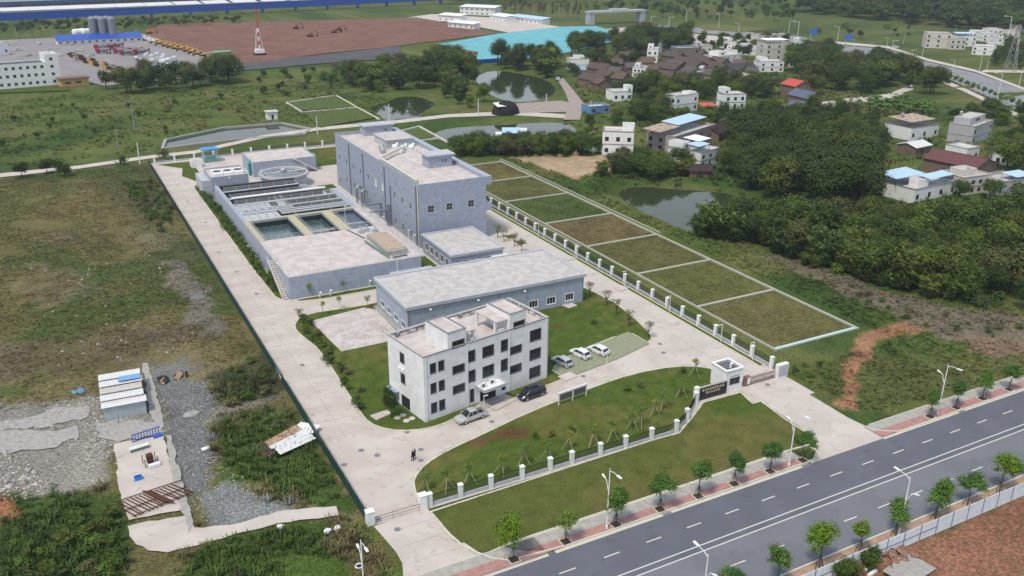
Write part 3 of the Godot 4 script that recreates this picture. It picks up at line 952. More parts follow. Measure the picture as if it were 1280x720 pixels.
	lay("entrance_apron", polyG([[600, 503], [628, 491], [646, 500], [620, 514]]), 0.117, M.paving)
	# field kerbs of the reed beds
	for zc in zz:
		var kk := MB.new()
		kk.box(111.15, 131.5, -0.1, 0.24, zc - 0.33, zc + 0.33)
		if zc == zz[7]: struct(kk, "bed_kerb", mat("bed_pale", Color(0.50, 0.60, 0.58), 0.8, M.t_fine, 3))
		else: struct(kk, "bed_kerb", mat("bed_conc", Color(0.42, 0.41, 0.35), 0.9, M.t_fine, 3))
	for xc in [[110.9, 0.2], [131.8, 0.27]]:
		var kk := MB.new()
		kk.box(xc[0] - xc[1], xc[0] + xc[1], -0.1, 0.30, -255.4, -105.0)
		struct(kk, "bed_kerb", mat("bed_conc", Color(0.42, 0.41, 0.35), 0.9, M.t_fine, 3))
	for q in [[109.8, -258.6, 0.15], [133.6, -258.6, 0.15]]:
		var kk := MB.new()
		kk.box(q[0] - q[2], q[0] + q[2], -0.1, 0.16, -258.6, -170.0)
		struct(kk, "bed_kerb", mat("bed_conc", Color(0.42, 0.41, 0.35), 0.9, M.t_fine, 3))
	# country roads and far plots
	lay("country_road", polyG([[-60, 228], [0, 222], [100, 211], [183, 199], [245, 192], [330, 173], [400, 163], [500, 154], [560, 147], [640, 144], [720, 149], [720, 144], [640, 139], [560, 143], [500, 150], [400, 159], [330, 169], [245, 188], [183, 195], [100, 207], [0, 217], [-60, 222]]), 0.10, M.paving)
	mat("lane", Color(0.33, 0.28, 0.255), 0.95, M.t_pave, 12)
	lay("lane", polyG([[704, 150], [712, 130], [706, 115], [697, 100], [704, 98], [716, 112], [730, 130], [725, 150]]), 0.14, M.lane)
	lay("lane", polyG([[632, 142], [640, 130], [700, 126], [715, 129], [716, 140], [670, 141]]), 0.12, M.lane)
	lay("lane", polyG([[1000, 140], [1015, 130], [1055, 124], [1110, 118], [1140, 106], [1142, 112], [1112, 125], [1060, 131], [1022, 138], [1010, 147]]), 0.25, M.paving)
	lay("highway", polyG([[800, 38], [850, 40], [930, 46], [1000, 54], [1060, 68], [1110, 75], [1180, 97], [1290, 147], [1290, 117], [1220, 92], [1160, 78], [1110, 62], [1040, 56], [1000, 46], [930, 40], [850, 33], [800, 31]]), 0.3, mat("highway", Color(0.25, 0.25, 0.265), 0.9, M.t_pave, 60))
	lay("highway_edge", polyG([[1040, 70], [1090, 76], [1140, 90], [1200, 113], [1290, 156], [1290, 151], [1200, 108], [1140, 86], [1090, 73], [1040, 67]]), 0.31, M.paving)
	lay("highway_edge", polyG([[1040, 55], [1110, 61], [1160, 77], [1220, 91], [1290, 117], [1290, 114], [1220, 88], [1160, 74], [1110, 58], [1040, 52]]), 0.32, M.paving)
	lay("highway_edge", polyG([[1225, 91], [1290, 92], [1290, 88], [1230, 88]]), 0.33, M.paving)
	lay("plaza", polyG([[690, 42], [790, 34], [860, 42], [940, 50], [935, 56], [850, 52], [790, 46], [740, 50]]), 0.29, M.paving)
	lay("bare_soil", polyG([[180, 47], [200, 31], [360, 27], [470, 24], [520, 22], [560, 29], [622, 42], [560, 50], [480, 60], [400, 68], [322, 79], [285, 80], [240, 62]]), 0.35, M.red_soil)
	lay("puddle", polyG([[214, 331], [222, 328], [230, 336], [238, 345], [246, 352], [256, 373], [247, 377], [236, 374], [228, 356], [219, 344]]), 0.14, mat("puddle", Color(0.12, 0.11, 0.10), 0.05))
	lay("bare_soil", polyG([[545, 57], [590, 62], [598, 72], [560, 66]]), 0.36, M.red_soil)
	mat("dark_track", Color(0.10, 0.10, 0.105), 0.95, M.t_pave, 60)
	lay("track", polyG([[285, 82], [400, 69], [500, 58], [500, 70], [490, 74], [400, 80], [290, 90]]), 0.33, M.dark_track)
	lay("sheeted_plot", polyG([[547, 56], [620, 43], [700, 34], [745, 33], [785, 46], [740, 60], [690, 70], [640, 76], [594, 77], [598, 66], [570, 60]]), 0.37, M.cyan_sheet)
	mat("yard", Color(0.27, 0.25, 0.25), 0.95, M.t_pave, 90)
	lay("yard", polyG([[-20, 52], [60, 48], [180, 44], [300, 88], [240, 98], [130, 108], [90, 98], [70, 104], [-20, 112]]), 0.34, M.yard)
	lay("yard", polyG([[470, 28], [560, 27], [640, 42], [700, 34], [640, 24], [540, 18]]), 0.33, M.paving)
	lay("verge", polyG([[-20, 110], [84, 105], [88, 114], [-20, 118]]), 0.38, mat("verge", Color(0.10, 0.13, 0.035), 0.95, M.t_grass, 20))
	lay("grass_plot", polyG([[360, 130], [420, 121], [444, 134], [378, 139]]), 0.40, mat("plot", Color(0.115, 0.150, 0.05), 0.95, M.t_grass, 9))
	lay("grass_plot", polyG([[380, 142], [447, 136], [470, 148], [400, 160]]), 0.40, M.plot)
	lay("grass_plot", polyG([[503, 166], [524, 161], [545, 172], [516, 176]]), 0.40, M.plot)
	for q in [[[358, 129], [420, 120], [446, 135]], [[358, 129], [378, 141], [446, 135], [474, 150]], [[500, 165], [524, 159], [562, 180]], [[512, 178], [553, 173]]]:
		var kk := MB.new()
		kk.ribbon(polyG(q), false, -0.35, 0.35, -0.1, 0.52)
		struct(kk, "plot_kerb", M.kerb)
	lay("meadow", polyG([[870, 32], [960, 26], [980, 34], [930, 41], [880, 38]]), 0.42, mat("meadow", Color(0.17, 0.17, 0.07), 0.95, M.t_grass, 30))
	for p in [[[1080, 500]]]: pass
	for q in [[[-60, 230], [0, 217], [400, 160], [640, 138], [730, 143], [730, 152], [640, 146], [400, 166], [0, 225], [-60, 232]], [[700, 152], [695, 98], [706, 96], [732, 130], [728, 152]], [[180, 47], [200, 31], [520, 20], [640, 20], [790, 30], [800, 48], [690, 74], [594, 78], [290, 92]], [[-20, 45], [180, 42], [305, 88], [130, 110], [-20, 114]], [[800, 30], [1000, 44], [1110, 60], [1290, 115], [1290, 152], [1100, 76], [1000, 54], [800, 39]]]: keep_clear(polyG(q))
	for q in ponds: keep_clear(q[0], 1.0)

# ---------------------------------------------------------------- the works
func rails(parent, pts: Array, h := 1.05, gap := 1.5, called := "railing", m = null):
	var mb := MB.new()
	for i in pts.size() - 1:
		var a: Vector3 = pts[i]
		var b: Vector3 = pts[i + 1]
		var n := maxi(1, int(a.distance_to(b) / gap))
		for k in n + 1:
			var p := a.lerp(b, float(k) / n)
			mb.tube(p, p + Vector3(0, h, 0), 0.03, 0.03, 4)
		for y in [h, h * 0.5]: mb.tube(a + Vector3(0, y, 0), b + Vector3(0, y, 0), 0.028, 0.028, 4)
	return put(mb, called, m if m else M.rail, parent)
func ac_unit(parent, p: Vector3, turn := 0.0):
	if not meshes.has("ac"):
		var a := MB.new()
		a.box(-0.45, 0.45, 0.05, 0.75, -0.18, 0.18)
		a.box(-0.4, -0.3, 0, 0.05, -0.15, 0.15); a.box(0.3, 0.4, 0, 0.05, -0.15, 0.15)
		var f := MB.new()
		f.tube(Vector3(-0.12, 0.4, 0.18), Vector3(-0.12, 0.4, 0.2), 0.28, 0.28, 14)
		meshes.ac = [a.mesh(), f.mesh()]
	var o = put(meshes.ac[0], "air_conditioner", M.white, parent)
	o.position = p; o.rotation.y = turn
	put(meshes.ac[1], "fan_grille", M.frame_dark, o)
func office():
	var o = thing("office_building", "three storey pale grey office block with flat roof, stair rooms and entrance canopy", "building", Vector3(44.3, 0.0, -110.6), deg_to_rad(10.3))
	var w := 24.6
	var d := 10.4
	var st := [2, 1, 0.13, "frame_dark", "glass"]
	var s3 := [3, 1, 0.13, "frame_dark", "glass"]
	var s2 := [2, 2, 0.13, "frame_dark", "glass"]
	var F := []
	for y in [[8.1, 9.65], [4.7, 6.28], [1.28, 2.9]]:
		F.append([1.25, 2.1, y[0], y[1], st]); F.append([2.75, 3.6, y[0], y[1], st])
	for u in [[5.35, 7.4], [16.7, 18.83]]:
		F.append([u[0], u[1], 6.72, 7.93, s3]); F.append([u[0], u[1], 3.25, 4.5, s3])
	for y in [[7.9, 9.68], [4.35, 6.22]]:
		F.append([8.35, 9.47, y[0], y[1], s2]); F.append([11.1, 13.12, y[0] - 0.06, y[1] - 0.12, s2]); F.append([14.78, 15.92, y[0] - 0.05, y[1], s2])
	F.append([8.6, 9.17, 0.78, 2.88, st]); F.append([14.95, 15.5, 0.9, 1.9, st])
	for y in [[7.84, 9.7], [4.43, 6.18], [1.06, 2.87]]: F.append([20.77, 22.93, y[0], y[1], [3, 2, 0.13, "frame_dark", "glass"]])
	F.append([10.47, 13.65, 0.12, 2.75, [4, 1, 0.0, "frame_dark", "glass"], "entrance_door"])
	var L := [[d - 6.64, d - 5.57, 7.95, 9.5, st], [d - 6.64, d - 5.57, 4.35, 5.85, st], [0.2, 2.9, 0.25, 2.0, [3, 2, 0.1, "frame", "glass_pale"]], [d - 6.8, d - 4.3, 0.1, 2.2, [3, 1, 0.0, "frame_dark", "glass"], "side_door"]]
	block(o, Rect2(0, -d, w, d), 0.0, 11.3, M.office_wall, {"F": F, "L": L}, 1.0, M.roof_conc)
	var cp := MB.new()
	cp.ribbon(rect(0.0, w, -d, 0.0), true, -0.04, 0.2, 11.303, 11.36)
	put(cp, "coping", M.roof_old, o)
	var ct := MB.new()
	ct.ribbon(rect(0.0, w, -d, 0.0), true, -0.05, 0.0, 11.16, 11.298)
	put(ct, "coping_band", M.coping, o)
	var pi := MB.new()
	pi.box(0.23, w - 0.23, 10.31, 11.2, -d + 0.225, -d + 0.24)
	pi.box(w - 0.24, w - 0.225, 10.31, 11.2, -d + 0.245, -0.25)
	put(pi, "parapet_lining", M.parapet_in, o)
	for u in [4.45, 16.38]:
		var f := [[0.92, 2.98, 0.85, 1.86, s3]]
		var sr = block(o, Rect2(u, -6.15, 3.45, 6.15 + 0.006), 10.31, 13.84, M.office_wall, {"F": f}, 0.3, M.roof_conc, W_PLAIN, "stair_room")
		var c2 := MB.new()
		c2.ribbon(rect(u, u + 3.45, -6.15, 0.006), true, -0.05, 0.25, 13.845, 13.92)
		put(c2, "coping", M.coping, sr)
		var u0: float = u + 3.47 if u < 10 else u - 2.2
		put(MB_box(u0, u0 + 2.18, 12.75, 12.95, -6.4, -0.5), "pergola_slab", M.roof_conc, o)
		var uc: float = u0 + 1.9 if u < 10 else u0 + 0.05
		for z in [-5.9, -1.0]: put(MB_box(uc, uc + 0.35, 10.3, 12.748, z - 0.4, z), "column", M.office_wall, o)
		put(MB_box(uc + 0.36 if u > 10 else uc - 0.8, uc + 1.6 if u > 10 else uc - 0.05, 10.3, 11.5, -0.75, -0.55), "low_wall", M.office_wall, o)
	# entrance canopy with its two cooling units, steps, pipes
	var cn = put(MB_box(9.5, 14.05, 3.05, 3.3, 0.05, 2.5), "entrance_canopy", M.office_wall, o)
	var ce := MB.new()
	ce.ribbon(xz([[9.5, 0.05], [9.5, 2.5], [14.05, 2.5], [14.05, 0.05]]), false, -0.02, 0.14, 3.302, 3.62)
	put(ce, "canopy_rim", M.plant_trim, cn)
	ac_unit(o, Vector3(10.35, 3.31, 1.1)); ac_unit(o, Vector3(12.2, 3.31, 0.9))
	put(MB_box(10.1, 14.0, 0.0, 0.12, 0.02, 2.2), "step", M.stone, o)
	for x in [0.35, 8.05, 16.3, 24.1]:
		var dp := MB.new()
		dp.tube(Vector3(x, 0.1, 0.10), Vector3(x, 11.1, 0.10), 0.07, 0.07, 6)
		put(dp, "downpipe", M.white, o)
	for z in [-6.75, -5.9]:
		var e := MB.new()
		e.box(-0.32, -0.02, 6.35, 6.95, z - 0.35, z + 0.35)
		put(e, "air_conditioner", M.white, o)
	var aw := MB.new()
	aw.box(-0.8, -0.02, 2.22, 2.3, -10.3, -7.4)
	put(aw, "awning", M.glass_pale, o)
func MB_box(x0, x1, y0, y1, z0, z1) -> MB:
	var mb := MB.new()
	mb.box(x0, x1, y0, y1, z0, z1)
	return mb
func wall_lamp(parent, p: Vector3, n: Vector3):
	var mb := MB.new()
	mb.tube(p, p + n * 0.5 + Vector3(0, 0.15, 0), 0.03, 0.03, 5)
	mb.blob(p + n * 0.6 + Vector3(0, 0.1, 0), Vector3(0.28, 0.14, 0.28), 8, 4)
	put(mb, "wall_lamp", M.lamp_white, parent)
func shed():
	var o = thing("workshop_building", "long low blue grey workshop with mottled flat concrete roof", "building", Vector3(53.5, 0, -140.7))
	var w := 38.4
	var d := 16.9
	var F := []
	for u in [25.75, 29.85, 34.15]: F.append([u, u + 1.95, 0.95, 2.4, [3, 1, 0.14, "white", "glass"]])
	var L := []
	for v in [2.4, 6.1, 9.9, 13.6]: L.append([v, v + 2.0, 1.1, 2.35, [2, 1, 0.12, "white", "glass"]])
	block(o, Rect2(0, -d, w, d), 0, 5.55, M.plant_wall, {"F": F, "L": L}, 0.0)
	var ev := MB.new()
	ev.ribbon(rect(-0.35, w + 0.35, -d - 0.35, 0.35), true, 0.0, 0.5, 5.56, 6.2)
	put(ev, "eaves", M.plant_trim, o)
	put(MB_box(0.1, w - 0.1, 5.56, 5.98, -d + 0.1, -0.1), "roof_deck", M.roof_old, o)
	for u in [24.4, 14.3, 4.4]: wall_lamp(o, Vector3(u, 5.0, 0), Vector3.BACK)
	for u in [0.2, 19.1, 38.2]:
		var dp := MB.new()
		dp.tube(Vector3(u, 0.05, 0.09), Vector3(u, 5.5, 0.09), 0.06, 0.06, 6)
		put(dp, "downpipe", M.pipe_grey, o)
	put(MB_box(-0.9, 0.0, 0.0, 0.16, -d, 0.0), "plinth", M.stone, o)
func hall():
	var o = thing("process_hall", "tall blue grey process hall with pipes down its wall and plant on the roof", "building", Vector3(75.0, 0, -186.4))
	var w := 17.5
	var d := 64.4
	var y1 := 15.6
	var F := []
	for u in [2.1, 6.9, 12.6]: F.append([u, u + 1.55, 8.5, 10.2, [2, 2, 0.16, "plant_trim", "glass"]])
	var L := []
	var sb := [1, 2, 0.12, "plant_trim", "glass"]
	for q in [[-247.4, 9.1], [-240.9, 9.1], [-234.8, 9.1], [-228.9, 9.1], [-222.5, 9.1], [-202.9, 9.0], [-197.7, 9.0], [-192.2, 9.0], [-247.9, 2.0], [-241.6, 3.7], [-234.9, 3.7], [-228.5, 2.0], [-222.8, 2.2], [-202.9, 2.1], [-197.6, 2.1], [-192.3, 2.0]]:
		var v: float = q[0] + 186.4 + d
		L.append([v - 0.5, v + 0.5, q[1] - 0.8, q[1] + 0.8, sb])
	for q in [[-245.0, 12.1], [-239.5, 12.1], [-217.2, 12.1], [-211.7, 12.2], [-201.2, 12.2], [-195.7, 12.2], [-245.9, 5.6], [-217.0, 5.6], [-211.9, 5.6], [-201.0, 5.9], [-194.7, 5.8]]:
		var v: float = q[0] + 186.4 + d
		L.append([v - 0.32, v + 0.32, q[1] - 0.35, q[1] + 0.35, [1, 1, 0.06, "plant_trim", "glass"]])
	for q in [[-216.6, 8.9], [-211.5, 8.95]]:
		var v: float = q[0] + 186.4 + d
		L.append([v - 0.5, v + 0.5, q[1] - 0.9, q[1] + 0.9, [1, 1, 0.1, "white", "white"]])
	block(o, Rect2(0, -d, w, d), 0, y1, M.plant_wall, {"F": F, "L": L}, 0.9)
	# eaves that stand out over the far wall, and the canopy below
	put(MB_box(w, w + 1.5, 13.6, y1, -d, 0.0), "side_eaves", M.plant_wall, o)
	put(MB_box(w + 0.003, w + 1.5, 7.1, 8.9, -9.0, 0.0), "side_canopy", M.plant_wall, o)
	for q in [-237.9, -226.2, -209.5, -205.6, -188.2, -187.0]:
		var dp := MB.new()
		var z: float = q + 186.4
		var thick := 0.2 if q > -190 else 0.13
		dp.tube(Vector3(-0.2, 0.1, z), Vector3(-0.2, 14.8 if q != -205.6 else 10.8, z), thick, thick, 7)
		for y in [3.0, 7.5, 12.0]: dp.box(-0.25, 0.0, y - 0.05, y + 0.05, z - 0.2, z + 0.2)
		put(dp, "wall_pipe", M.pipe_grey if q != -187.0 else M.pipe_pale, o)
	var du := MB.new()
	du.box(-1.0, -0.02, 0.0, 5.9, -20.6, -19.0)
	put(du, "cable_riser", M.pipe_grey, o)
	for q in [-228.2, -223.9]:
		var z: float = q + 186.4
		var cb := MB.new()
		cb.path([Vector3(-0.1, 4.6, z), Vector3(-0.9, 5.3, z), Vector3(-1.6, 4.6, z), Vector3(-1.6, 0.2, z)], 0.3, 0.3, 8)
		put(cb, "vent_bend", M.steel, o)
	# roof plant
	var r1 = block(o, Rect2(7.6, -64.1, 8.8, 4.1), 14.7, 17.4, M.plant_wall, {"F": [[6.2, 7.0, 0.9, 1.9]]}, 0.0, null, W_PLAIN, "stair_room")
	put(MB_box(7.2, 16.8, 17.4, 17.75, -64.5, -59.6), "roof_slab", M.plant_trim, r1)
	var r2 = block(o, Rect2(9.4, -20.6, 6.5, 4.2), 14.7, 17.7, M.plant_wall, {"F": [[3.6, 4.2, 1.1, 2.3], [4.5, 5.1, 1.1, 2.3], [1.0, 2.0, 0.02, 2.1, [1, 1, 0.08, "plant_trim", "plant_trim"], "door"]]}, 0.0, null, W_PLAIN, "stair_room")
	put(MB_box(8.9, 16.6, 17.7, 18.05, -21.1, -15.9), "roof_slab", M.plant_trim, r2)
	var pb = put(MB_box(7.8, 15.5, 14.7, 16.9, -52.0, -41.8), "plant_room", M.plant_trim, o)
	put(MB_box(7.5, 15.8, 16.9, 17.1, -52.3, -41.5), "roof_slab", M.roof_old, pb)
	var dm := [M.white, M.pipe_pale]
	var du2 := MB.new()
	du2.path([Vector3(1.0, 15.9, -28.2), Vector3(6.0, 16.0, -33.0), Vector3(10.6, 16.3, -36.0)], 0.4, 0.4, 9)
	put(du2, "air_duct", M.pipe_pale, o)
	var du3 := MB.new()
	du3.path([Vector3(0.75, 15.9, -28.0), Vector3(0.7, 15.9, -14.0), Vector3(0.6, 15.9, -2.3)], 0.32, 0.32, 8)
	for z in range(-27, -2, 2): du3.box(0.15, 1.1, 14.8, 15.75, z - 0.12, z + 0.12)
	put(du3, "edge_pipe", M.pipe_pale, o)
	for q in [[8.6, -38.4], [10.4, -36.6], [12.4, -36.0]]:
		var fan := MB.new()
		fan.tube(Vector3(q[0], 15.9, q[1] - 0.8), Vector3(q[0] + 0.8, 15.9, q[1] + 0.4), 0.6, 0.6, 12)
		fan.tube(Vector3(q[0] + 0.4, 16.2, q[1]), Vector3(q[0] + 1.1, 16.7, q[1] - 0.4), 0.3, 0.36, 10)
		fan.box(q[0] - 0.6, q[0] + 1.3, 14.7, 15.2, q[1] - 1.1, q[1] + 0.8)
		put(fan, "exhaust_fan", M.white, o)
	for q in [[4.9, -37.2], [5.6, -39.6], [6.3, -42.2]]:
		var t := MB.new()
		t.lathe(Vector3(q[0], 14.7, q[1]), [[0.75, 0.0], [0.8, 1.0], [0.55, 1.5], [0.0, 1.6]], 10)
		put(t, "roof_vessel", M.steel, o)
	var tr := MB.new()
	for i in 7: tr.tube(Vector3(2.5 + i, 14.7, -29.5 - i), Vector3(2.5 + i, 15.6, -29.5 - i), 0.06, 0.06, 5)
	put(tr, "duct_stand", M.steel, o)
	var p2 := MB.new()
	p2.path([Vector3(8.8, 14.85, -34), Vector3(8.5, 14.85, -25), Vector3(9.3, 14.85, -21)], 0.1, 0.1, 5)
	put(p2, "roof_pipe", M.white, o)
func annex():
	var o = thing("pump_house", "small flat roofed pump house with a strip of windows beside the tall hall", "building", Vector3(74.3, 0, -166.9))
	var L := []
	for i in 5: L.append([1.6 + i * 2.9, 3.3 + i * 2.9, 1.2, 2.9, [2, 1, 0.1, "white", "glass"]])
	var F := [[2.6, 4.4, 1.2, 2.9, [3, 1, 0.12, "white", "glass"]], [5.6, 6.7, 0.1, 2.6, [1, 1, 0.06, "white", "white"], "door"], [7.8, 9.6, 1.2, 2.9, [3, 1, 0.12, "white", "glass"]], [10.7, 11.6, 1.2, 2.6]]
	block(o, Rect2(0, -16.6, 12.7, 16.6), 0, 4.0, M.plant_wall, {"L": L, "F": F})
	var ev := MB.new()
	ev.ribbon(rect(-0.3, 13.0, -16.8, 0.3), true, 0.0, 0.45, 4.01, 4.6)
	put(ev, "eaves", M.plant_trim, o)
	put(MB_box(0.1, 12.6, 4.01, 4.42, -16.3, -0.1), "roof_deck", M.roof_old, o)
	put(MB_box(9.6, 13.6, 2.75, 2.9, 0.01, 1.3), "door_canopy", M.white, o)
func basins():
	var o = thing("treatment_basins", "raised grey concrete treatment basins with walkways, channels and three open water cells", "basin", Vector3(38.8, 0, -168.6))
	var w := 29.0
	var y := 4.84
	var W = M.plant_wall
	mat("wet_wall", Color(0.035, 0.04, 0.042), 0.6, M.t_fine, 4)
	mat("lining_green", Color(0.02, 0.035, 0.03), 0.5, M.t_fine, 4)
	block(o, Rect2(0, -24.9, w, 24.9), 0, y - 0.02, W, {}, 0.0, M.roof_conc, W_PLAIN, "front_wall")
	put(MB_box(0.0, w, y - 0.025, y + 0.06, -24.9, 0.0), "deck", M.roof_conc, o)
	# three open cells
	var xs := [[0.0, 1.3], [10.6, 12.5], [19.2, 21.6], [27.4, 29.0]]
	for q in xs:
		put(MB_box(q[0], q[1], 0, y, -41.2, -24.92), "cell_wall", W, o)
		put(MB_box(q[0], q[1], y + 0.003, y + 0.09, -41.2, -24.92), "walkway", M.basin_trim if q[0] < 27 else M.roof_conc, o)
	put(MB_box(0.0, w, 0, y, -42.4, -41.22), "cell_wall", W, o)
	put(MB_box(0.0, w, y + 0.003, y + 0.09, -42.4, -41.22), "walkway", M.basin_trim, o)
	for i in 3:
		var wm = M.basin_water if i < 2 else M.basin_foam
		put(MB_box(xs[i][1] + 0.005, xs[i + 1][0] - 0.085, 2.5, [3.2, 3.15, 3.9][i], -41.11, -24.93), "water", wm, o)
		put(MB_box(xs[i][1] + 0.004, xs[i + 1][0] - 0.004, 2.9, y - 0.5, -41.2, -41.12), "dark_lining", M.lining_green, o)  # dark green bands above the water, on the rear and right inner faces
		put(MB_box(xs[i + 1][0] - 0.08, xs[i + 1][0] - 0.003, 2.9, y - 0.5, -41.1, -24.94), "dark_lining", M.lining_green, o)
		rails(o, [Vector3(xs[i][1] + 0.05, y + 0.06, -24.85), Vector3(xs[i + 1][0] - 0.05, y + 0.06, -24.85)])
		rails(o, [Vector3(xs[i][1] - 0.12, y + 0.09, -25.2), Vector3(xs[i][1] - 0.12, y + 0.09, -41)])
		var wp := MB.new()
		var zf := -28.0 - i * 2.0
		wp.tube(Vector3(xs[i][1] + 0.1, 3.9, zf), Vector3(xs[i + 1][0] - 0.1, 3.9, zf), 0.09, 0.09, 6)
		put(wp, "cell_pipe", M.white, o)
	# channels behind
	put(MB_box(0.0, 1.0, 0, y, -78.0, -42.42), "side_wall", W, o)
	put(MB_box(w - 1.4, w, 0, y, -62.0, -42.42), "side_wall", W, o)
	put(MB_box(1.005, w - 1.405, 0, 0.9, -76.99, -42.42), "channel_water", mat("channel", Color(0.012, 0.015, 0.015), 0.5), o)
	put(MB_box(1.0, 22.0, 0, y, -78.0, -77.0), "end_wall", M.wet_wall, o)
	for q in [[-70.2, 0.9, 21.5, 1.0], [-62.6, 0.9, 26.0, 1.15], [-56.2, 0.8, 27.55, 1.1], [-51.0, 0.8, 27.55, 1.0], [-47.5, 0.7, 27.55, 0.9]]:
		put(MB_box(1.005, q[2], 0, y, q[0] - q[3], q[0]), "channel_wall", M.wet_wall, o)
		put(MB_box(1.005, q[2], y + 0.003, y + 0.1, q[0] - q[3], q[0]), "walkway", M.plant_trim, o)
		rails(o, [Vector3(1.2, y + 0.1, q[0] - 0.1), Vector3(q[2] - 0.2, y + 0.1, q[0] - 0.1)], 1.05, 2.9)
		rails(o, [Vector3(1.2, y + 0.1, q[0] - q[3] + 0.1), Vector3(q[2] - 0.2, y + 0.1, q[0] - q[3] + 0.1)], 1.05, 2.9)
	var tb := MB.new()
	tb.tube(Vector3(1.2, y + 0.9, -60.4), Vector3(26, y + 0.9, -60.4), 0.34, 0.34, 10)
	put(tb, "trunk_pipe", M.white, o)
	var tb2 := MB.new()
	tb2.tube(Vector3(1.2, y + 0.7, -54.1), Vector3(26, y + 0.7, -54.1), 0.25, 0.25, 10)
	put(tb2, "trunk_pipe", M.plant_trim, o)
	put(MB_box(1.01, 9.5, y - 0.5, y - 0.02, -55.9, -42.45), "platform", M.plant_trim, o)
	for i in 8:
		var pz := -43.1 - i * 0.85
		var pp := MB.new()
		pp.tube(Vector3(9.8 if i < 5 else 1.3, y + 0.35, pz), Vector3(27.3 if i < 5 else 14, y + 0.35, pz), 0.13, 0.13, 6)
		put(pp, "header_pipe", M.white if i % 2 else M.pipe_grey, o)
	for i in 4:
		var pp := MB.new()
		pp.tube(Vector3(2.2 + i * 2.0, y + 0.3, -55.0), Vector3(2.4 + i * 2.0, y + 0.3, -43.0), 0.1, 0.1, 6)
		pp.blob(Vector3(2.3 + i * 2.0, y + 0.6, -49.0), Vector3(0.35, 0.5, 0.35), 7, 5)
		put(pp, "valve_pipe", M.plant_trim, o)
	for q in [[11.5, -58, -42.5], [13.2, -58, -42.5]]:
		rails(o, [Vector3(q[0], y + 0.1, q[1]), Vector3(q[0], y + 0.1, q[2])])
	put(MB_box(11.4, 13.3, y - 0.25, y - 0.01, -55.9, -51.0), "cross_walkway", M.plant_trim, o)
	# side walkway with rail, outside stair, front rail
	put(MB_box(w + 0.002, w + 0.9, y - 0.35, y - 0.05, -62.0, -0.4), "side_walkway", M.plant_trim, o)
	rails(o, [Vector3(w + 0.8, y - 0.05, -62), Vector3(w + 0.8, y - 0.05, -0.5)], 1.05, 2.0)
	rails(o, [Vector3(w - 0.1, y + 0.06, -41), Vector3(w - 0.1, y + 0.06, -9)], 1.05, 2.0)
	rails(o, [Vector3(0.15, y + 0.06, -0.12), Vector3(w - 0.15, y + 0.06, -0.12)], 0.95, 1.0)
	rails(o, [Vector3(0.12, y + 0.06, -77), Vector3(0.12, y + 0.06, -6.5)], 1.05, 2.2)
	var stp := MB.new()
	for i in 18: stp.box(-1.45, -0.2, 0.06 + i * 0.265, 0.32 + i * 0.265, -0.6 - i * 0.62 - 0.66, -0.6 - i * 0.62)
	put(stp, "outside_stair", M.roof_conc, o)
	for x in [-1.5, -0.2]:
		var wl := MB.new()
		wl.tube(Vector3(x, 1.1, -0.7), Vector3(x, 5.9, -11.8), 0.05, 0.05, 5)
		for i in 6: wl.tube(Vector3(x, 0.1 + i * 0.9, -0.7 - i * 2.1), Vector3(x, 1.15 + i * 0.94, -0.7 - i * 2.1), 0.035, 0.035, 4)
		put(wl, "stair_rail", M.white, o)
	var st2 := MB.new()
	for i in 12: st2.box(17.2 + i * 0.75, 17.95 + i * 0.75, 1.3 + i * 0.28, 1.5 + i * 0.28, 0.02, 1.1)
	put(MB_box(21.5, 31.2, 2.2, 2.35, 0.01, 1.2), "low_canopy", M.plant_trim, o)
	# blower platform on the right of the deck
	put(MB_box(22.5, 27.3, y + 0.06, y + 1.1, -16.5, -3.2), "blower_base", M.stone, o)
	put(MB_box(22.7, 27.1, y + 1.1, y + 1.2, -16.3, -4.0), "blower_cover", mat("pale_tan", Color(0.44, 0.35, 0.27), 0.9, M.t_deck, 6), o)
	rails(o, [Vector3(22.4, y + 0.1, -17.5), Vector3(22.4, y + 0.1, -2.6), Vector3(28.5, y + 0.1, -2.6)], 1.1, 1.4)
	var bl := MB.new()
	bl.tube(Vector3(21.2, y + 0.4, -14.0), Vector3(22.2, y + 0.4, -1.6), 0.25, 0.25, 7)
	put(bl, "green_pipe", mat("pipe_green", Color(0.10, 0.19, 0.15), 0.5), o)
	for q in [[25.6, -1.6], [23.8, -1.4]]:
		var bw := MB.new()
		bw.tube(Vector3(q[0] - 0.7, y + 0.5, q[1]), Vector3(q[0] + 0.7, y + 0.5, q[1]), 0.38, 0.38, 10)
		bw.box(q[0] - 0.8, q[0] + 0.8, y + 0.06, y + 0.2, q[1] - 0.4, q[1] + 0.4)
		put(bw, "blower", M.pipe_grey, o)
	for q in [[22.6, -21.0], [24.2, -21.6], [25.8, -20.4]]:
		var c := MB.new()
		c.box(q[0] - 0.6, q[0] + 0.6, y + 0.06, y + 0.9, q[1] - 0.5, q[1] + 0.5)
		c.tube(Vector3(q[0], y + 0.9, q[1]), Vector3(q[0], y + 1.6, q[1]), 0.2, 0.2, 8)
		put(c, "pump", M.plant_trim, o)
	var dl := MB.new()
	dl.bar(Vector3(20.4, y + 0.1, -24.5), Vector3(22.0, y + 0.1, -17.0), 0.4, 0.08)
	put(dl, "drain_channel", M.dark_track, o)
	for q in [[26.9, -18.0], [28.4, -2.4], [28.6, -6.0], [21.8, -30.0]]:
		var pl := MB.new()
		pl.tube(Vector3(q[0], y, q[1]), Vector3(q[0], y + 4.2, q[1]), 0.06, 0.05, 5)
		pl.box(q[0] - 0.12, q[0] + 0.5, y + 4.15, y + 4.27, q[1] - 0.1, q[1] + 0.1)
		put(pl, "deck_lamp", M.lamp_white, o)
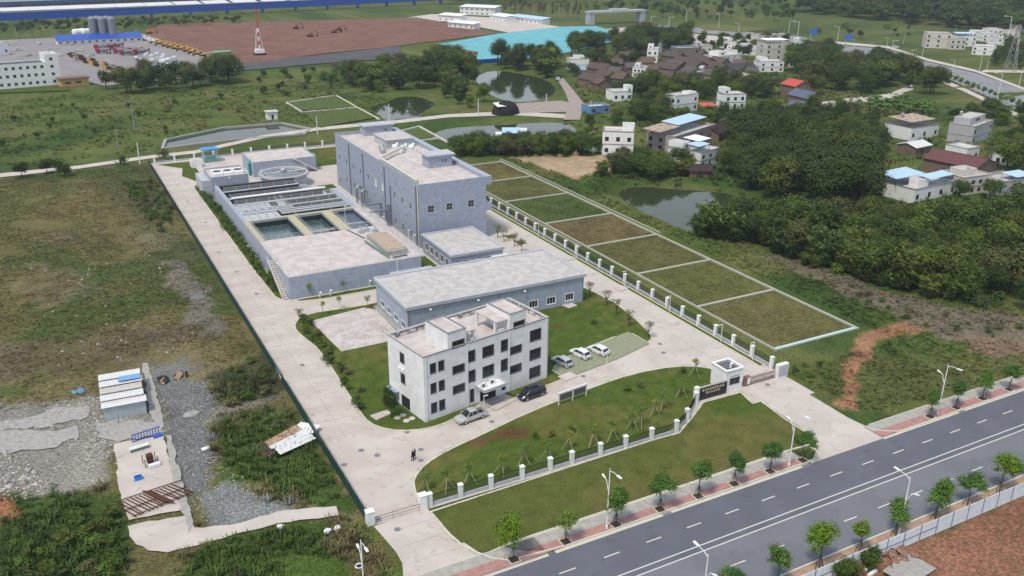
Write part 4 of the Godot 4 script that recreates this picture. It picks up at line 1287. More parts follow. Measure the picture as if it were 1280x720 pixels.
	for z in [-44.5, -38.0]:
		var br := MB.new()
		br.tube(Vector3(w + 0.9, 4.2, z), Vector3(w + 7.0, 4.2, z), 0.25, 0.25, 8)
		br.tube(Vector3(w + 7.0, 4.4, z), Vector3(w + 7.0, 0.2, z), 0.25, 0.25, 8)
		put(br, "link_pipe", M.pipe_grey, o)
	put(MB_box(23.4, 23.55, 0.1, 4.8, 0.01, 0.12), "downpipe", M.white, o)
func rear_plant():
	var o = thing("fan_house", "low grey block with three large fans set in its roof", "plant building", Vector3(38.9, 0, -251.4))
	block(o, Rect2(0, -11.3, 10.3, 11.3), 0, 6.2, M.plant_wall, {}, 0.35, M.roof_conc)
	for i in 3:
		var f = put(MB_box(1.3 + i * 2.9, 3.9 + i * 2.9, 5.86, 6.5, -7.4, -2.4), "fan_box", M.white_wall, o)
		var g := MB.new()
		g.tube(Vector3(2.6 + i * 2.9, 6.5, -5.0), Vector3(2.6 + i * 2.9, 6.62, -5.0), 1.15, 1.15, 16)
		put(g, "fan_ring", M.frame_dark, f)
	wall_lamp(o, Vector3(5.0, 5.6, 0), Vector3.BACK)
	rails(o, [Vector3(0.2, 6.2, -11.0), Vector3(10.1, 6.2, -11.0)])
	put(MB_box(-2.2, -0.005, 0, 4.9, -12.5, -2.0), "side_block", M.plant_trim, o)
	var c = thing("clarifier", "round open concrete clarifier tank with a bridge across it", "tank", Vector3(60.8, 0, -258.0))
	var t := MB.new()
	t.lathe(Vector3.ZERO, [[6.7, 0.0], [6.7, 2.9], [7.2, 3.2], [7.2, 3.8], [6.4, 3.8], [6.4, 3.0], [0.0, 2.9]], 44)
	put(t, "tank", tint("tank", Color(0.52, 0.53, 0.56)), c)
	var wl := MB.new()
	wl.lathe(Vector3.ZERO, [[5.6, 3.35], [5.6, 3.65], [5.2, 3.65], [5.2, 3.35]], 40)
	put(wl, "weir", M.stone, c)
	put(_disc(6.39, 3.3), "water", mat("clear_water", Color(0.28, 0.32, 0.34), 0.15, M.basin_water.albedo_texture, 5), c)
	put(MB_box(-6.9, 6.9, 3.85, 4.0, -0.5, 0.5), "bridge", M.plant_trim, c)
	rails(c, [Vector3(-6.9, 4.0, 0.45), Vector3(6.9, 4.0, 0.45)]); rails(c, [Vector3(-6.9, 4.0, -0.45), Vector3(6.9, 4.0, -0.45)])
	var md := MB.new()
	md.lathe(Vector3.ZERO, [[0.9, 4.0], [0.9, 4.6], [0.4, 5.1], [0.0, 5.1]], 12)
	put(md, "drive_motor", M.steel, c)
	var ring := []
	for i in 29: ring.append(Vector3(cos(TAU * i / 28) * 6.95, 3.8, sin(TAU * i / 28) * 6.95))
	rails(c, ring, 1.0, 1.5)
	var b = thing("filter_building", "flat roofed grey filter building behind the round tank", "building", Vector3(54.6, 0, -270.4))
	block(b, Rect2(0, -15.4, 19.6, 15.4), 0, 4.6, M.plant_wall, {}, 0.25, M.roof_conc)
	for x in [-0.5, 20.1]:
		var p := MB.new()
		p.path([Vector3(x, 0.1, -3.0), Vector3(x, 3.4, -3.0), Vector3(x * 0.98 + 0.3, 4.4, -4.0)], 0.45, 0.45, 9)
		put(p, "teal_pipe", M.teal, b)
	var stp := MB.new()
	for i in 14: stp.box(12.5 + i * 0.5, 13.0 + i * 0.5, 4.25 - i * 0.3, 4.5 - i * 0.3, 0.02, 1.1)
	put(stp, "outside_stair", M.roof_conc, b)
	rails(b, [Vector3(0.2, 4.6, -0.1), Vector3(19.4, 4.6, -0.1)], 1.0, 2.0)
	var k = thing("blue_roofed_kiosk", "small kiosk with a bright blue roof and teal pipework", "kiosk", Vector3(44.4, 0, -296.0))
	for q in [[0, 0], [4.2, 0], [0, -3], [4.2, -3]]: put(MB_box(q[0], q[0] + 0.15, 0, 4.0, q[1] - 0.15, q[1]), "post", M.white, k)
	put(MB_box(-0.5, 4.9, 4.0, 4.3, -3.6, 0.5), "roof", M.plastic_blue, k)
	put(MB_box(0.3, 4.0, 0, 1.8, -2.6, -0.4), "tank", M.plant_trim, k)
	for i in 3:
		var p := MB.new()
		p.tube(Vector3(-0.5, 0.6 + i * 0.6, 0.4), Vector3(5.2, 0.6 + i * 0.6, 0.4), 0.14, 0.14, 7)
		put(p, "pipe", M.teal, k)
	var g = thing("inlet_screen", "pale concrete inlet screen block beside the blue roofed kiosk", "plant", Vector3(39.6, 0, -290.0))
	put(MB_box(0, 3.2, 0, 2.2, -4, 0), "chamber", M.white_wall, g)
	put(MB_box(0.2, 3.0, 2.2, 2.35, -3.8, -0.2), "cover", M.roof_conc, g)
	rails(g, [Vector3(0.1, 2.2, -0.1), Vector3(3.1, 2.2, -0.1)])
	var m2 = thing("pipe_manifold", "tangle of grey process pipes between the round tank and the channels", "pipework", Vector3(50.5, 0, -247.6))
	for i in 7:
		var p := MB.new()
		p.path([Vector3(0.3, 1.6 + 0.1 * i, -0.4 - i * 0.35), Vector3(8 + i * 0.3, 1.7, -0.2 - i * 0.35), Vector3(15, 1.4, -0.6 - i * 0.3)], 0.14, 0.14, 6)
		put(p, "pipe", M.plant_trim if i % 2 else M.pipe_grey, m2)
	for x in [1.0, 6.5, 12.5]: put(MB_box(x, x + 0.3, 0, 1.4, -3, -0.2), "support", M.plant_wall, m2)
	var pg = thing("chemical_tanks", "rusty brown dosing skid on the paving between tank and hall", "skid", Vector3(67.5, 0, -236.5))
	put(MB_box(0, 4.5, 0, 0.3, -3, 0), "base", M.stone, pg)
	for i in 3:
		var tk := MB.new()
		tk.lathe(Vector3(0.9 + i * 1.4, 0.3, -1.4), [[0.6, 0], [0.6, 1.5], [0.3, 1.8], [0, 1.8]], 12)
		put(tk, "tank", M.rust, pg)
	rails(pg, [Vector3(0.1, 0.3, -0.1), Vector3(4.4, 0.3, -0.1)])
func _disc(r, y) -> MB:
	var p := PackedVector2Array()
	for i in 40: p.append(Vector2(cos(TAU * i / 40), sin(TAU * i / 40)) * r)
	var mb := MB.new()
	mb.sheet(p, y)
	return mb

# ---------------------------------------------------------------- fences, gates, guard house
func pier_fence(called, label, pts: Array, extra_pier_h := 1.9, pale := true):
	# white piers at the points, a low wall and dark railings between them
	var o = thing(called, label, "fence", pts[0])
	for p in pts:
		var q: Vector3 = p - pts[0]
		var mb := MB.new()
		mb.box(q.x - 0.28, q.x + 0.28, 0, extra_pier_h, q.z - 0.28, q.z + 0.28)
		mb.box(q.x - 0.34, q.x + 0.34, extra_pier_h, extra_pier_h + 0.12, q.z - 0.34, q.z + 0.34)
		put(mb, "pier", M.white_wall, o)
	for i in pts.size() - 1:
		var a: Vector3 = pts[i] - pts[0]
		var b: Vector3 = pts[i + 1] - pts[0]
		var dir := (b - a).normalized()
		var a1 := a + dir * 0.3
		var b1 := b - dir * 0.3
		var base := MB.new()
		base.bar(a1 + Vector3(0, 0.27, 0), b1 + Vector3(0, 0.27, 0), 0.26, 0.54)
		put(base, "low_wall", M.plant_trim, o)
		var r := MB.new()
		var n := int(a1.distance_to(b1) / 0.16)
		for k in range(1, n):
			var p := a1.lerp(b1, float(k) / n)
			r.box(p.x - 0.018, p.x + 0.018, 0.54, 1.75, p.z - 0.018, p.z + 0.018)
		for y in [0.65, 1.6]: r.bar(a1 + Vector3(0, y, 0), b1 + Vector3(0, y, 0), 0.05, 0.05)
		put(r, "railing", M.dark_rail, o)
	return o
func at3(x, z) -> Vector3: return Vector3(x, 0.0, z)
func fences():
	var a := []
	for q in [[575, 620], [614, 610], [652, 597.5], [688, 588], [714, 579], [748, 567], [781, 559], [813, 549]]:
		var p := G(q[0], q[1])
		a.append(at3(p.x, -90.7))
	a.push_front(at3(36.6, -90.7)); a.append(at3(77.1, -90.8)); a.append(at3(80.8, -92.9)); a.append(at3(85.4, -96.5))
	pier_fence("front_fence", "white piered garden fence with dark railings curving up to the dark name wall", a)
	var b := []
	for i in 31: b.append(at3(105.5 + 0.035 * i, -100.6 - i * 5.02))
	pier_fence("boundary_fence", "long fence of white piers and dark railings beside the reed beds", b)
	var c := []
	for i in 12: c.append(at3(30.0 + i * 6.2, -302.6))
	pier_fence("rear_fence", "white piered fence along the back of the works by the country road", c)
	# green mesh fence along the left drive
	var o = thing("mesh_fence", "dark green mesh fence along the concrete drive by the waste ground", "fence", at3(28.05, -301.5))
	var z := 0.0
	while z < 209.0:
		if not (z > 163.5 and z < 168.0):
			put(_post(z), "post", M.fence_green, o)
			var p := MB.new()
			p.box(-0.03, 0.03, 0.08, 1.85, z + 0.05, z + 2.93)
			for y in [0.5, 0.95, 1.4]: p.box(-0.045, 0.045, y, y + 0.05, z + 0.05, z + 2.93)
			put(p, "panel", M.fence_green, o)
		z += 3.0
	var g = thing("fallen_panel", "bright green fence panel leaning in the gap of the mesh fence", "panel", at3(28.0, -136.2))
	var gm := MB.new()
	gm.bx(Transform3D(Basis(Vector3.BACK, 0.25), Vector3(0.3, 0.9, 0)), Vector3(0.05, 1.8, 1.1))
	put(gm, "sheet", mat("bright_green", Color(0.01, 0.22, 0.12), 0.5), g)
	put(MB_box(-0.1, 0.0, 0, 1.6, -0.6, -0.5), "post", M.stone, g)
func _post(z) -> MB: return MB_box(-0.05, 0.05, 0.0, 1.95, z - 0.05, z + 0.05)
func gates():
	var o = thing("gate_house", "small white gate house with sunken flat roof by the sliding gate", "gate house", at3(92.0, -97.1))
	block(o, Rect2(0, -3.7, 3.6, 3.7), 0.0, 3.75, M.white_wall, {"F": [[0.9, 1.9, 1.2, 2.3, [2, 1, 0.06, "frame_dark", "glass"]], [2.05, 2.9, 1.2, 2.3, [2, 1, 0.06, "frame_dark", "glass"]], [1.0, 2.9, 2.55, 2.72, [1, 1, 0.0, "frame_dark", "frame_dark"], "sign_slot"]]}, 0.28, mat("felt_roof", Color(0.15, 0.15, 0.16), 0.9, M.t_fine, 3))
	var cp := MB.new()
	cp.ribbon(rect(0, 3.6, -3.7, 0.0), true, -0.12, 0.3, 3.755, 3.95)
	put(cp, "roof_rim", M.white, o)
	ac_unit(o, Vector3(2.3, 3.48, -1.5), 0.5)
	# name wall with its two rows of raised characters
	var s = thing("name_wall", "dark granite name wall with two rows of pale raised characters", "sign", at3(86.1, -96.8))
	put(MB_box(0.3, 5.95, 0, 2.25, -0.35, 0.0), "slab", mat("granite", Color(0.022, 0.023, 0.034), 0.35, M.t_fine, 3), s)
	put(MB_box(0.2, 6.05, 2.25, 2.34, -0.4, 0.05), "cap", M.stone, s)
	put(MB_box(-0.5, 0.2, 0, 2.55, -0.55, 0.1), "pier", M.white_wall, s)
	var rg := RandomNumberGenerator.new()
	rg.seed = 77
	for row in [[9, 0.75, 0.52, 1.55, 0.42], [6, 1.6, 0.52, 0.98, 0.36]]:
		for i in row[0]:
			var ch := MB.new()
			var x0: float = row[1] + i * row[2]
			var y0: float = row[3]
			var sz: float = row[4]
			for k in 3:   # strokes: level bars, an upright, a slanting foot
				var yy := y0 + sz * (0.12 + 0.36 * k + rg.randf_range(-0.05, 0.05))
				ch.box(x0 + rg.randf_range(0.0, 0.08), x0 + sz - rg.randf_range(0.0, 0.1), yy, yy + 0.055, 0.005, 0.05)
			var xm := x0 + sz * rg.randf_range(0.3, 0.6)
			ch.box(xm, xm + 0.06, y0 + 0.02, y0 + sz, 0.006, 0.052)
			ch.bar(Vector3(xm, y0 + sz * 0.5, 0.03), Vector3(x0 + rg.randf_range(-0.02, 0.05), y0, 0.03), 0.05, 0.04)
			put(ch, "character", mat("gilt", Color(0.62, 0.52, 0.38), 0.4), s)
	# sliding gate with its motor, and the white block at its end
	var g = thing("sliding_gate", "folding steel sliding gate drawn across the main drive", "gate", at3(96.3, -97.4))
	var mo = put(MB_box(0.05, 1.15, 0.05, 1.75, -0.3, 0.3), "motor_box", mat("gate_red", Color(0.22, 0.10, 0.08), 0.5), g)
	put(MB_box(0.5, 1.1, 0.35, 1.55, 0.3, 0.34), "front_plate", M.white, mo)
	for i in 22:
		var x := 1.35 + i * 0.255
		var lt := MB.new()
		lt.bar(Vector3(x, 0.15, -0.12), Vector3(x + 0.2, 1.45, -0.12), 0.06, 0.06)
		lt.bar(Vector3(x + 0.2, 0.15, 0.12), Vector3(x, 1.45, 0.12), 0.06, 0.06)
		lt.tube(Vector3(x + 0.1, 0.08, -0.14), Vector3(x + 0.1, 0.08, 0.14), 0.07, 0.07, 7)
		put(lt, "lattice", mat("gate_steel", Color(0.40, 0.33, 0.30), 0.4, null, 1, false, 0.5), g)
	put(MB_box(1.2, 7.0, 0.012, 0.05, -0.2, 0.2), "track", M.coping, g)
	var b = thing("gate_post_block", "broad white block with a recessed panel closing the sliding gate", "gate post", at3(103.3, -97.2))
	put(MB_box(0, 2.4, 0, 2.45, -0.35, 0.35), "block", M.white_wall, b)
	put(MB_box(0.2, 2.2, 0.25, 2.2, 0.352, 0.39), "panel", M.plant_trim, b)
	# rear gate of the lower drive: two white posts and a low barrier
	for q in [[28.35, "white square gate post at the end of the green mesh fence", 1.95], [35.6, "white square gate post at the start of the garden fence", 2.1]]:
		var p = thing("gate_post", q[1], "gate post", at3(q[0], -90.6))
		put(MB_box(-0.5, 0.5, 0, q[2], -0.5, 0.4), "shaft", M.white_wall, p)
		put(MB_box(-0.56, 0.56, q[2], q[2] + 0.1, -0.56, 0.46), "cap", M.white, p)
	var r = thing("rail_barrier", "thin two rail steel barrier across the lower drive between two gate posts", "barrier", at3(28.9, -90.4))
	for y in [0.55, 1.0]:
		var t := MB.new()
		t.tube(Vector3(0, y, 0), Vector3(6.2, y, 0), 0.035, 0.035, 5)
		put(t, "rail", M.rust, r)
	for x in [0.1, 2.45, 6.1]:
		var t := MB.new()
		t.tube(Vector3(x, 0, 0), Vector3(x, 1.45 if x == 2.45 else 1.05, 0), 0.04, 0.04, 5)
		put(t, "post", M.steel, r)
func street_lamp(p: Vector3, h: float, turn: float, label, group, small := true):
	var o = thing("street_lamp", label, "street lamp", p, turn, group)
	if not meshes.has("lamp"):
		var a := MB.new()
		a.lathe(Vector3.ZERO, [[0.16, 0], [0.16, 0.5], [0.11, 0.6], [0.06, 1.0 * 9]], 8)
		var b := MB.new()
		b.path([Vector3(0, 8.6, 0), Vector3(0, 8.9, 0.7), Vector3(0, 8.95, 1.6)], 0.05, 0.04, 6)
		var c := MB.new()
		c.bx(Transform3D(Basis(Vector3.RIGHT, -0.06), Vector3(0, 8.97, 2.0)), Vector3(0.3, 0.12, 0.85))
		var d := MB.new()
		d.path([Vector3(0, 5.6, 0), Vector3(0, 6.2, -0.35), Vector3(0, 6.9, -0.55), Vector3(0, 7.15, -1.0)], 0.06, 0.045, 6)
		d.bx(Transform3D(Basis(Vector3.RIGHT, 0.3), Vector3(0, 7.2, -1.3)), Vector3(0.25, 0.1, 0.6))
		meshes.lamp = [a.mesh(), b.mesh(), c.mesh(), d.mesh()]
	put(meshes.lamp[0], "pole", M.lamp_white, o); put(meshes.lamp[1], "arm", M.lamp_white, o); put(meshes.lamp[2], "lamp_head", M.lamp_white, o)
	if small: put(meshes.lamp[3], "side_arm", M.lamp_white, o)
	o.scale = Vector3.ONE * (h / 9.0)
func yard_lamp(p: Vector3):
	var o = thing("yard_lamp", "slim pale lamp post along the piered boundary fence", "lamp post", p, 0, "lamp posts by the boundary fence")
	var a := MB.new()
	a.tube(Vector3.ZERO, Vector3(0, 3.6, 0), 0.07, 0.05, 6)
	put(a, "pole", M.lamp_white, o)
	put(MB_box(-0.9, 0.05, 3.6, 3.68, -0.06, 0.06), "lamp_head", M.lamp_white, o)
func small_site():
	for q in [[757, 660], [986, 583]]: street_lamp(at3(G(q[0], q[1]).x, -75.9), 9.0, 0.0, "white two armed street lamp on the red pavement in front of the works", "street lamps before the works")
	street_lamp(at3(G(1170, 518).x, -75.9), 9.0, 0.0, "white two armed street lamp on the red pavement beside the waste ground", "")
	street_lamp(at3(23.0, -77.4), 8.6, 0.0, "white two armed street lamp beside the lower drive on the weedy verge", "")
	for x in [54.8, 86.2, 117.0]: street_lamp(at3(x, -57.6), 9.0, PI, "white two armed street lamp on the tan pavement by the blue hoarding", "street lamps along the hoarding")
	for z in [-104.0, -112.5, -128.0, -143.5, -163.0, -181.0, -207.0]: yard_lamp(at3(104.3, z))
	for q in [[605, 519], [758, 461]]:
		var p := G(q[0], q[1])
		var o = thing("drive_lamp", "slim white lamp post on the drive in front of the office" if q[0] < 700 else "slim white lamp post on the drive before the car park", "lamp post", p)
		var a := MB.new()
		a.tube(Vector3.ZERO, Vector3(0, 3.4, 0), 0.06, 0.045, 6)
		put(a, "pole", M.lamp_white, o)
		put(MB_box(-0.1, 0.7, 3.35, 3.44, -0.08, 0.08), "lamp_head", M.lamp_white, o)
	var mh := MB.new()
	mh.tube(Vector3(0, 0.005, 0), Vector3(0, 0.03, 0), 0.42, 0.42, 14)
	var mhm := mh.mesh()
	for q in [[40.9, -138.1], [32.9, -138.6], [33.0, -107.7], [34.6, -105.4], [29.6, -105.2], [40.8, -103.9], [39.7, -101.3], [40.8, -109.4], [53.6, -106.3], [74.3, -112.7], [93.8, -117.1], [92.1, -113.8], [73.5, -107.9], [31.0, -88.0], [100.3, -95.9], [97.5, -139.0], [32.5, -190.0], [31.5, -205.0], [33.0, -230.0], [32.0, -252.0], [33.4, -175.0], [99.5, -170.0], [98.0, -200.0]]:
		var o = put(mhm, "manhole_cover", M.coping, self)
		o.position = Vector3(q[0], 0.013, q[1])
		tag(o, "round dark manhole cover set in the pale concrete drive", "manhole cover", "manhole covers in the drives")
	for q in [[705, 470], [772, 400], [712, 383], [635, 318], [560, 700], [962, 466]]:
		pass
	for q in [[103.0, -98.9, 1.4], [71.8, -113.6, 1.4], [88.3, -140.0, 1.2], [102.9, -164.0, 1.3], [103.0, -143.0, 1.2]]:
		var o = put(MB_box(-q[2], q[2], 0, 0.2, -1.0, 1.0), "concrete_cover", M.roof_conc, self)
		o.position = Vector3(q[0], 0.0, q[1]); o.rotation.y = 0.2
		tag(o, "pale rectangular concrete chamber cover beside the drive", "chamber cover", "chamber covers")
	var nb = thing("notice_board", "double glazed notice board on white posts along the drive kerb", "notice board", Vector3(65.3, 0.08, -105.8), atan2(0.75, 5.77))
	for x in [0.0, 2.85, 5.7]: put(MB_box(x - 0.07, x + 0.07, 0, 2.3, -0.07, 0.07), "post", M.white, nb)
	for x in [0.1, 2.95]:
		put(MB_box(x, x + 2.65, 0.75, 1.95, -0.05, 0.05), "case", M.white, nb)
		put(MB_box(x + 0.08, x + 2.57, 0.82, 1.88, 0.052, 0.07), "pane", mat("board_glass", Color(0.10, 0.10, 0.10), 0.2), nb)
	put(MB_box(-0.15, 5.85, 2.1, 2.25, -0.12, 0.12), "roof", M.white, nb)
	for q in [[504, 519], [508, 526], [515, 523], [497, 522]]:
		var p := G(q[0], q[1], 0.08)
		var o := MB.new()
		o.lathe(Vector3.ZERO, [[0.55, 0.0], [0.5, 0.08], [0.0, 0.1]], 9)
		var s = put(o, "stepping_stone", M.roof_conc, self)
		s.position = p
		tag(s, "pale stepping stone in the lawn by the office corner", "stone", "stepping stones by the office")
	for q in [[400, 372], [413, 369], [462, 357]]:
		var p := G(q[0], q[1], 0.08)
		var o = thing("ventilator", "small white hooded ventilator in the grass before the basins", "ventilator", p, 0, "ventilators before the basins")
		var a := MB.new()
		a.path([Vector3.ZERO, Vector3(0, 0.9, 0), Vector3(0.15, 1.1, 0.2)], 0.13, 0.13, 7)
		put(a, "pipe", M.white, o)
		var h := MB.new()
		h.blob(Vector3(0.15, 1.15, 0.25), Vector3(0.28, 0.2, 0.28), 8, 4)
		put(h, "hood", M.white, o)
func build_site():
	office(); shed(); hall(); annex(); basins(); rear_plant(); fences(); gates(); small_site()
	vehicles(); people()

# ---------------------------------------------------------------- vehicles
func loft(st: Array, crown_h := 0.04) -> MB:
	# st: [x, y_low, y_high, half_low, half_high] along the vehicle; rings of ten points
	var mb := MB.new()
	var rings := []
	for s in st:
		var r := []
		var ym := lerpf(s[1], s[2], 0.55)
		var wm := maxf(s[3], s[4])
		for q in [[-s[3] * 0.92, s[1]], [-s[3], lerpf(s[1], s[2], 0.15)], [-wm, ym], [-s[4], s[2] - 0.03], [-s[4] * 0.9, s[2] + 0.01], [0, s[2] + crown_h]]:
			r.append(Vector3(s[0], q[1], q[0]))
		for k in [4, 3, 2, 1, 0]: r.append(Vector3(r[k].x, r[k].y, -r[k].z))
		rings.append(r)
	for i in rings.size() - 1:
		for k in 11:
			var a: Vector3 = rings[i][k]
			var b: Vector3 = rings[i][(k + 1) % 11]
			mb.quad(a, rings[i + 1][k], rings[i + 1][(k + 1) % 11], b)
	for e in [0, rings.size() - 1]:
		for k in range(1, 10):
			if e == 0: mb.tri(rings[e][0], rings[e][k], rings[e][k + 1])
			else: mb.tri(rings[e][0], rings[e][k + 1], rings[e][k])
	return mb
func wheels(o, xs: Array, half, r, w := 0.22):
	var key := "wheel%.2f_%.2f" % [r, w]
	if not meshes.has(key):
		var t := MB.new()
		t.tube(Vector3(0, 0, -w / 2), Vector3(0, 0, w / 2), r, r, 18)
		var m := MB.new()
		m.tube(Vector3(0, 0, -w / 2 - 0.012), Vector3(0, 0, w / 2 + 0.012), r * 0.66, r * 0.66, 14)
		meshes[key] = [t.mesh(), m.mesh()]
	for x in xs:
		for s in [-1, 1]:
			var wh = put(meshes[key][0], "wheel", M.rubber, o)
			wh.position = Vector3(x, r, s * (half - w / 2))
			put(meshes[key][1], "rim", M.rim, wh)
func car(kind, paint_m, at, turn, label, group = ""):
	var o = thing({"hatch": "parked_car", "van": "passenger_van", "pickup": "pickup_truck"}[kind], label, {"hatch": "car", "van": "van", "pickup": "pickup"}[kind], at, turn, group)
	var hw := 0.88
	if kind == "hatch":
		put(loft([[-2.15, 0.42, 0.75, 0.70, 0.62], [-2.05, 0.28, 0.98, 0.80, 0.78], [-1.3, 0.22, 1.0, hw, 0.84], [0.9, 0.22, 0.98, hw, 0.82], [1.55, 0.24, 0.90, 0.86, 0.74], [2.05, 0.28, 0.74, 0.78, 0.60], [2.2, 0.38, 0.6, 0.62, 0.5]]), "body", paint_m, o)
		put(loft([[-1.98, 0.95, 1.0, 0.76, 0.70], [-1.5, 0.97, 1.42, 0.80, 0.62], [-0.9, 0.98, 1.52, 0.81, 0.64], [0.3, 0.98, 1.50, 0.81, 0.63], [1.15, 0.94, 1.0, 0.78, 0.68]]), "window_band", M.glass, o)
		put(loft([[-1.62, 1.38, 1.44, 0.64, 0.62], [-0.9, 1.47, 1.55, 0.67, 0.62], [0.32, 1.45, 1.53, 0.66, 0.61], [0.5, 1.36, 1.42, 0.66, 0.60]]), "roof_panel", paint_m, o)
		for s in [-1, 1]:
			for q in [[[1.15, 0.96, 0.80], [0.38, 1.48, 0.655]], [[-0.35, 0.97, 0.83], [-0.35, 1.49, 0.67]], [[-1.4, 0.98, 0.82], [-1.1, 1.48, 0.665]], [[-1.98, 0.98, 0.78], [-1.5, 1.42, 0.66]]]:
				var pl := MB.new()
				pl.bar(Vector3(q[0][0], q[0][1], s * q[0][2]), Vector3(q[1][0], q[1][1], s * q[1][2]), 0.05, 0.09)
				put(pl, "pillar", paint_m, o)
			put(MB_box(1.9, 2.12, 0.6, 0.74, s * 0.62 - 0.13, s * 0.62 + 0.13), "headlight", M.glass_pale, o)
			put(MB_box(-2.13, -1.98, 0.72, 0.95, s * 0.68 - 0.1, s * 0.68 + 0.1), "tail_light", mat("tail", Color(0.35, 0.015, 0.015), 0.3), o)
			put(MB_box(0.75, 0.9, 0.98, 1.1, s * 0.97 - 0.1, s * 0.97 + 0.1), "mirror", paint_m, o)
		put(MB_box(-2.19, -2.1, 0.5, 0.62, -0.26, 0.26), "number_plate", M.blue_paint, o)
		wheels(o, [-1.32, 1.32], 0.89, 0.33)
	elif kind == "van":
		put(loft([[-2.4, 0.4, 1.05, 0.80, 0.76], [-2.32, 0.28, 1.1, 0.86, 0.84], [-1.2, 0.24, 1.08, 0.92, 0.88], [1.2, 0.24, 1.02, 0.92, 0.86], [1.9, 0.26, 0.92, 0.88, 0.76], [2.35, 0.3, 0.72, 0.78, 0.60], [2.45, 0.42, 0.6, 0.62, 0.5]]), "body", paint_m, o)
		put(loft([[-2.34, 1.06, 1.2, 0.84, 0.80], [-2.1, 1.06, 1.72, 0.86, 0.70], [-1.0, 1.06, 1.82, 0.88, 0.72], [0.5, 1.04, 1.78, 0.87, 0.70], [1.55, 0.98, 1.06, 0.82, 0.72]]), "window_band", M.glass, o)
		put(loft([[-2.2, 1.68, 1.76, 0.72, 0.70], [-1.0, 1.76, 1.85, 0.75, 0.70], [0.5, 1.72, 1.81, 0.73, 0.68], [0.72, 1.62, 1.70, 0.72, 0.66]]), "roof_panel", paint_m, o)
		for s in [-1, 1]:
			for q in [[[1.55, 1.0, 0.84], [0.6, 1.74, 0.72]], [[0.2, 1.04, 0.90], [0.1, 1.76, 0.74]], [[-1.0, 1.06, 0.90], [-1.0, 1.78, 0.76]], [[-2.3, 1.06, 0.86], [-2.12, 1.72, 0.74]]]:
				var pl := MB.new()
				pl.bar(Vector3(q[0][0], q[0][1], s * q[0][2]), Vector3(q[1][0], q[1][1], s * q[1][2]), 0.05, 0.1)
				put(pl, "pillar", paint_m, o)
			put(MB_box(2.12, 2.36, 0.62, 0.8, s * 0.62 - 0.16, s * 0.62 + 0.16), "headlight", M.glass_pale, o)
			put(MB_box(-2.42, -2.3, 0.85, 1.3, s * 0.76 - 0.07, s * 0.76 + 0.07), "tail_light", M.get("tail", M.rust), o)
			put(MB_box(1.0, 1.15, 1.05, 1.2, s * 1.0 - 0.1, s * 1.0 + 0.1), "mirror", paint_m, o)
		put(MB_box(2.4, 2.47, 0.42, 0.55, -0.26, 0.26), "number_plate", M.blue_paint, o)
		wheels(o, [-1.55, 1.5], 0.92, 0.34)
	else:
		put(loft([[-0.75, 0.45, 1.12, 0.92, 0.88], [1.25, 0.42, 1.10, 0.93, 0.86], [2.1, 0.45, 1.05, 0.90, 0.80], [2.58, 0.5, 0.92, 0.84, 0.70], [2.68, 0.55, 0.8, 0.7, 0.6]]), "body", paint_m, o)
		put(loft([[-0.8, 1.10, 1.2, 0.84, 0.80], [-0.6, 1.10, 1.76, 0.85, 0.66], [0.5, 1.10, 1.78, 0.85, 0.66], [1.3, 1.08, 1.14, 0.82, 0.72]]), "window_band", M.glass, o)
		put(loft([[-0.7, 1.72, 1.78, 0.68, 0.66], [0.0, 1.74, 1.83, 0.70, 0.66], [0.55, 1.70, 1.79, 0.68, 0.64]]), "roof_panel", paint_m, o)
		for s in [-1, 1]:
			for q in [[[1.3, 1.10, 0.84], [0.52, 1.75, 0.69]], [[0.2, 1.1, 0.88], [0.15, 1.76, 0.71]], [[-0.75, 1.12, 0.87], [-0.62, 1.74, 0.70]]]:
				var pl := MB.new()
				pl.bar(Vector3(q[0][0], q[0][1], s * q[0][2]), Vector3(q[1][0], q[1][1], s * q[1][2]), 0.05, 0.1)
				put(pl, "pillar", paint_m, o)
			put(MB_box(2.35, 2.6, 0.75, 0.95, s * 0.68 - 0.15, s * 0.68 + 0.15), "headlight", M.glass_pale, o)
			put(MB_box(-2.55, -0.78, 0.5, 1.15, s * 0.86 - 0.06, s * 0.86 + 0.06), "bed_side", paint_m, o)
			put(MB_box(-2.6, -2.555, 0.75, 1.05, s * 0.82 - 0.09, s * 0.82 + 0.09), "tail_light", M.get("tail", M.rust), o)
			put(MB_box(0.95, 1.1, 1.12, 1.3, s * 1.0 - 0.1, s * 1.0 + 0.1), "mirror", paint_m, o)
		put(MB_box(-2.55, -0.78, 0.5, 0.62, -0.8, 0.8), "bed_floor", M.rubber, o)
		put(MB_box(-2.56, -2.48, 0.62, 1.13, -0.795, 0.795), "tailgate", paint_m, o)
		var rb := MB.new()
		rb.path([Vector3(-0.95, 1.15, -0.75), Vector3(-1.0, 1.75, -0.6), Vector3(-1.0, 1.75, 0.6), Vector3(-0.95, 1.15, 0.75)], 0.035, 0.035, 6)
		put(rb, "roll_bar", M.steel, o)
		wheels(o, [-1.65, 1.5], 0.92, 0.38, 0.25)
	return o
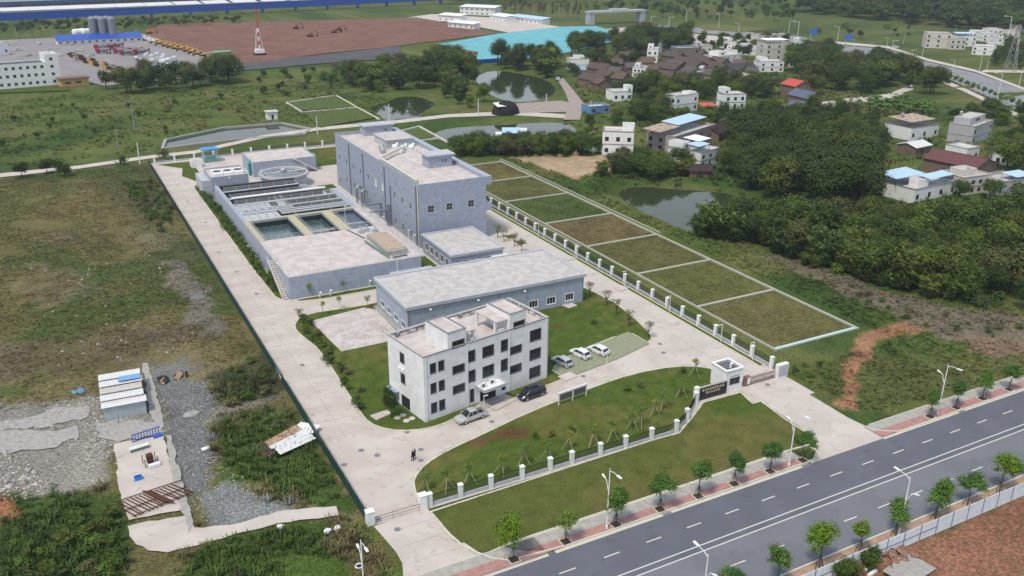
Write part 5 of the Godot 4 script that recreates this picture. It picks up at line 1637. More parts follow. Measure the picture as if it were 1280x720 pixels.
func vehicles():
	var silver = mat("silver_paint", Color(0.56, 0.56, 0.56), 0.3, null, 1, false, 0.35)
	var white = mat("car_white", Color(0.70, 0.70, 0.70), 0.25)
	var navy = mat("navy_paint", Color(0.008, 0.011, 0.022), 0.22)
	for m in [silver, white, navy]:
		m.clearcoat_enabled = true; m.clearcoat = 0.6; m.clearcoat_roughness = 0.1
	car("pickup", silver, at3(51.0, -108.35), atan2(-0.43, -3.12), "silver double cab pickup truck parked on the drive before the office")
	car("van", navy, at3(62.9, -110.4), atan2(-0.42, -3.16), "dark navy people carrier parked by the office entrance")
	var t := atan2(2.67, -0.55)
	car("hatch", silver, at3(73.4, -118.2), t, "silver hatchback parked on the grass paving nearest the office wall")
	car("hatch", white, at3(77.9, -119.4), t, "white hatchback parked between the silver car and another white car")
	car("hatch", white, at3(81.6, -119.1), t, "white hatchback parked at the empty end of the grass car park")
	# the same kinds, small, on the far village roads
	car("hatch", white, G(697, 100, 0.2), 1.2, "small white car parked at the end of the village lane")
	var red = mat("red_paint", Color(0.30, 0.015, 0.03), 0.35)
	truck("lorry", red, G(1128, 77, 0.3), -0.35, "dark red lorry on the highway beyond the trees", "lorry", "", "box")
	for q in [[1012, 58, 0.1], [1100, 62, 0.4], [1120, 60, -0.2]]: car("hatch", white if q[0] > 1050 else silver, G(q[0], q[1], 0.3), q[2], "small pale car standing at the highway junction", "cars at the junction")
func truck(called, pm, at, turn, label, category, group, body):
	var o = thing(called, label, category, at, turn, group)
	put(MB_box(2.6, 4.6, 0.9, 3.1, -1.2, 1.2), "cab", pm, o)
	put(MB_box(4.55, 4.63, 1.9, 2.8, -1.05, 1.05), "windscreen", M.glass, o)
	put(MB_box(-4.5, 4.4, 0.7, 0.95, -0.5, 0.5), "chassis", M.coping, o)
	if body == "drum":
		var d := MB.new()
		d.path([Vector3(-4.0, 2.9, 0), Vector3(-2.2, 2.5, 0), Vector3(0.6, 2.2, 0), Vector3(2.3, 2.0, 0)], 0.6, 0.9, 12)
		d.blob(Vector3(-0.6, 2.35, 0), Vector3(2.6, 1.35, 1.3), 14, 8)
		put(d, "mixer_drum", M.coping if pm != M.get("car_white") else M.white, o)
		put(MB_box(-4.6, -4.0, 1.2, 3.6, -0.5, 0.5), "hopper", pm, o)
	elif body == "tank":
		var d := MB.new()
		d.tube(Vector3(-4.3, 2.0, 0), Vector3(2.2, 2.0, 0), 1.1, 1.1, 14)
		put(d, "tank", M.white, o)
	else:
		put(MB_box(-4.5, 2.4, 0.96, 2.4, -1.22, -1.1), "side_board", pm, o); put(MB_box(-4.5, 2.4, 0.96, 2.4, 1.1, 1.22), "side_board", pm, o)
		put(MB_box(-4.5, -4.38, 0.96, 2.4, -1.09, 1.09), "tailboard", pm, o); put(MB_box(-4.37, 2.4, 0.96, 1.9, -1.09, 1.09), "load", M.red_soil, o)
	wheels(o, [-3.6, -2.4, 3.5], 1.22, 0.5, 0.35)
	return o

# ---------------------------------------------------------------- people
func body_mesh(bones: Array, cell: float) -> ArrayMesh:
	# smooth union of tapered capsules, meshed as surface nets; bone = [a, b, ra, rb, colour]
	var lo := Vector3(9, 9, 9)
	var hi := -lo
	for b in bones:
		for k in 2:
			lo = lo.min(b[k] - Vector3.ONE * (b[2 + k] + cell * 2)); hi = hi.max(b[k] + Vector3.ONE * (b[2 + k] + cell * 2))
	var nx := int((hi.x - lo.x) / cell) + 2
	var ny := int((hi.y - lo.y) / cell) + 2
	var nz := int((hi.z - lo.z) / cell) + 2
	var f := PackedFloat32Array()
	f.resize(nx * ny * nz); f.fill(1.0)
	var own := PackedByteArray()
	own.resize(nx * ny * nz)
	var best := PackedFloat32Array()
	best.resize(nx * ny * nz); best.fill(9.0)
	var kk := 0.035
	for bi in bones.size():
		var b = bones[bi]
		var a: Vector3 = b[0]
		var ab: Vector3 = b[1] - a
		var l2 := maxf(ab.length_squared(), 1e-6)
		var r := maxf(b[2], b[3]) + kk + cell
		var p0 := (a.min(b[1]) - Vector3.ONE * r - lo) / cell
		var p1 := (a.max(b[1]) + Vector3.ONE * r - lo) / cell
		for x in range(maxi(0, int(p0.x)), mini(nx, int(p1.x) + 2)):
			for y in range(maxi(0, int(p0.y)), mini(ny, int(p1.y) + 2)):
				for z in range(maxi(0, int(p0.z)), mini(nz, int(p1.z) + 2)):
					var p := lo + Vector3(x, y, z) * cell
					var t := clampf((p - a).dot(ab) / l2, 0, 1)
					var d: float = p.distance_to(a + ab * t) - lerpf(b[2], b[3], t)
					var i := (x * ny + y) * nz + z
					if d < best[i]:
						best[i] = d; own[i] = bi
					var h := clampf(0.5 + 0.5 * (f[i] - d) / kk, 0, 1)
					f[i] = lerpf(f[i], d, h) - kk * h * (1 - h)
	var mb := MB.new()
	var at := {}
	for x in nx - 1:
		for y in ny - 1:
			for z in nz - 1:
				var s := Vector3.ZERO
				var n := 0
				var c0 := f[(x * ny + y) * nz + z] < 0
				var mixed := false
				for k in 8:
					if (f[((x + (k & 1)) * ny + y + (k >> 1 & 1)) * nz + z + (k >> 2)] < 0) != c0:
						mixed = true
						break
				if not mixed: continue
				for e in [[0, 1], [0, 2], [0, 4], [1, 3], [1, 5], [2, 3], [2, 6], [4, 5], [4, 6], [3, 7], [5, 7], [6, 7]]:
					var q0 := Vector3(e[0] & 1, e[0] >> 1 & 1, e[0] >> 2)
					var q1 := Vector3(e[1] & 1, e[1] >> 1 & 1, e[1] >> 2)
					var v0 := f[((x + int(q0.x)) * ny + y + int(q0.y)) * nz + z + int(q0.z)]
					var v1 := f[((x + int(q1.x)) * ny + y + int(q1.y)) * nz + z + int(q1.z)]
					if (v0 < 0) != (v1 < 0):
						s += q0.lerp(q1, v0 / (v0 - v1)); n += 1
				at[Vector3i(x, y, z)] = lo + (Vector3(x, y, z) + s / n) * cell
	for c in at:
		var i0 := f[(c.x * ny + c.y) * nz + c.z]
		for ax in 3:
			var u := Vector3i(1, 0, 0) if ax == 0 else (Vector3i(0, 1, 0) if ax == 1 else Vector3i(0, 0, 1))
			var e: Vector3i = c + u
			var i1 := f[(e.x * ny + e.y) * nz + e.z]
			if (i0 < 0) == (i1 < 0): continue
			var p := Vector3i(0, 1, 0) if ax == 0 else (Vector3i(0, 0, 1) if ax == 1 else Vector3i(1, 0, 0))
			var q := Vector3i(0, 0, 1) if ax == 0 else (Vector3i(1, 0, 0) if ax == 1 else Vector3i(0, 1, 0))
			if not (at.has(c - p) and at.has(c - q) and at.has(c - p - q)): continue
			mb.col = bones[own[((c.x if i0 < 0 else e.x) * ny + (c.y if i0 < 0 else e.y)) * nz + (c.z if i0 < 0 else e.z)]][4]
			if i0 < 0: mb.quad(at[c - p - q], at[c - q], at[c], at[c - p])
			else: mb.quad(at[c - p - q], at[c - p], at[c], at[c - q])
	return mb.mesh()
func person(at, turn, shirt: Color, trousers: Color, label, group = ""):
	var skin := Color(0.36, 0.22, 0.15)
	var hair := Color(0.012, 0.011, 0.011)
	var shoe := Color(0.03, 0.03, 0.03)
	var b := []
	b.append([Vector3(0, 0.98, 0), Vector3(0, 1.18, 0.01), 0.135, 0.125, shirt])
	b.append([Vector3(0, 1.2, 0.01), Vector3(0, 1.36, 0), 0.13, 0.12, shirt])
	b.append([Vector3(-0.13, 1.38, 0), Vector3(0.13, 1.38, 0), 0.075, 0.075, shirt])
	b.append([Vector3(0, 1.40, 0), Vector3(0, 1.52, 0.015), 0.055, 0.05, skin])
	b.append([Vector3(0, 1.57, 0.025), Vector3(0, 1.62, 0.02), 0.075, 0.08, skin])
	b.append([Vector3(0, 1.64, -0.012), Vector3(0, 1.66, 0.0), 0.092, 0.088, hair])
	b.append([Vector3(0, 1.575, 0.10), Vector3(0, 1.60, 0.095), 0.014, 0.01, skin])
	for s in [-1, 1]:
		b.append([Vector3(s * 0.085, 1.585, 0), Vector3(s * 0.088, 1.61, -0.005), 0.014, 0.014, skin])
		b.append([Vector3(s * 0.17, 1.38, 0), Vector3(s * 0.235, 1.12, -0.02), 0.06, 0.05, shirt])
		b.append([Vector3(s * 0.235, 1.12, -0.02), Vector3(s * 0.25, 0.86, 0.08), 0.047, 0.034, shirt if s < 0 else skin])
		b.append([Vector3(s * 0.25, 0.84, 0.085), Vector3(s * 0.252, 0.77, 0.105), 0.034, 0.032, skin])
		for k in 4: b.append([Vector3(s * 0.25, 0.77, 0.08 + 0.018 * k), Vector3(s * (0.245 - 0.01), 0.695 + 0.008 * absf(k - 1.5), 0.095 + 0.02 * k), 0.012, 0.010, skin])
		b.append([Vector3(s * 0.235, 0.81, 0.115), Vector3(s * 0.215, 0.76, 0.145), 0.013, 0.011, skin])
		var f: float = 0.10 * s
		b.append([Vector3(s * 0.085, 0.93, 0), Vector3(s * 0.095, 0.50, 0.03 + f * 0.6), 0.10, 0.068, trousers])
		b.append([Vector3(s * 0.095, 0.50, 0.03 + f * 0.6), Vector3(s * 0.10, 0.10, f), 0.066, 0.048, trousers])
		b.append([Vector3(s * 0.10, 0.05, f - 0.03), Vector3(s * 0.115, 0.04, f + 0.15), 0.048, 0.038, shoe])
	var o = thing("person", label, "person", at, turn, group)
	put(body_mesh(b, 0.024), "figure", mat("figure", Color(1, 1, 1), 0.8, null, 1, true), o)
	var ey := MB.new()
	for s in [-1, 1]: ey.blob(Vector3(s * 0.032, 1.605, 0.094), Vector3(0.010, 0.008, 0.006), 6, 4)
	put(ey, "eyes", M.rubber, o)
	return o
func people():
	person(at3(38.63, -101.7), -2.6, Color(0.045, 0.022, 0.045), Color(0.018, 0.018, 0.028), "person in dark maroon top walking on the pale drive")
	person(at3(39.05, -101.95), -2.5, Color(0.055, 0.06, 0.10), Color(0.012, 0.014, 0.03), "person in dark blue jacket walking beside the one in maroon")

# ---------------------------------------------------------------- waste ground, hoarding
func corrugated(w, l, m, parent, t: Transform3D, called := "roof_sheet", pitch := 0.3):
	var mb := MB.new()
	var n := int(w / pitch)
	var s: float = w / n
	for i in n:
		for k in 2:
			var x0 := i * s + k * s * 0.5
			var ya := 0.05 if k else 0.0
			var yb := 0.0 if k else 0.05
			mb.quad(t * Vector3(x0, ya, 0), t * Vector3(x0 + s * 0.5, yb, 0), t * Vector3(x0 + s * 0.5, yb, -l), t * Vector3(x0, ya, -l))
			mb.quad(t * Vector3(x0, ya - 0.02, -l), t * Vector3(x0 + s * 0.5, yb - 0.02, -l), t * Vector3(x0 + s * 0.5, yb - 0.02, 0), t * Vector3(x0, ya - 0.02, 0))
	return put(mb, called, m, parent)
func pixel_frame(c, r) -> Array:   # base corner, turn and length of a front seen between two ground pixels
	var a := G(c[0], c[1])
	var b := G(r[0], r[1])
	return [a, atan2(-(b.z - a.z), b.x - a.x), Vector2(b.x - a.x, b.z - a.z).length()]
func build_yards():
	var f := pixel_frame([131.7, 526.7], [184, 516.7])
	var w: float = f[2]
	var o = thing("tin_shed", "low waste ground shed under five rows of pale corrugated roof sheets", "shed", f[0], f[1])
	var d := 11.2
	block(o, Rect2(0, -d, w, d), 0, 2.3, tint("shed", Color(0.40, 0.46, 0.50)), {"L": [[2, 3, 0.9, 1.8], [6, 7, 0.9, 1.8]]}, 0.0)
	for i in 5:
		var t := Transform3D(Basis(Vector3.RIGHT, -0.05), Vector3(-0.25 - 0.03 * i, 2.36 + 0.1 * i, 0.3 - i * 2.28))
		corrugated(w + 0.5 + [0.0, -0.25, -0.3, -0.1, -0.2][i], 2.45, M.tin if i != 2 else mat("tin_warm", Color(0.52, 0.49, 0.47), 0.6, M.t_wall, 5), o, t)
	var bp := MB.new()
	bp.bx(Transform3D(Basis(Vector3.RIGHT, -0.05), Vector3(w * 0.7, 2.86, -8.1)), Vector3(w * 0.56, 0.03, 1.9))
	put(bp, "blue_sheet", M.tin_blue, o)
	lay("concrete_slab", rough_edge(polyG([[143, 556], [205, 545], [212, 575], [219, 602], [231, 635], [224, 640], [160, 652], [150, 620]]), 0.22), 0.20, M.paving)
	lay("concrete_slab", rough_edge(polyG([[207, 545], [214, 545], [224, 590], [236, 630], [242, 660], [238, 668], [228, 640], [214, 590]]), 0.22), 0.24, M.stone)
	lay("concrete_slab", rough_edge(polyG([[160, 658], [235, 645], [243, 662], [300, 655], [360, 638], [420, 634], [424, 645], [350, 655], [280, 674], [210, 692], [185, 690], [160, 672]]), 0.22), 0.19, M.paving)
	lay("concrete_slab", rough_edge(polyG([[178, 455], [184, 455], [206, 530], [200, 545], [188, 520]]), 0.22), 0.18, M.stone)
	for q in [[143, 556, 424, 692], [120, 440, 210, 560]]: pass
	for q in [[[-60, 525], [60, 508], [122, 500], [148, 545], [142, 605], [60, 618], [-60, 632]], [[184, 445], [250, 436], [272, 520], [262, 560], [270, 600], [335, 628], [370, 634], [330, 650], [262, 668], [222, 615], [205, 545]]]: keep_clear(polyG(q))
	for q in [[[-60, 548], [20, 536], [60, 540], [96, 532], [100, 548], [60, 562], [14, 566], [-60, 578]], [[-60, 530], [10, 522], [70, 510], [108, 508], [112, 522], [60, 534], [-60, 545]], [[118, 530], [150, 524], [204, 530], [206, 543], [150, 552], [128, 550]]]: lay("concrete_slab", rough_edge(polyG(q), 0.5), 0.13, M.stone)
	keep_clear(polyG([[120, 455], [184, 445], [215, 545], [245, 660], [420, 630], [425, 648], [210, 694], [155, 690], [138, 555], [128, 530]]))
	# things lying on the slab
	var r = thing("blue_rack", "blue steel rack with many upright bars on the concrete slab", "rack", G(166, 553, 0.2), 0.2)
	for i in 10: put(MB_box(i * 0.42, i * 0.42 + 0.1, 0, 1.1, -0.1, 0.0), "bar", M.blue_paint, r)
	for y in [0.0, 1.1]: put(MB_box(-0.1, 4.1, y, y + 0.1, -0.14, 0.04), "rail", M.blue_paint, r)
	put(MB_box(2.8, 4.2, 0.0, 0.25, 0.3, 1.0), "foot_box", M.blue_paint, r)
	var c = thing("steel_locker", "pale steel locker lying flat on the concrete slab", "locker", G(163, 567, 0.2), 0.15)
	put(MB_box(0, 2.7, 0, 0.55, -0.8, 0), "case", M.tin, c); put(MB_box(0.05, 2.65, 0.08, 0.46, 0.002, 0.03), "door", mat("locker", Color(0.10, 0.16, 0.16), 0.5), c)
	var e = thing("rusty_machine", "rusty machine frame with white sacks on the concrete slab", "machine", G(182, 585, 0.2), 0.15)
	for q in [[0, 0], [1.7, 0], [0, -1.4], [1.7, -1.4]]: put(MB_box(q[0], q[0] + 0.1, 0, 1.3, q[1] - 0.1, q[1]), "leg", M.rust, e)
	put(MB_box(0.5, 1.3, 0.3, 1.5, -1.2, -0.3), "engine", M.rust, e)
	put(MB_box(0.4, 1.9, 0.05, 0.5, 0.1, 0.7), "panel", M.white, e)
	var bc = thing("blue_crate", "bright blue plastic crate on the concrete slab by rusty bars", "crate", G(169, 602, 0.2), 0.1)
	put(MB_box(0, 1.0, 0, 0.08, -0.7, 0), "bottom", M.plastic_blue, bc)
	for q in [[0, 1.0, -0.05, 0], [0, 1.0, -0.7, -0.65], [0, 0.05, -0.65, -0.05], [0.95, 1.0, -0.65, -0.05]]: put(MB_box(q[0], q[1], 0.08, 0.5, q[2], q[3]), "side", M.plastic_blue, bc)
	var rb = thing("rusty_bars", "heap of rusty steel frames and bars on the concrete slab", "bars", G(188, 630, 0.2), 0.0)
	var rg := RandomNumberGenerator.new()
	rg.seed = 5
	for i in 15:
		var mb := MB.new()
		var x := -4.2 + i * 0.52
		mb.bar(Vector3(x, 0.12 + 0.02 * (i % 5), -2.0 - 0.08 * i), Vector3(x + 2.0 + rg.randf() * 0.4, 0.18, 2.2 - 0.14 * i), 0.11, 0.1)
		put(mb, "bar", M.rust, rb)
	for q in [[-4.3, -2.1, 4.6, -3.4], [-3.2, 0.4, 4.9, -1.4], [-2.4, 2.2, 5.2, 0.2]]:
		var mb := MB.new()
		mb.bar(Vector3(q[0], 0.3, q[1]), Vector3(q[2], 0.3, q[3]), 0.12, 0.1)
		put(mb, "cross_bar", M.rust, rb)
	for i in 9:
		var mb := MB.new()
		mb.bar(Vector3(-0.6 + i * 0.16, 0.42, -3.0 + i * 0.1), Vector3(1.5 + i * 0.16, 0.45, 0.9 + i * 0.1), 0.09, 0.1)
		put(mb, "bar", M.rust, rb)
	# collapsed roof of white corrugated sheets
	var cr = thing("collapsed_roof", "collapsed white corrugated roof with rusty sheets lying by the mesh fence", "roof wreck", G(333, 577, 0.1), deg_to_rad(22))
	put(MB_box(0.2, 9.5, 0.02, 0.5, -4.3, -0.2), "frame", mat("wreck", Color(0.10, 0.075, 0.055), 0.9, M.t_soil, 3), cr)
	for i in 6:
		var t := Transform3D(Basis(Vector3.UP, 0.03 * (i - 3)) * Basis(Vector3.BACK, 0.02), Vector3(2.0 + 0.15 * (i % 3), 0.56 + 0.03 * (i % 3), -0.1 - i * 0.72))
		var tr := Transform3D(t.basis * Basis(Vector3.UP, -PI / 2), t.origin)
		corrugated(0.85, 6.0, M.tin if i < 4 else mat("tin_rust", Color(0.42, 0.30, 0.22), 0.8, M.t_rust, 4), cr, tr, "sheet", 0.2)
	for i in 4:
		var mb := MB.new()
		mb.bar(Vector3(7.4 + i * 0.3, 0.75, -0.2 - i * 0.9), Vector3(9.2 - i * 0.2, 0.85, -1.4 - i * 0.5), 0.16, 0.06)
		put(mb, "broken_board", M.white_wall, cr)
	var bs := MB.new()
	bs.bx(Transform3D(Basis(Vector3.UP, 0.4), Vector3(8.9, 0.65, -2.3)), Vector3(2.4, 0.06, 3.4))
	put(bs, "white_board", M.white_wall, cr)
	for q in [[410, 668, "blue grey rubbish sack on the weedy bank"], [422, 664, "white rubbish sack on the weedy bank"], [351, 662, "round white sack beside the concrete path"]]:
		var mb := MB.new()
		mb.blob(Vector3(0, 0.28, 0), Vector3(0.5, 0.36, 0.42), 9, 6, 0.18, rg)
		var s = put(mb, "rubbish_sack", M.hoarding if q[0] == 410 else M.white, self)
		s.position = G(q[0], q[1]) + Vector3(0, 0.2, 0)
		tag(s, q[2], "sack")
	for q in [[449, 710, 0.42, "white painted tyre lying on the weedy verge"], [264, 577, 0.75, "pale hose ring lying on the gravel"]]:
		var mb := MB.new()
		var pts := []
		for i in 17: pts.append(Vector3(cos(TAU * i / 16) * q[2], 0.1, sin(TAU * i / 16) * q[2]))
		mb.path(pts, 0.11 if q[2] < 0.5 else 0.05, 0.11 if q[2] < 0.5 else 0.05, 6)
		var s = put(mb, "ring", M.white if q[2] < 0.5 else M.stone, self)
		s.position = G(q[0], q[1]) + Vector3(0, 0.2, 0)
		s.name = numbered("painted_tyre_ring" if q[2] < 0.5 else "hose_ring")
		tag(s, q[3], "tyre" if q[2] < 0.5 else "hose")
	var jk = thing("junk_heap", "heap of dark plastic and yellow boards beside the gravel track", "junk", G(208, 480), 0.3)
	for i in 9:
		var mb := MB.new()
		mb.bx(Transform3D(Basis(Vector3(rg.randf(), 1, rg.randf()).normalized(), rg.randf() * 3.0), Vector3(rg.randf_range(-0.5, 4.5), 0.25 + rg.randf() * 0.3, rg.randf_range(-1.8, 0.6))), Vector3(rg.randf_range(0.5, 1.7), rg.randf_range(0.1, 0.5), rg.randf_range(0.4, 1.0)))
		put(mb, "board", [M.rubber, mat("tan", Color(0.36, 0.25, 0.16), 0.9, M.t_fine, 3), M.dark_soil][i % 3], jk)
	var jp := MB.new()
	jp.tube(Vector3(1.6, 0, 1.6), Vector3(1.5, 3.4, 0.6), 0.06, 0.05, 5)
	put(jp, "pole", M.stake, jk)
	for q in [[140, 577, 3.2, 0.0, "short grey timber pole standing beside the concrete slab"], [148, 530, 2.6, 0.3, "grey timber post leaning beside the tin shed"]]:
		var po := MB.new()
		po.tube(Vector3.ZERO, Vector3(q[3], q[2], 0.1), 0.11, 0.08, 7)
		var s = put(po, "timber_post", M.stone, self)
		s.position = G(q[0], q[1])
		tag(s, q[4], "post")
	var tp := MB.new()
	for i in 6: tp.blob(Vector3(rg.randf_range(-0.9, 0.9), 0.15, rg.randf_range(-0.6, 0.6)), Vector3(0.6, 0.22, 0.5), 7, 4, 0.2, rg)
	var ta = put(tp, "crumpled_tarpaulin", mat("tarp", Color(0.12, 0.26, 0.36), 0.6), self)
	ta.position = G(98, 490)
	tag(ta, "crumpled pale blue tarpaulin on the brown ground by the tin shed", "tarpaulin")
	var wb := MB.new()
	wb.bx(Transform3D(Basis(Vector3.UP, 0.2), Vector3(0, 0.2, 0)), Vector3(1.3, 0.25, 0.7))
	var wx = put(wb, "white_board", M.white, self)
	wx.position = G(258, 562)
	tag(wx, "small white board lying on the grey gravel", "board")
	var gp := MB.new()
	gp.blob(Vector3(0, 0.15, 0), Vector3(1.3, 0.5, 0.9), 12, 6, 0.12, rg)
	var gh = put(gp, "gravel_heap", M.stone, self)
	gh.position = G(240, 519)
	tag(gh, "small pale gravel heap on the grey track", "heap")
	# loose stones
	var sm := MB.new()
	sm.blob(Vector3.ZERO, Vector3(0.35, 0.22, 0.28), 6, 4, 0.3, rg)
	var smm := sm.mesh()
	var pale := func(_p): 
		var g := rng.randf_range(0.5, 1.5)
		return Color(0.36 * g, 0.34 * g, 0.31 * g)
	var stone_m = mat("stone_vc", Color(1, 1, 1), 0.95, null, 1, true)
	smm = _white(smm)
	scatter("rubble", "grey broken concrete rubble on the waste ground", "rubble", smm, polyG([[-60, 520], [60, 505], [125, 495], [150, 545], [146, 600], [60, 620], [-60, 640]]), 5.0, 0.12, 0.8, n_patch, -0.2, pale, 0.05, stone_m)
	scatter("boulders", "larger broken concrete lumps among the rubble", "rubble", smm, polyG([[-60, 560], [60, 560], [125, 545], [142, 590], [60, 612], [-60, 620]]), 0.35, 0.9, 2.2, n_patch, -0.1, pale, 0.1, stone_m)
	scatter("gravel", "loose pale stones on the grey gravel track", "gravel", smm, polyG([[182, 460], [255, 440], [278, 520], [268, 560], [335, 628], [375, 634], [265, 670], [218, 615], [205, 545]]), 5.0, 0.07, 0.4, null, 0.0, pale, 0.0, stone_m)
	scatter("field_stones", "pale stones and scraps strewn over the brown field", "stones", smm, polyG([[-30, 320], [220, 300], [280, 400], [250, 440], [60, 470], [-30, 470]]), 0.10, 0.2, 1.0, n_patch, 0.0, pale, null, stone_m)
	scatter("clods", "clods of broken red earth behind the hoarding", "clods", smm, polyG([[1060, 735], [1125, 692], [1290, 622], [1290, 735]]), 1.0, 0.3, 1.3, null, 0.0, func(_p):
		var g := rng.randf_range(0.7, 1.5)
		return Color(0.24 * g, 0.115 * g, 0.075 * g), -0.05, stone_m)
	# hoarding along the far pavement
	var h = thing("hoarding", "long pale blue sheet steel hoarding on dark posts behind the pavement", "hoarding", at3(49.0, -56.0))
	for i in 44:
		var x := i * 3.0
		put(MB_box(x + 0.06, x + 2.94, 0.1, 2.3, -0.03, 0.03), "panel", M.hoarding, h)
		put(MB_box(x - 0.06, x + 0.06, 0.0, 2.36, -0.06, 0.08), "post", M.hoard_post, h)
		if i < 14: put(MB_box(x + 0.06, x + 2.94, 1.1, 1.2, 0.032, 0.08), "cross_rail", M.hoard_post, h)
	put(MB_box(0, 132.0, 0.0, 0.1, -0.1, 0.1), "foot_beam", M.stone, h)
	var cl := MB.new()
	cl.bx(Transform3D(Basis(Vector3.UP, 0.1), Vector3(0, 0, 0)), Vector3(0.7, 1.1, 0.12))
	cl.bx(Transform3D(Basis(Vector3.BACK, 0.2), Vector3(-0.15, -0.7, 0.03)), Vector3(0.35, 0.5, 0.1))
	var clo = put(cl, "hanging_cloth", mat("dark_cloth", Color(0.010, 0.014, 0.03), 0.9), self)
	clo.position = at3(79.0, -55.8) + Vector3(0, 1.7, 0)
	tag(clo, "dark blue cloth hanging on the hoarding by the bushes", "cloth")
	for q in [[1081, 714, 1092, 708, "white concrete beam lying on the red earth"], [1085, 722, 1093, 716, "second white concrete beam beside the bushes on red earth"]]:
		var a := G(q[0], q[1])
		var b := G(q[2], q[3])
		var mb := MB.new()
		mb.bar(Vector3(0, 0.25, 0), Vector3(b.x - a.x + 0.3, 0.25, b.z - a.z), 0.35, 0.35)
		var s = put(mb, "concrete_beam", M.white_wall, self)
		s.position = a
		tag(s, q[4], "beam")
	var sl := MB.new()
	sl.bx(Transform3D(Basis(Vector3.UP, 0.15) * Basis(Vector3.BACK, -0.06), Vector3(0, 0.45, 0)), Vector3(6.0, 0.12, 3.4))
	var slo = put(sl, "grey_sheet", M.stone, self)
	slo.position = G(1136, 716)
	tag(slo, "stained grey sheet lying on the red earth", "sheet")
	var hp := MB.new()
	for i in 26: hp.blob(Vector3(rg.randf_range(-2.2, 2.2), rg.randf_range(0.1, 0.5), rg.randf_range(-1.2, 1.2)), Vector3(0.55, 0.35, 0.5), 6, 4, 0.3, rg)
	var ho = put(hp, "earth_heap", mat("pale_earth", Color(0.36, 0.235, 0.18), 0.95, M.t_soil, 3), self)
	ho.position = G(1118, 698)
	tag(ho, "heap of pale reddish spoil against the hoarding", "heap")
func _white(m: ArrayMesh) -> ArrayMesh: return m

# ---------------------------------------------------------------- houses
func house(called, label, c, r, depth, top, wall, o := {}):
	# c, r: ground pixels of the near and the right end of the front; depth in metres or ground pixel of the left end; top: pixel row of the roof edge above c
	var f := pixel_frame(c, r)
	var w: float = f[2]
	var d: float = depth if not (depth is Array) else Vector2(G(depth[0], depth[1]).x - f[0].x, G(depth[0], depth[1]).z - f[0].z).length()
	var h := maxf(3.0, tall(f[0], c[0], top))
	var n = thing(called, label, o.get("cat", "house"), f[0], f[1])
	var fl: int = o.get("floors", maxi(1, int(round(h / 3.3))))
	var fh := (h - 0.6) / fl
	var st: Array = o.get("style", [2, 1, 0.0, "frame_dark", "glass"])
	var holes := {}
	for s in [["F", w, o.get("cf", 3)], ["L", d, o.get("cl", 0)], ["R", d, o.get("cr", 2)]]:
		if s[2] > 0 and s[1] > 3.0:
			var a := []
			for q in grid_holes(s[1], fl, s[2], fh, minf(1.3, s[1] / s[2] * 0.5), minf(1.5, fh * 0.5), fh * 0.28, 0.9): a.append(q + [st])
			holes[s[0]] = a
	block(n, Rect2(0, -d, w, d), 0, h, wall, holes, 0.7, o.get("roof", M.roof_old))
	var cp := MB.new()
	cp.ribbon(rect(0, w, -d, 0), true, -0.12, 0.26, h + 0.003, h + 0.14)
	put(cp, "coping", o.get("trim", M.stone), n)
	if fl > 1:
		var bd := MB.new()
		bd.ribbon(rect(0, w, -d, 0), true, -0.09, -0.003, fh * (fl - 1) + 0.02, fh * (fl - 1) + 0.22)
		put(bd, "string_course", o.get("trim", M.stone), n)
	for e in o.get("on", []):
		var x0: float = e[1] * w
		var x1: float = e[2] * w
		var z0: float = -e[4] * d
		var z1: float = -e[3] * d
		match e[0]:
			"room":
				block(n, Rect2(x0, z0, x1 - x0, z1 - z0), h - 0.69, h + e[5], wall, {"F": [[(x1 - x0) * 0.35, (x1 - x0) * 0.65, 0.9, 1.9, st]]} if x1 - x0 > 2.0 and e[5] > 1.6 else {}, 0.2, M.roof_old, st, "stair_room")
			"tin":
				put(MB_tin(x0, x1, z0, z1, h + e[5], e[6]), "tin_roof", e[7], n)
				for q in [[x0 + 0.2, z0 + 0.2], [x1 - 0.3, z0 + 0.2], [x0 + 0.2, z1 - 0.3], [x1 - 0.3, z1 - 0.3]]: put(MB_box(q[0], q[0] + 0.1, h - 0.68, h + e[5], q[1], q[1] + 0.1), "post", M.frame_dark, n)
			"tank":
				var t := MB.new()
				t.lathe(Vector3(x0, h + e[5], z1), [[0.55, 0.0], [0.6, 0.2], [0.6, 1.2], [0.35, 1.45], [0.0, 1.5]], 10)
				put(t, "water_tank", M.steel, n)
	return n
func MB_tin(x0, x1, z0, z1, y, rise) -> MB:
	var mb := MB.new()
	var a := [Vector3(x0, y, z1), Vector3(x1, y, z1), Vector3(x1, y + rise, z0), Vector3(x0, y + rise, z0)]
	mb.quad(a[0], a[1], a[2], a[3])
	var b := []
	for p in a: b.append(p - Vector3(0, 0.08, 0))
	mb.quad(b[3], b[2], b[1], b[0])
	for i in 4: mb.quad(b[i], b[(i + 1) % 4], a[(i + 1) % 4], a[i])
	return mb
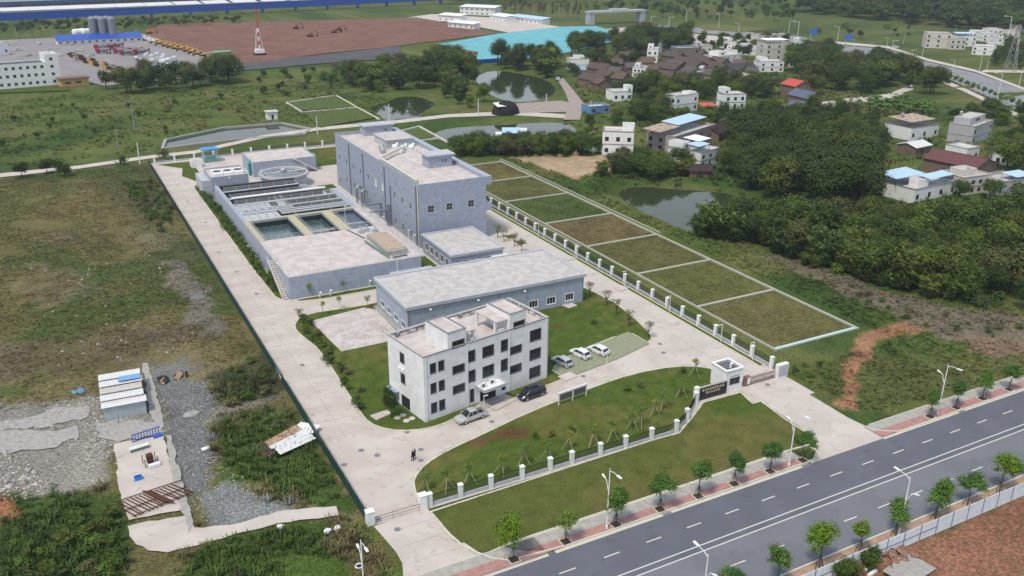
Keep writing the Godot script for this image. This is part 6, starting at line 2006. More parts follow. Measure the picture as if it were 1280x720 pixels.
func gable(label, c, r, d, eave, ridge, wall, roof, group = "", called = "cottage", turn_add := 0.0):
	var f := pixel_frame(c, r)
	var w: float = f[2]
	var n = thing(called, label, "house", f[0], f[1] + turn_add, group)
	var mb := MB.new()
	face(mb, side_frame("F", Rect2(0, -d, w, d), 0), w, eave, [[w * 0.4, w * 0.4 + 1.0, 0.02, minf(2.0, eave - 0.3)]])
	face(mb, side_frame("B", Rect2(0, -d, w, d), 0), w, eave, [])
	for x in [0.0, w]:
		var t := side_frame("L" if x == 0.0 else "R", Rect2(0, -d, w, d), 0)
		face(mb, t, d, eave, [])
		mb.tri(t * Vector3(0, eave, 0), t * Vector3(d, eave, 0), t * Vector3(d * 0.5, ridge, 0))
	put(mb, "wall", wall, n)
	put(MB_box(w * 0.4, w * 0.4 + 1.0, 0.02, minf(2.0, eave - 0.3), -0.13, -0.08), "door", M.bark, n)
	var s: float = (ridge - eave) / (d * 0.5)
	for k in [1, -1]:
		var q := MB.new()
		var z0: float = -d * 0.5
		var z1: float = -d * 0.5 + k * (d * 0.5 + 0.5)
		var y1: float = eave - 0.5 * s
		var a := [Vector3(-0.4, y1 + 0.1, z1), Vector3(w + 0.4, y1 + 0.1, z1), Vector3(w + 0.4, ridge + 0.1, z0), Vector3(-0.4, ridge + 0.1, z0)]
		if k < 0: a = [a[1], a[0], a[3], a[2]]
		var b := []
		for p in a: b.append(p - Vector3(0, 0.14, 0))
		q.quad(a[0], a[1], a[2], a[3]); q.quad(b[3], b[2], b[1], b[0])
		for i in 4: q.quad(b[i], b[(i + 1) % 4], a[(i + 1) % 4], a[i])
		# tile courses, raised rows running down the slope
		var rows := int(w / 0.9)
		for i in rows:
			var xx := (i + 0.5) * w / rows
			q.bar(Vector3(xx, lerpf(y1, ridge, 0.02) + 0.12, lerpf(z1, z0, 0.02)), Vector3(xx, lerpf(y1, ridge, 0.97) + 0.12, lerpf(z1, z0, 0.97)), 0.16, 0.07)
		put(q, "roof_slope", roof, n)
	var rc := MB.new()
	rc.tube(Vector3(-0.42, ridge + 0.1, -d * 0.5), Vector3(w + 0.42, ridge + 0.1, -d * 0.5), 0.14, 0.14, 6)
	put(rc, "ridge", roof, n)
	return n
func build_village():
	var wh = M.white_wall
	var cream = tint("cream", Color(0.58, 0.55, 0.50))
	var pink = tint("pink", Color(0.42, 0.34, 0.34))
	var gry = tint("grey", Color(0.42, 0.42, 0.43))
	var lb = mat("tin_light", Color(0.42, 0.60, 0.80), 0.45, M.t_wall, 5)
	var tan = mat("tin_tan", Color(0.42, 0.33, 0.26), 0.7, M.t_rust, 9)
	house("white_house", "white two storey house with pinkish coping standing by the sand patch", [752, 194], [791, 195.5], 9.0, 164, wh, {"cf": 3, "floors": 2, "trim": M.brick, "on": [["room", 0.62, 1.0, 0.55, 1.0, 1.6]]})
	house("pink_house", "rambling pinkish house with plants and big blue and tan sheet roofs on top", [842, 192], [893, 175], [805, 187], 171, pink, {"cf": 4, "cl": 3, "trim": M.stone, "on": [["tin", 0.3, 1.0, 0.35, 1.0, 2.2, 0.5, lb], ["tin", -0.15, 0.32, 0.3, 0.95, 1.8, 0.4, tan], ["tank", 0.05, 0.1, 0.85, 0.9, 0.4]]})
	house("pond_house", "white two storey house with a small blue roof canopy behind the big pond", [875, 211], [899, 204], [846, 200], 191, wh, {"cf": 3, "cl": 0, "trim": M.coping, "on": [["room", 0.0, 0.35, 0.55, 1.0, 2.0], ["tin", 0.1, 0.7, 0.15, 0.5, 1.5, 0.3, lb], ["tin", 0.55, 1.2, 0.4, 0.9, 2.0, 0.3, M.white_wall]]})
	house("white_house", "boxy white house with dark balcony windows among the trees", [843.5, 142], [871.5, 138], [832.6, 138.7], 120, wh, {"cf": 2, "cl": 2, "on": [["room", 0.7, 1.0, 0.2, 0.9, 0.6]]})
	house("tower_house", "white house with a stair tower and red canopies at its foot", [905, 137.5], [931, 136.5], 8.0, 118, wh, {"cf": 3, "trim": M.brick, "on": [["room", 0.0, 0.3, 0.2, 0.9, 2.4]]})
	house("white_house", "low white house with a slim stair tower beside the village lane", [766, 127], [790, 126], 9.0, 115, wh, {"cf": 3, "floors": 1, "on": [["room", 0.7, 1.0, 0.0, 0.5, 2.6]]})
	house("blue_walled_shed", "small blue walled shed with a pale flat roof by the lane", [738, 143], [762, 141], 8.0, 133.5, mat("blue_wall", Color(0.10, 0.22, 0.40), 0.8), {"cf": 2, "floors": 1, "cr": 0})
	house("white_house", "white house with a small blue awning at the head of the lane", [712.5, 88], [736, 87.5], 9.0, 74, wh, {"cf": 0, "cl": 2, "on": [["room", 0.3, 0.8, 0.3, 0.8, 1.5]]})
	house("white_house", "slender white three storey house above the brown tiled roofs", [808, 78], [821.5, 78.5], [798, 75], 61, wh, {"cf": 2, "cl": 2, "on": [["room", 0.0, 0.5, 0.4, 1.0, 2.0]]})
	house("grey_house", "bare grey brick house with a light blue roof edge", [846, 76], [873, 75], 9.0, 60, tint("bare", Color(0.20, 0.17, 0.15)), {"cf": 2, "trim": lb})
	house("white_house", "long white two storey house with a white stair room in the village centre", [900, 82], [927, 77.5], [887, 78.7], 71, wh, {"cf": 4, "cl": 2, "on": [["room", 0.15, 0.5, 0.3, 0.9, 2.2]]})
	house("white_house", "white house with an open roof terrace near the highway", [899, 60], [924, 61], 10.0, 51, wh, {"cf": 3, "on": [["room", 0.1, 0.5, 0.1, 0.8, 2.0]]})
	house("white_house", "cubic white house under a round dark tree near the highway", [926, 69], [951, 69.5], 10.0, 56, wh, {"cf": 2, "cl": 1})
	house("white_house", "tall cream house with six dark windows behind the village", [957, 75.5], [988, 74.5], 12.0, 54, cream, {"cf": 3, "cl": 1, "on": [["tin", 0.0, 0.9, 0.1, 0.9, 1.6, 0.3, M.white_wall]]})
	house("white_house", "wide white house with a slanting gable wall below the tall cream house", [950, 90], [979, 90], 10.0, 77, wh, {"cf": 3, "on": [["room", 0.0, 0.4, 0.4, 1.0, 1.5]]})
	house("white_house", "pale house with stacked terraces at the highway edge of the village", [947, 56], [985, 55], 10.0, 44, cream, {"cf": 4})
	# right hand hamlet
	house("white_house", "white house with dark red roof storey and water tank", [1137, 176.4], [1171.5, 171], [1119, 168], 160, wh, {"cf": 3, "trim": M.brick, "on": [["tin", 0.05, 0.95, 0.1, 0.95, 1.9, 0.5, tan], ["tank", 0.3, 0.3, 0.7, 0.8, 2.4]]})
	house("blank_house", "big house with a blank grey side wall and stepped roof", [1214, 182], [1237, 173], [1187, 176], 158, gry, {"cf": 2, "cl": 0, "trim": M.stone, "on": [["room", 0.2, 1.0, 0.35, 1.0, 2.0], ["tank", 0.4, 0.4, 0.9, 0.9, 2.2]]})
	house("white_house", "white house with two light blue roof canopies among dark trees", [1141, 255], [1193, 243], [1114, 240], 237, wh, {"cf": 4, "cl": 0, "trim": M.coping, "on": [["tin", -0.05, 0.62, 0.45, 0.98, 2.0, 0.5, lb], ["tin", 0.42, 1.0, 0.1, 0.4, 1.7, 0.4, lb], ["room", 0.25, 0.5, 0.2, 0.45, 1.6]]})
	house("old_house", "weathered white house half hidden behind trees with a roof tank", [1200, 245], [1236, 240], 9.0, 222, cream, {"cf": 4, "on": [["tank", 0.6, 0.6, 0.5, 0.5, 0.2], ["room", 0.3, 0.8, 0.4, 0.9, 1.2]]})
	house("old_house", "weathered house with blue sheet annex at the edge of the hamlet", [1244, 246], [1282, 240], 9.0, 228, gry, {"cf": 3, "on": [["tin", 0.6, 1.2, 0.0, 0.6, 0.8, 0.3, lb]]})
	gable("long shed under a dark red roof with pale skylight strips", [1152, 212], [1216, 226], 13.0, 4.0, 6.0, M.brick, mat("red_roof", Color(0.13, 0.045, 0.045), 0.7, M.t_wall, 5), "", "red_roofed_shed")
	gable("small brick shed under a pale tin roof beside the dark red shed", [1143, 196], [1162, 192], 7.0, 3.2, 4.2, M.brick, M.tin, "", "tin_roofed_shed")
	house("white_house", "whitewashed house seen through the leaves behind the dark red shed", [1206, 203], [1222, 200], 8.0, 186, wh, {"cf": 2})
	# old tiled cottages of the village
	var br = M.tile_brown
	var bk = M.tile_dark
	var lab := "old cottage under a brown tiled gable roof in the village"
	for q in [[[722, 107], [748, 112], 9, 4.0, 6.5], [[733, 93], [756, 96], 8, 3.8, 6.2], [[750, 88], [778, 88], 8, 3.8, 6.0], [[777, 80], [795, 79], 8, 4.5, 6.5], [[742, 101], [758, 105], 8, 3.6, 5.8], [[818, 92], [842, 96], 9, 3.8, 6.2], [[838, 84], [868, 92], 9, 3.8, 6.3], [[858, 80], [880, 86], 8, 3.6, 6.0], [[872, 88], [897, 96], 8, 3.6, 6.0], [[815, 102], [838, 104], 8, 3.4, 5.5], [[826, 76], [846, 79], 8, 3.6, 5.8]]:
		gable(lab, q[0], q[1], q[2], q[3], q[4], M.brick, br, "brown tiled cottages of the village")
	var k := 0
	for q in [[[737, 110], [752, 113]], [[757, 97], [772, 99]], [[763, 105], [778, 107]], [[783, 92], [800, 92]], [[801, 85], [816, 86]], [[850, 96], [868, 99]], [[842, 103], [858, 105]], [[872, 99], [888, 102]], [[885, 84], [899, 87]], [[830, 87], [845, 90]], [[806, 95], [820, 97]], [[862, 74], [876, 76]], [[915, 88], [930, 89]], [[935, 99], [949, 99]]]:
		gable(["small cottage under a rusty brown tile roof in the old village core", "small cottage under a grey brown tile roof in the old village core"][k % 2], q[0], q[1], 7.0, 3.4, 5.4 + 0.3 * (k % 3), [M.brick, tint("ochre", Color(0.34, 0.26, 0.17)), tint("bare", Color(0.20, 0.17, 0.15))][k % 3], [M.tile_rust, M.tile_grey][k % 2], ["rusty roofed cottages of the old core", "grey roofed cottages of the old core"][k % 2], "cottage", 0.12 * (k % 5 - 2))
		k += 1
	for q in [[[905, 94], [922, 97], 9, 3.8, 6.2], [[926, 95], [945, 93], 8, 3.6, 6.0], [[898, 99], [911, 100], 6, 3.4, 5.2]]:
		gable("old cottage under a blackened tile roof below the white houses", q[0], q[1], q[2], q[3], q[4], tint("ochre", Color(0.34, 0.26, 0.17)), bk, "blackened cottages of the village")
	gable("cottage with a bright orange red roof at the edge of the grove", [975, 122], [992, 126], 9.0, 6.6, 8.6, M.brick, M.tile_red, "", "red_roofed_house")
	gable("house with a slate blue roof below the orange red one", [984, 130], [1008, 136], 8.0, 4.6, 6.8, M.brick, M.slate_blue, "", "slate_roofed_house")
	gable("low outbuilding with a slate blue roof by the lane bend", [984, 142], [1006, 145], 7.0, 3.2, 5.2, M.brick, M.slate_blue, "", "slate_roofed_outbuilding")
	gable("long dark barn behind the sheet roofed house", [898, 178], [922, 164], 7.0, 3.2, 4.8, M.brick, mat("barn", Color(0.06, 0.045, 0.045), 0.9, M.t_roof, 5), "", "dark_barn")
	gable("dark tiled outhouse with a brick gable at the foot of the pond house", [862, 222], [890, 222], 6.0, 2.2, 3.4, M.brick, mat("barn", Color(0.06, 0.045, 0.045), 0.9, M.t_roof, 5), "", "tiled_outhouse")
	for q in [[[985, 84], [1004, 85], 10, 70, "white house half hidden by the big trees beside the cream house"], [[1031, 79], [1054, 80], 9, 72, "low white roadside building behind the highway grove"], [[905, 70], [921, 71], 9, 61, "white terrace house behind the long white house"], [[868, 66], [890, 66], 9, 57, "pale house at the upper edge of the village"], [[942, 84], [956, 85], 8, 75, "narrow white house wedged below the tall cream house"], [[776, 72], [792, 72], 8, 64, "grey walled house at the foot of the belt of trees"], [[988, 62], [1004, 63], 9, 51, "white house at the highway end of the village"], [[1240, 206], [1266, 208], 8, 190, "white house behind the trees at the edge of the hamlet"], [[870, 99], [884, 100], 7, 88, "white walled house among the brown roofs"], [[826, 66], [842, 66], 8, 55, "white house above the bare grey brick house"], [[1007, 74], [1026, 74], 9, 62, "white house beside the highway junction trees"], [[790, 96], [806, 97], 8, 84, "white walled house above the belt of village trees"], [[930, 110], [946, 110], 8, 98, "white walled house at the foot of the blackened cottages"]]:
		house("village_house", q[4], q[0], q[1], q[2], q[3], wh if "white" in q[4] else cream, {"cf": 3, "cl": 1, "on": [["room", 0.1, 0.45, 0.3, 0.9, 1.8], ["tank", 0.7, 0.7, 0.5, 0.5, -0.6]]})
	# canopies and huts
	for q in [[[878, 142], [896, 141], M.tile_red, "red sheet canopy on thin posts beside the tower house", "red_canopy"], [[714, 92], [724, 94], M.tin_blue, "blue awning in front of the white house at the lane head", "blue_awning"], [[876, 78], [890, 78], M.tile_red, "pinkish red sheet roof beside the long white village house", "red_canopy"]]:
		var f := pixel_frame(q[0], q[1])
		var n = thing(q[4], q[3], "canopy", f[0], f[1])
		put(MB_tin(0, f[2], -5.0, 0, 3.0, 0.7), "roof", q[2], n)
		for x in [0.1, f[2] - 0.2]:
			for z in [-4.9, -0.2]: put(MB_box(x, x + 0.1, 0, 2.95 if z > -1 else 3.6, z, z + 0.1), "post", M.frame_dark, n)
	var ph = pixel_frame([618, 178], [658, 178])
	var n = thing("pond_hut", "floating fish hut with light blue sheet roofs on the pond", "hut", ph[0], ph[1])
	put(MB_box(0, ph[2], -0.95, 0.1, -9.0, 0), "deck", M.bark, n)
	put(MB_box(0.5, ph[2] * 0.3, 0.1, 2.6, -6.0, -2.0), "cabin", M.white_wall, n)
	put(MB_box(ph[2] * 0.32, ph[2] * 0.75, 0.1, 2.2, -6.0, -3.0), "store", M.bark, n)
	put(MB_tin(ph[2] * 0.25, ph[2] * 0.8, -7.5, -1.8, 3.0, 0.9), "roof", lb, n)
	put(MB_tin(ph[2] * 0.72, ph[2] * 1.05, -8.0, -3.0, 3.2, 0.5), "side_roof", M.tin, n)
	put(MB_box(0, ph[2], 0.1, 0.7, 0.0, 0.15), "rail_board", M.white_wall, n)
	for x in [0.1, ph[2] - 0.2]: put(MB_box(x, x + 0.12, 0.1, 3.2, -1.9, -1.78), "post", M.frame_dark, n)
	var hut := pixel_frame([335, 150], [347, 149])
	var hn = thing("field_hut", "tiny white hut with a flat overhanging roof in the scrub", "hut", hut[0], hut[1])
	block(hn, Rect2(0, -3.5, 4.0, 3.5), 0, 3.0, M.white_wall, {"F": [[1.5, 2.4, 0.05, 2.0, [1, 1, 0.0, "frame_dark", "glass"], "door"]]}, 0.0)
	put(MB_box(-0.5, 4.5, 3.0, 3.2, -4.0, 0.5), "roof_slab", M.roof_conc, hn)
	var dm = thing("net_shelter", "dark rounded net shelter with a white sheet on its roof", "shelter", G(632, 142))
	var dmb := MB.new()
	dmb.blob(Vector3(0, 0.5, 0), Vector3(6.0, 5.0, 5.0), 14, 8, 0.05, rng)
	put(dmb, "net", mat("net", Color(0.03, 0.03, 0.03), 0.9), dm)
	put(MB_tin(-5.5, 0.5, -1, 3.5, 3.8, 1.0), "white_sheet", M.white, dm)
func pole(p: Vector3, h, label, group, arm := 0.0, m = null):
	var o = thing("utility_pole", label, "pole", p, 0, group)
	var a := MB.new()
	a.tube(Vector3(0, -0.2, 0), Vector3(0, h, 0), 0.2, 0.13, 7)
	put(a, "shaft", m if m else M.stone, o)
	if arm > 0: put(MB_box(-arm, arm, h - 0.9, h - 0.75, -0.07, 0.07), "cross_arm", m if m else M.stone, o)
func road_lamp(p: Vector3, h, turn):
	street_lamp(p, h, turn, "pale street lamp standing along the far highway", "street lamps along the highway", false)

# ---------------------------------------------------------------- far works, machines, roads
func digger(p, turn, label, group, m):
	var o = thing("excavator", label, "excavator", p, turn, group)
	for s in [-1, 1]: put(MB_box(-1.9, 1.9, 0, 0.9, s * 1.15 - 0.3, s * 1.15 + 0.3), "track", M.rubber, o)
	put(MB_box(-2.0, 1.2, 0.95, 2.1, -1.25, 1.25), "body", m, o)
	put(MB_box(0.2, 1.6, 0.95, 2.9, -1.3, -0.2), "cab", m, o)
	put(MB_box(0.3, 1.62, 1.7, 2.75, -1.31, -0.4), "cab_glass", M.glass, o)
	var b := MB.new()
	b.path([Vector3(1.2, 1.6, 0.4), Vector3(3.2, 4.2, 0.4), Vector3(5.6, 3.4, 0.4)], 0.3, 0.22, 6)
	put(b, "boom", m, o)
	var a := MB.new()
	a.path([Vector3(5.6, 3.5, 0.4), Vector3(5.9, 1.2, 0.4)], 0.22, 0.16, 6)
	put(a, "stick", m, o)
	put(MB_box(5.2, 6.2, 0.3, 1.2, -0.1, 0.9), "bucket", M.rubber, o)
func long_box(called, label, category, a: Vector3, b: Vector3, w, y0, y1, m, legs := 0.0, leg_m = null, bands := []):
	var d := b - a
	var o = thing(called, label, category, a, atan2(-d.z, d.x))
	var l := Vector2(d.x, d.z).length()
	put(MB_box(0, l, y0, y1, -w / 2, w / 2), "gallery", m, o)
	for q in bands: put(MB_box(0, l, q[0], q[1], w / 2 + 0.01, w / 2 + 0.25), "band", q[2], o)
	if legs > 0:
		var x := 4.0
		while x < l:
			put(MB_box(x, x + 0.9, 0, y0 - 0.01, -w / 2, w / 2), "trestle", leg_m, o)
			x += legs
	return o
func build_far():
	var blue = mat("conveyor_blue", Color(0.012, 0.075, 0.42), 0.5, M.t_fine, 9)
	var steelb = mat("steel_blue", Color(0.07, 0.12, 0.26), 0.6)
	var pale = mat("pale_roof", Color(0.42, 0.45, 0.48), 0.6, M.t_wall, 12)
	long_box("conveyor_gallery", "long bright blue elevated conveyor gallery on trestles behind the red earth", "conveyor", G(-40, 34), G(566, 4), 5.0, 3.6, 9.5, blue, 34.0, steelb, [[9.5, 10.0, pale]])
	long_box("conveyor_gallery", "upper conveyor gallery with a pale roof strip behind the blue one", "conveyor", G(-40, 21), G(300, 6), 5.0, 9.0, 12.5, steelb, 40.0, steelb, [[11.2, 13.0, M.white_wall]])
	for i in 16:
		var a := G(-30 + i * 36, 25 - i * 1.5)
		var o = thing("storage_shed", "long pale roofed storage shed between the two conveyor galleries", "shed", a, 0.22, "sheds between the conveyors")
		block(o, Rect2(0, -12, 24, 12), 0, 6.0, pale, {"F": grid_holes(24, 1, 4, 6, 2.4, 2.0, 2.0)}, 0.0, pale)
		put(MB_tin(-0.6, 24.6, -12.5, 0.5, 6.1, 2.0), "roof_sheet", M.tin, o)
	for i in 7:
		var a := G(-30 + i * 60, 12 - i * 1.7)
		var o = thing("dark_hall", "dark steel factory hall on the horizon behind the conveyors", "building", a, 0.22, "dark halls behind the conveyors")
		block(o, Rect2(0, -30, 46, 30), 0, 13.0, mat("dark_hall", Color(0.05, 0.06, 0.085), 0.6, M.t_wall, 20), {"F": grid_holes(46, 1, 5, 13, 4.0, 5.0, 3.0)}, 0.0, pale)
	# staff block and yellow lodge
	var dm := pixel_frame([-40, 116], [78, 106.5])
	var n = thing("staff_block", "long white four storey staff block with rows of small square windows", "building", dm[0], dm[1])
	var w: float = dm[2]
	var hl := []
	for f in 3:
		for k in 13:
			var u := w - 8.2 - k * 3.05
			if u > 0.5: hl.append([u, u + 1.4, 1.4 + f * 3.6, 2.9 + f * 3.6, [2, 1, 0.0, "frame", "glass"]])
	block(n, Rect2(0, -13, w - 5.6, 13), 0, 11.4, M.white_wall, {"F": hl}, 0.6, mat("dark_roof", Color(0.06, 0.065, 0.07), 0.8))
	var h2 := []
	for f in 4: h2.append([1.8, 3.3, 1.4 + f * 3.5, 2.9 + f * 3.5, [2, 1, 0.0, "frame", "glass"]])
	block(n, Rect2(w - 5.59, -13, 5.6, 13.02), 0, 15.0, M.white_wall, {"F": h2, "R": [[4, 5.4, 1.4, 2.9], [4, 5.4, 5.0, 6.4], [4, 5.4, 8.4, 9.9]]}, 0.6, M.roof_old, W_PLAIN, "stair_tower")
	var yl := pixel_frame([77, 109.5], [112, 106.5])
	var y = thing("yellow_lodge", "small ochre yellow lodge with a brown flat roof", "building", yl[0], yl[1])
	block(y, Rect2(0, -6, yl[2], 6), 0, 3.6, tint("ochre2", Color(0.56, 0.36, 0.15)), {"F": [[1.8, 4.4, 1.5, 2.4, [2, 1, 0, "frame_dark", "glass"]], [6.6, 9.2, 1.5, 2.4, [2, 1, 0, "frame_dark", "glass"]]]}, 0.0)
	put(MB_box(-0.6, yl[2] + 0.6, 3.61, 4.1, -6.6, 0.6), "roof_slab", M.brick, y)
	house("gate_building", "pale building with dark curtain glass at the edge of the yard", [-14, 72], [12, 69], 12.0, 55, M.white_wall, {"cat": "building", "cf": 3, "floors": 1})
	var bs := pixel_frame([72, 57], [178, 52])
	var bl = thing("blue_roofed_shed", "long low shed with a bright blue roof at the back of the yard", "shed", bs[0], bs[1])
	block(bl, Rect2(0, -9, bs[2], 9), 0, 3.0, M.white_wall, {"F": grid_holes(bs[2], 1, 12, 3, 1.6, 1.2, 1.0)}, 0.0)
	put(MB_tin(-0.5, bs[2] + 0.5, -9.5, 1.2, 3.1, 2.6), "roof_sheet", blue, bl)
	for i in 5:
		var p := G(119 + i * 6, 52 - (i % 2))
		var o = thing("silo", "tall ribbed grey cement silo at the batching yard", "silo", p, 0, "cement silos")
		var mb := MB.new()
		mb.lathe(Vector3.ZERO, [[1.0, 2.0], [2.6, 4.0], [2.6, 15.0], [1.2, 16.4], [0, 16.5]], 16)
		put(mb, "drum", mat("silo", Color(0.21, 0.225, 0.25), 0.5, M.t_fine, 4), o)
		for k in 4: put(MB_box(cos(k * TAU / 4) * 2.2 - 0.15, cos(k * TAU / 4) * 2.2 + 0.15, 0, 5.0, sin(k * TAU / 4) * 2.2 - 0.15, sin(k * TAU / 4) * 2.2 + 0.15), "leg", M.steel, o)
	for q in [[100, 49], [111, 48.5]]:
		var o = thing("storage_tank", "white horizontal storage tank with domed ends in the yard", "tank", G(q[0], q[1]) + Vector3(0, 0, 0), 0.5, "white storage tanks")
		var mb := MB.new()
		mb.tube(Vector3(-3.5, 4.8, 0), Vector3(3.5, 4.8, 0), 2.3, 2.3, 16)
		mb.blob(Vector3(-3.5, 4.8, 0), Vector3(1.2, 2.3, 2.3), 12, 8); mb.blob(Vector3(3.5, 4.8, 0), Vector3(1.2, 2.3, 2.3), 12, 8)
		put(mb, "shell", M.white, o)
		for x in [-2.2, 2.2]: put(MB_box(x - 0.3, x + 0.3, 0, 3.0, -1.5, 1.5), "saddle", M.stone, o)
	var red = M.red_paint
	for q in [[128, 62], [136, 61], [146, 60], [130, 67], [152, 67], [160, 69], [170, 66], [178, 68]]:
		truck("mixer_truck", red, G(q[0], q[1], 0.35), 2.6 + (int(q[0]) % 5) * 0.06, "red cement mixer truck parked in the batching yard", "truck", "red mixer trucks", "drum")
	for q in [[178, 74], [184, 76], [190, 73], [196, 78], [202, 75], [207, 80], [214, 78], [188, 81], [198, 84], [207, 86]]:
		truck("white_lorry", M.car_white, G(q[0], q[1], 0.35), 0.3 + (int(q[0]) % 7) * 0.12, "white lorry parked in the crowded yard", "truck", "white lorries in the yard", "tank" if int(q[0]) % 2 else "box")
	for q in [[175, 47], [181, 49], [187, 51], [193, 53]]: truck("white_lorry", M.car_white, G(q[0], q[1], 0.35), 2.2, "white tipper parked at the edge of the red earth", "truck", "white tippers by the red earth", "box")
	var yel = mat("digger_yellow", Color(0.52, 0.29, 0.05), 0.5)
	for q in [[199, 55], [206, 57.5], [213, 59], [219, 61], [226, 62], [233, 64], [240, 66], [247, 68], [254, 70]]:
		digger(G(q[0], q[1], 0.35), 2.4 + (int(q[0]) % 3) * 0.2, "yellow excavator in the row beside the red earth", "yellow excavators in a row", yel)
	digger(G(187, 42, 0.35), 0.4, "orange excavator working at the corner of the red earth", "", mat("digger_orange", Color(0.55, 0.14, 0.04), 0.5))
	for q in [[370, 36], [388, 46], [418, 41], [424, 38]]: digger(G(q[0], q[1], 0.35), 0.3, "small dark excavator out on the red earth", "excavators on the red earth", mat("digger_dark", Color(0.22, 0.07, 0.04), 0.6))
	var gt = thing("green_sheeted_stack", "stack covered with a bright green sheet beside the excavators", "stack", G(262, 72, 0.35), 0.2)
	put(MB_box(0, 14, 0, 2.6, -5, 0), "load", mat("stack", Color(0.30, 0.24, 0.18), 0.9), gt)
	put(MB_box(4, 14.2, 2.6, 2.8, -5.2, 0.2), "cover", mat("green_cover", Color(0.10, 0.45, 0.20), 0.6), gt)
	for j in 16:
		var p := G(86 + j * 4.2, 70 + j * 1.35 + (j % 3) * 1.6, 0.35)
		var st = thing("equipment_stack", "dark rack of stacked site equipment along the yard edge", "stack", p, 0.5 + 0.1 * (j % 4), "equipment racks in the yard")
		put(MB_box(0, 5.5, 0, 0.4, -2.2, 0), "pallet", M.stake, st)
		for b in 4: put(MB_box(0.1 + b * 1.35, 1.3 + b * 1.35, 0.41, 1.4 + 0.35 * ((b + j) % 3), -2.1, -0.1), "bundle", [M.rust, M.dark_soil, M.stone, M.digger_yellow][(b + j) % 4], st)
	for j in 9:
		var p := G(10 + j * 13, 56 + (j % 3) * 7, 0.35)
		car("hatch", M.car_white if j % 2 else M.silver_paint, p, 0.4 * j, "small car parked on the concrete of the staff yard", "cars in the staff yard")
	# piling rig
	var rp := G(325, 68.5, 0.35)
	var rig = thing("piling_rig", "tall piling rig with red and white lattice mast on the red earth", "rig", rp, 0.0)
	var rh := tall(rp, 325, 13) - 1.5
	for s in [-1, 1]: put(MB_box(-3.2, 3.2, 0, 1.1, s * 2.0 - 0.5, s * 2.0 + 0.5), "track", M.rubber, rig)
	put(MB_box(-2.6, 2.6, 1.15, 3.4, -2.0, 2.0), "house", M.white_wall, rig)
	put(MB_box(1.2, 3.0, 1.15, 4.0, -2.2, -0.6), "cab", M.tile_red, rig)
	for s in [-1, 1]:
		var b := MB.new()
		b.bar(Vector3(s * 2.4, 2.0, 0), Vector3(s * 0.7, rh * 0.62, 0), 0.35, 0.35)
		put(b, "stay", M.white_wall, rig)
	for k in 10:
		var yy := 1.0 + k * rh / 10.0
		var mm = M.tile_red if k % 2 == 0 or k > 6 else M.white_wall
		put(MB_box(-0.4, 0.4, yy, yy + rh / 10.0 - 0.05, 0.3, 1.1), "mast", mm, rig)
	put(MB_box(-0.9, 0.9, rh + 1.0, rh + 1.8, 0.1, 1.6), "mast_head", M.tile_red, rig)
	# site offices by the cyan plot
	for q in [[[548, 26], [575, 28], 10, 5, "white prefab office with a flat roof beside the concrete yard"], [[575, 18], [618, 20], 14, 7, "large white roofed prefab hall behind the concrete yard"], [[560, 34], [592, 37], 8, 4, "long low white fence like prefab cabin in the concrete yard"], [[612, 26], [632, 29], 10, 5, "prefab cabin with pale blue trim near the cyan plot"], [[636, 26], [676, 31], 10, 4, "long prefab cabin under a blue roof near the cyan plot"]]:
		var f := pixel_frame(q[0], q[1])
		var o = thing("prefab_cabin", q[4], "cabin", f[0], f[1])
		block(o, Rect2(0, -q[2], f[2], q[2]), 0, q[3], M.white_wall, {"F": grid_holes(f[2], maxi(1, int(q[3] / 3.4)), maxi(2, int(f[2] / 5)), 3.2, 1.8, 1.2, 1.0)}, 0.0)
		put(MB_tin(-0.8, f[2] + 0.8, -q[2] - 0.8, 1.0, q[3] + 0.1, 1.2), "roof_sheet", M.white if q[0][0] != 636 else lbm(), o)
	var ap := pixel_frame([737, 31], [806, 28])
	var ar = thing("portal", "broad grey portal frame spanning the entrance beyond the cyan plot", "portal", ap[0], ap[1])
	for x in [0.0, ap[2] - 5.0]: put(MB_box(x, x + 5.0, 0, 9.0, -7, 0), "pier", tint("portal", Color(0.40, 0.41, 0.46)), ar)
	put(MB_box(-0.5, ap[2] + 0.5, 9.0, 10.6, -7.5, 0.5), "beam", tint("portal", Color(0.40, 0.41, 0.46)), ar)
	put(MB_box(ap[2] * 0.4, ap[2] * 0.7, 10.6, 12.0, -6, -1), "parapet_block", M.roof_old, ar)
	var bf = thing("blue_fence", "low bright blue site fence at the corner of the cyan plot", "fence", G(592, 80), 0.0)
	for i in 8: put(MB_box(i * 3.0, i * 3.0 + 2.95, 0, 2.4, -0.05, 0.05), "panel", blue, bf)
	# poles, posts, road lamps, signs
	for q in [[22, 50, 33], [98, 80, 62], [131, 98, 76], [171, 46, 34], [206, 57, 42], [241, 64, 52], [281, 79, 60], [44, 46, 38], [522, 52, 34], [168, 160, 130], [148, 185, 160]]:
		var p := G(q[0], q[1])
		pole(p, maxf(5.0, tall(p, q[0], q[2])), "grey concrete utility pole by the yard and scrub", "utility poles round the yard", 0.8)
	for q in [[397, 168, 145], [487, 156, 130], [598, 145, 123], [683, 127, 117], [175, 205, 178], [738, 142, 126]]:
		var p := G(q[0], q[1])
		pole(p, maxf(3.0, tall(p, q[0], q[2])), "slim white post along the country road", "white posts along the country road", 0.0, M.lamp_white)
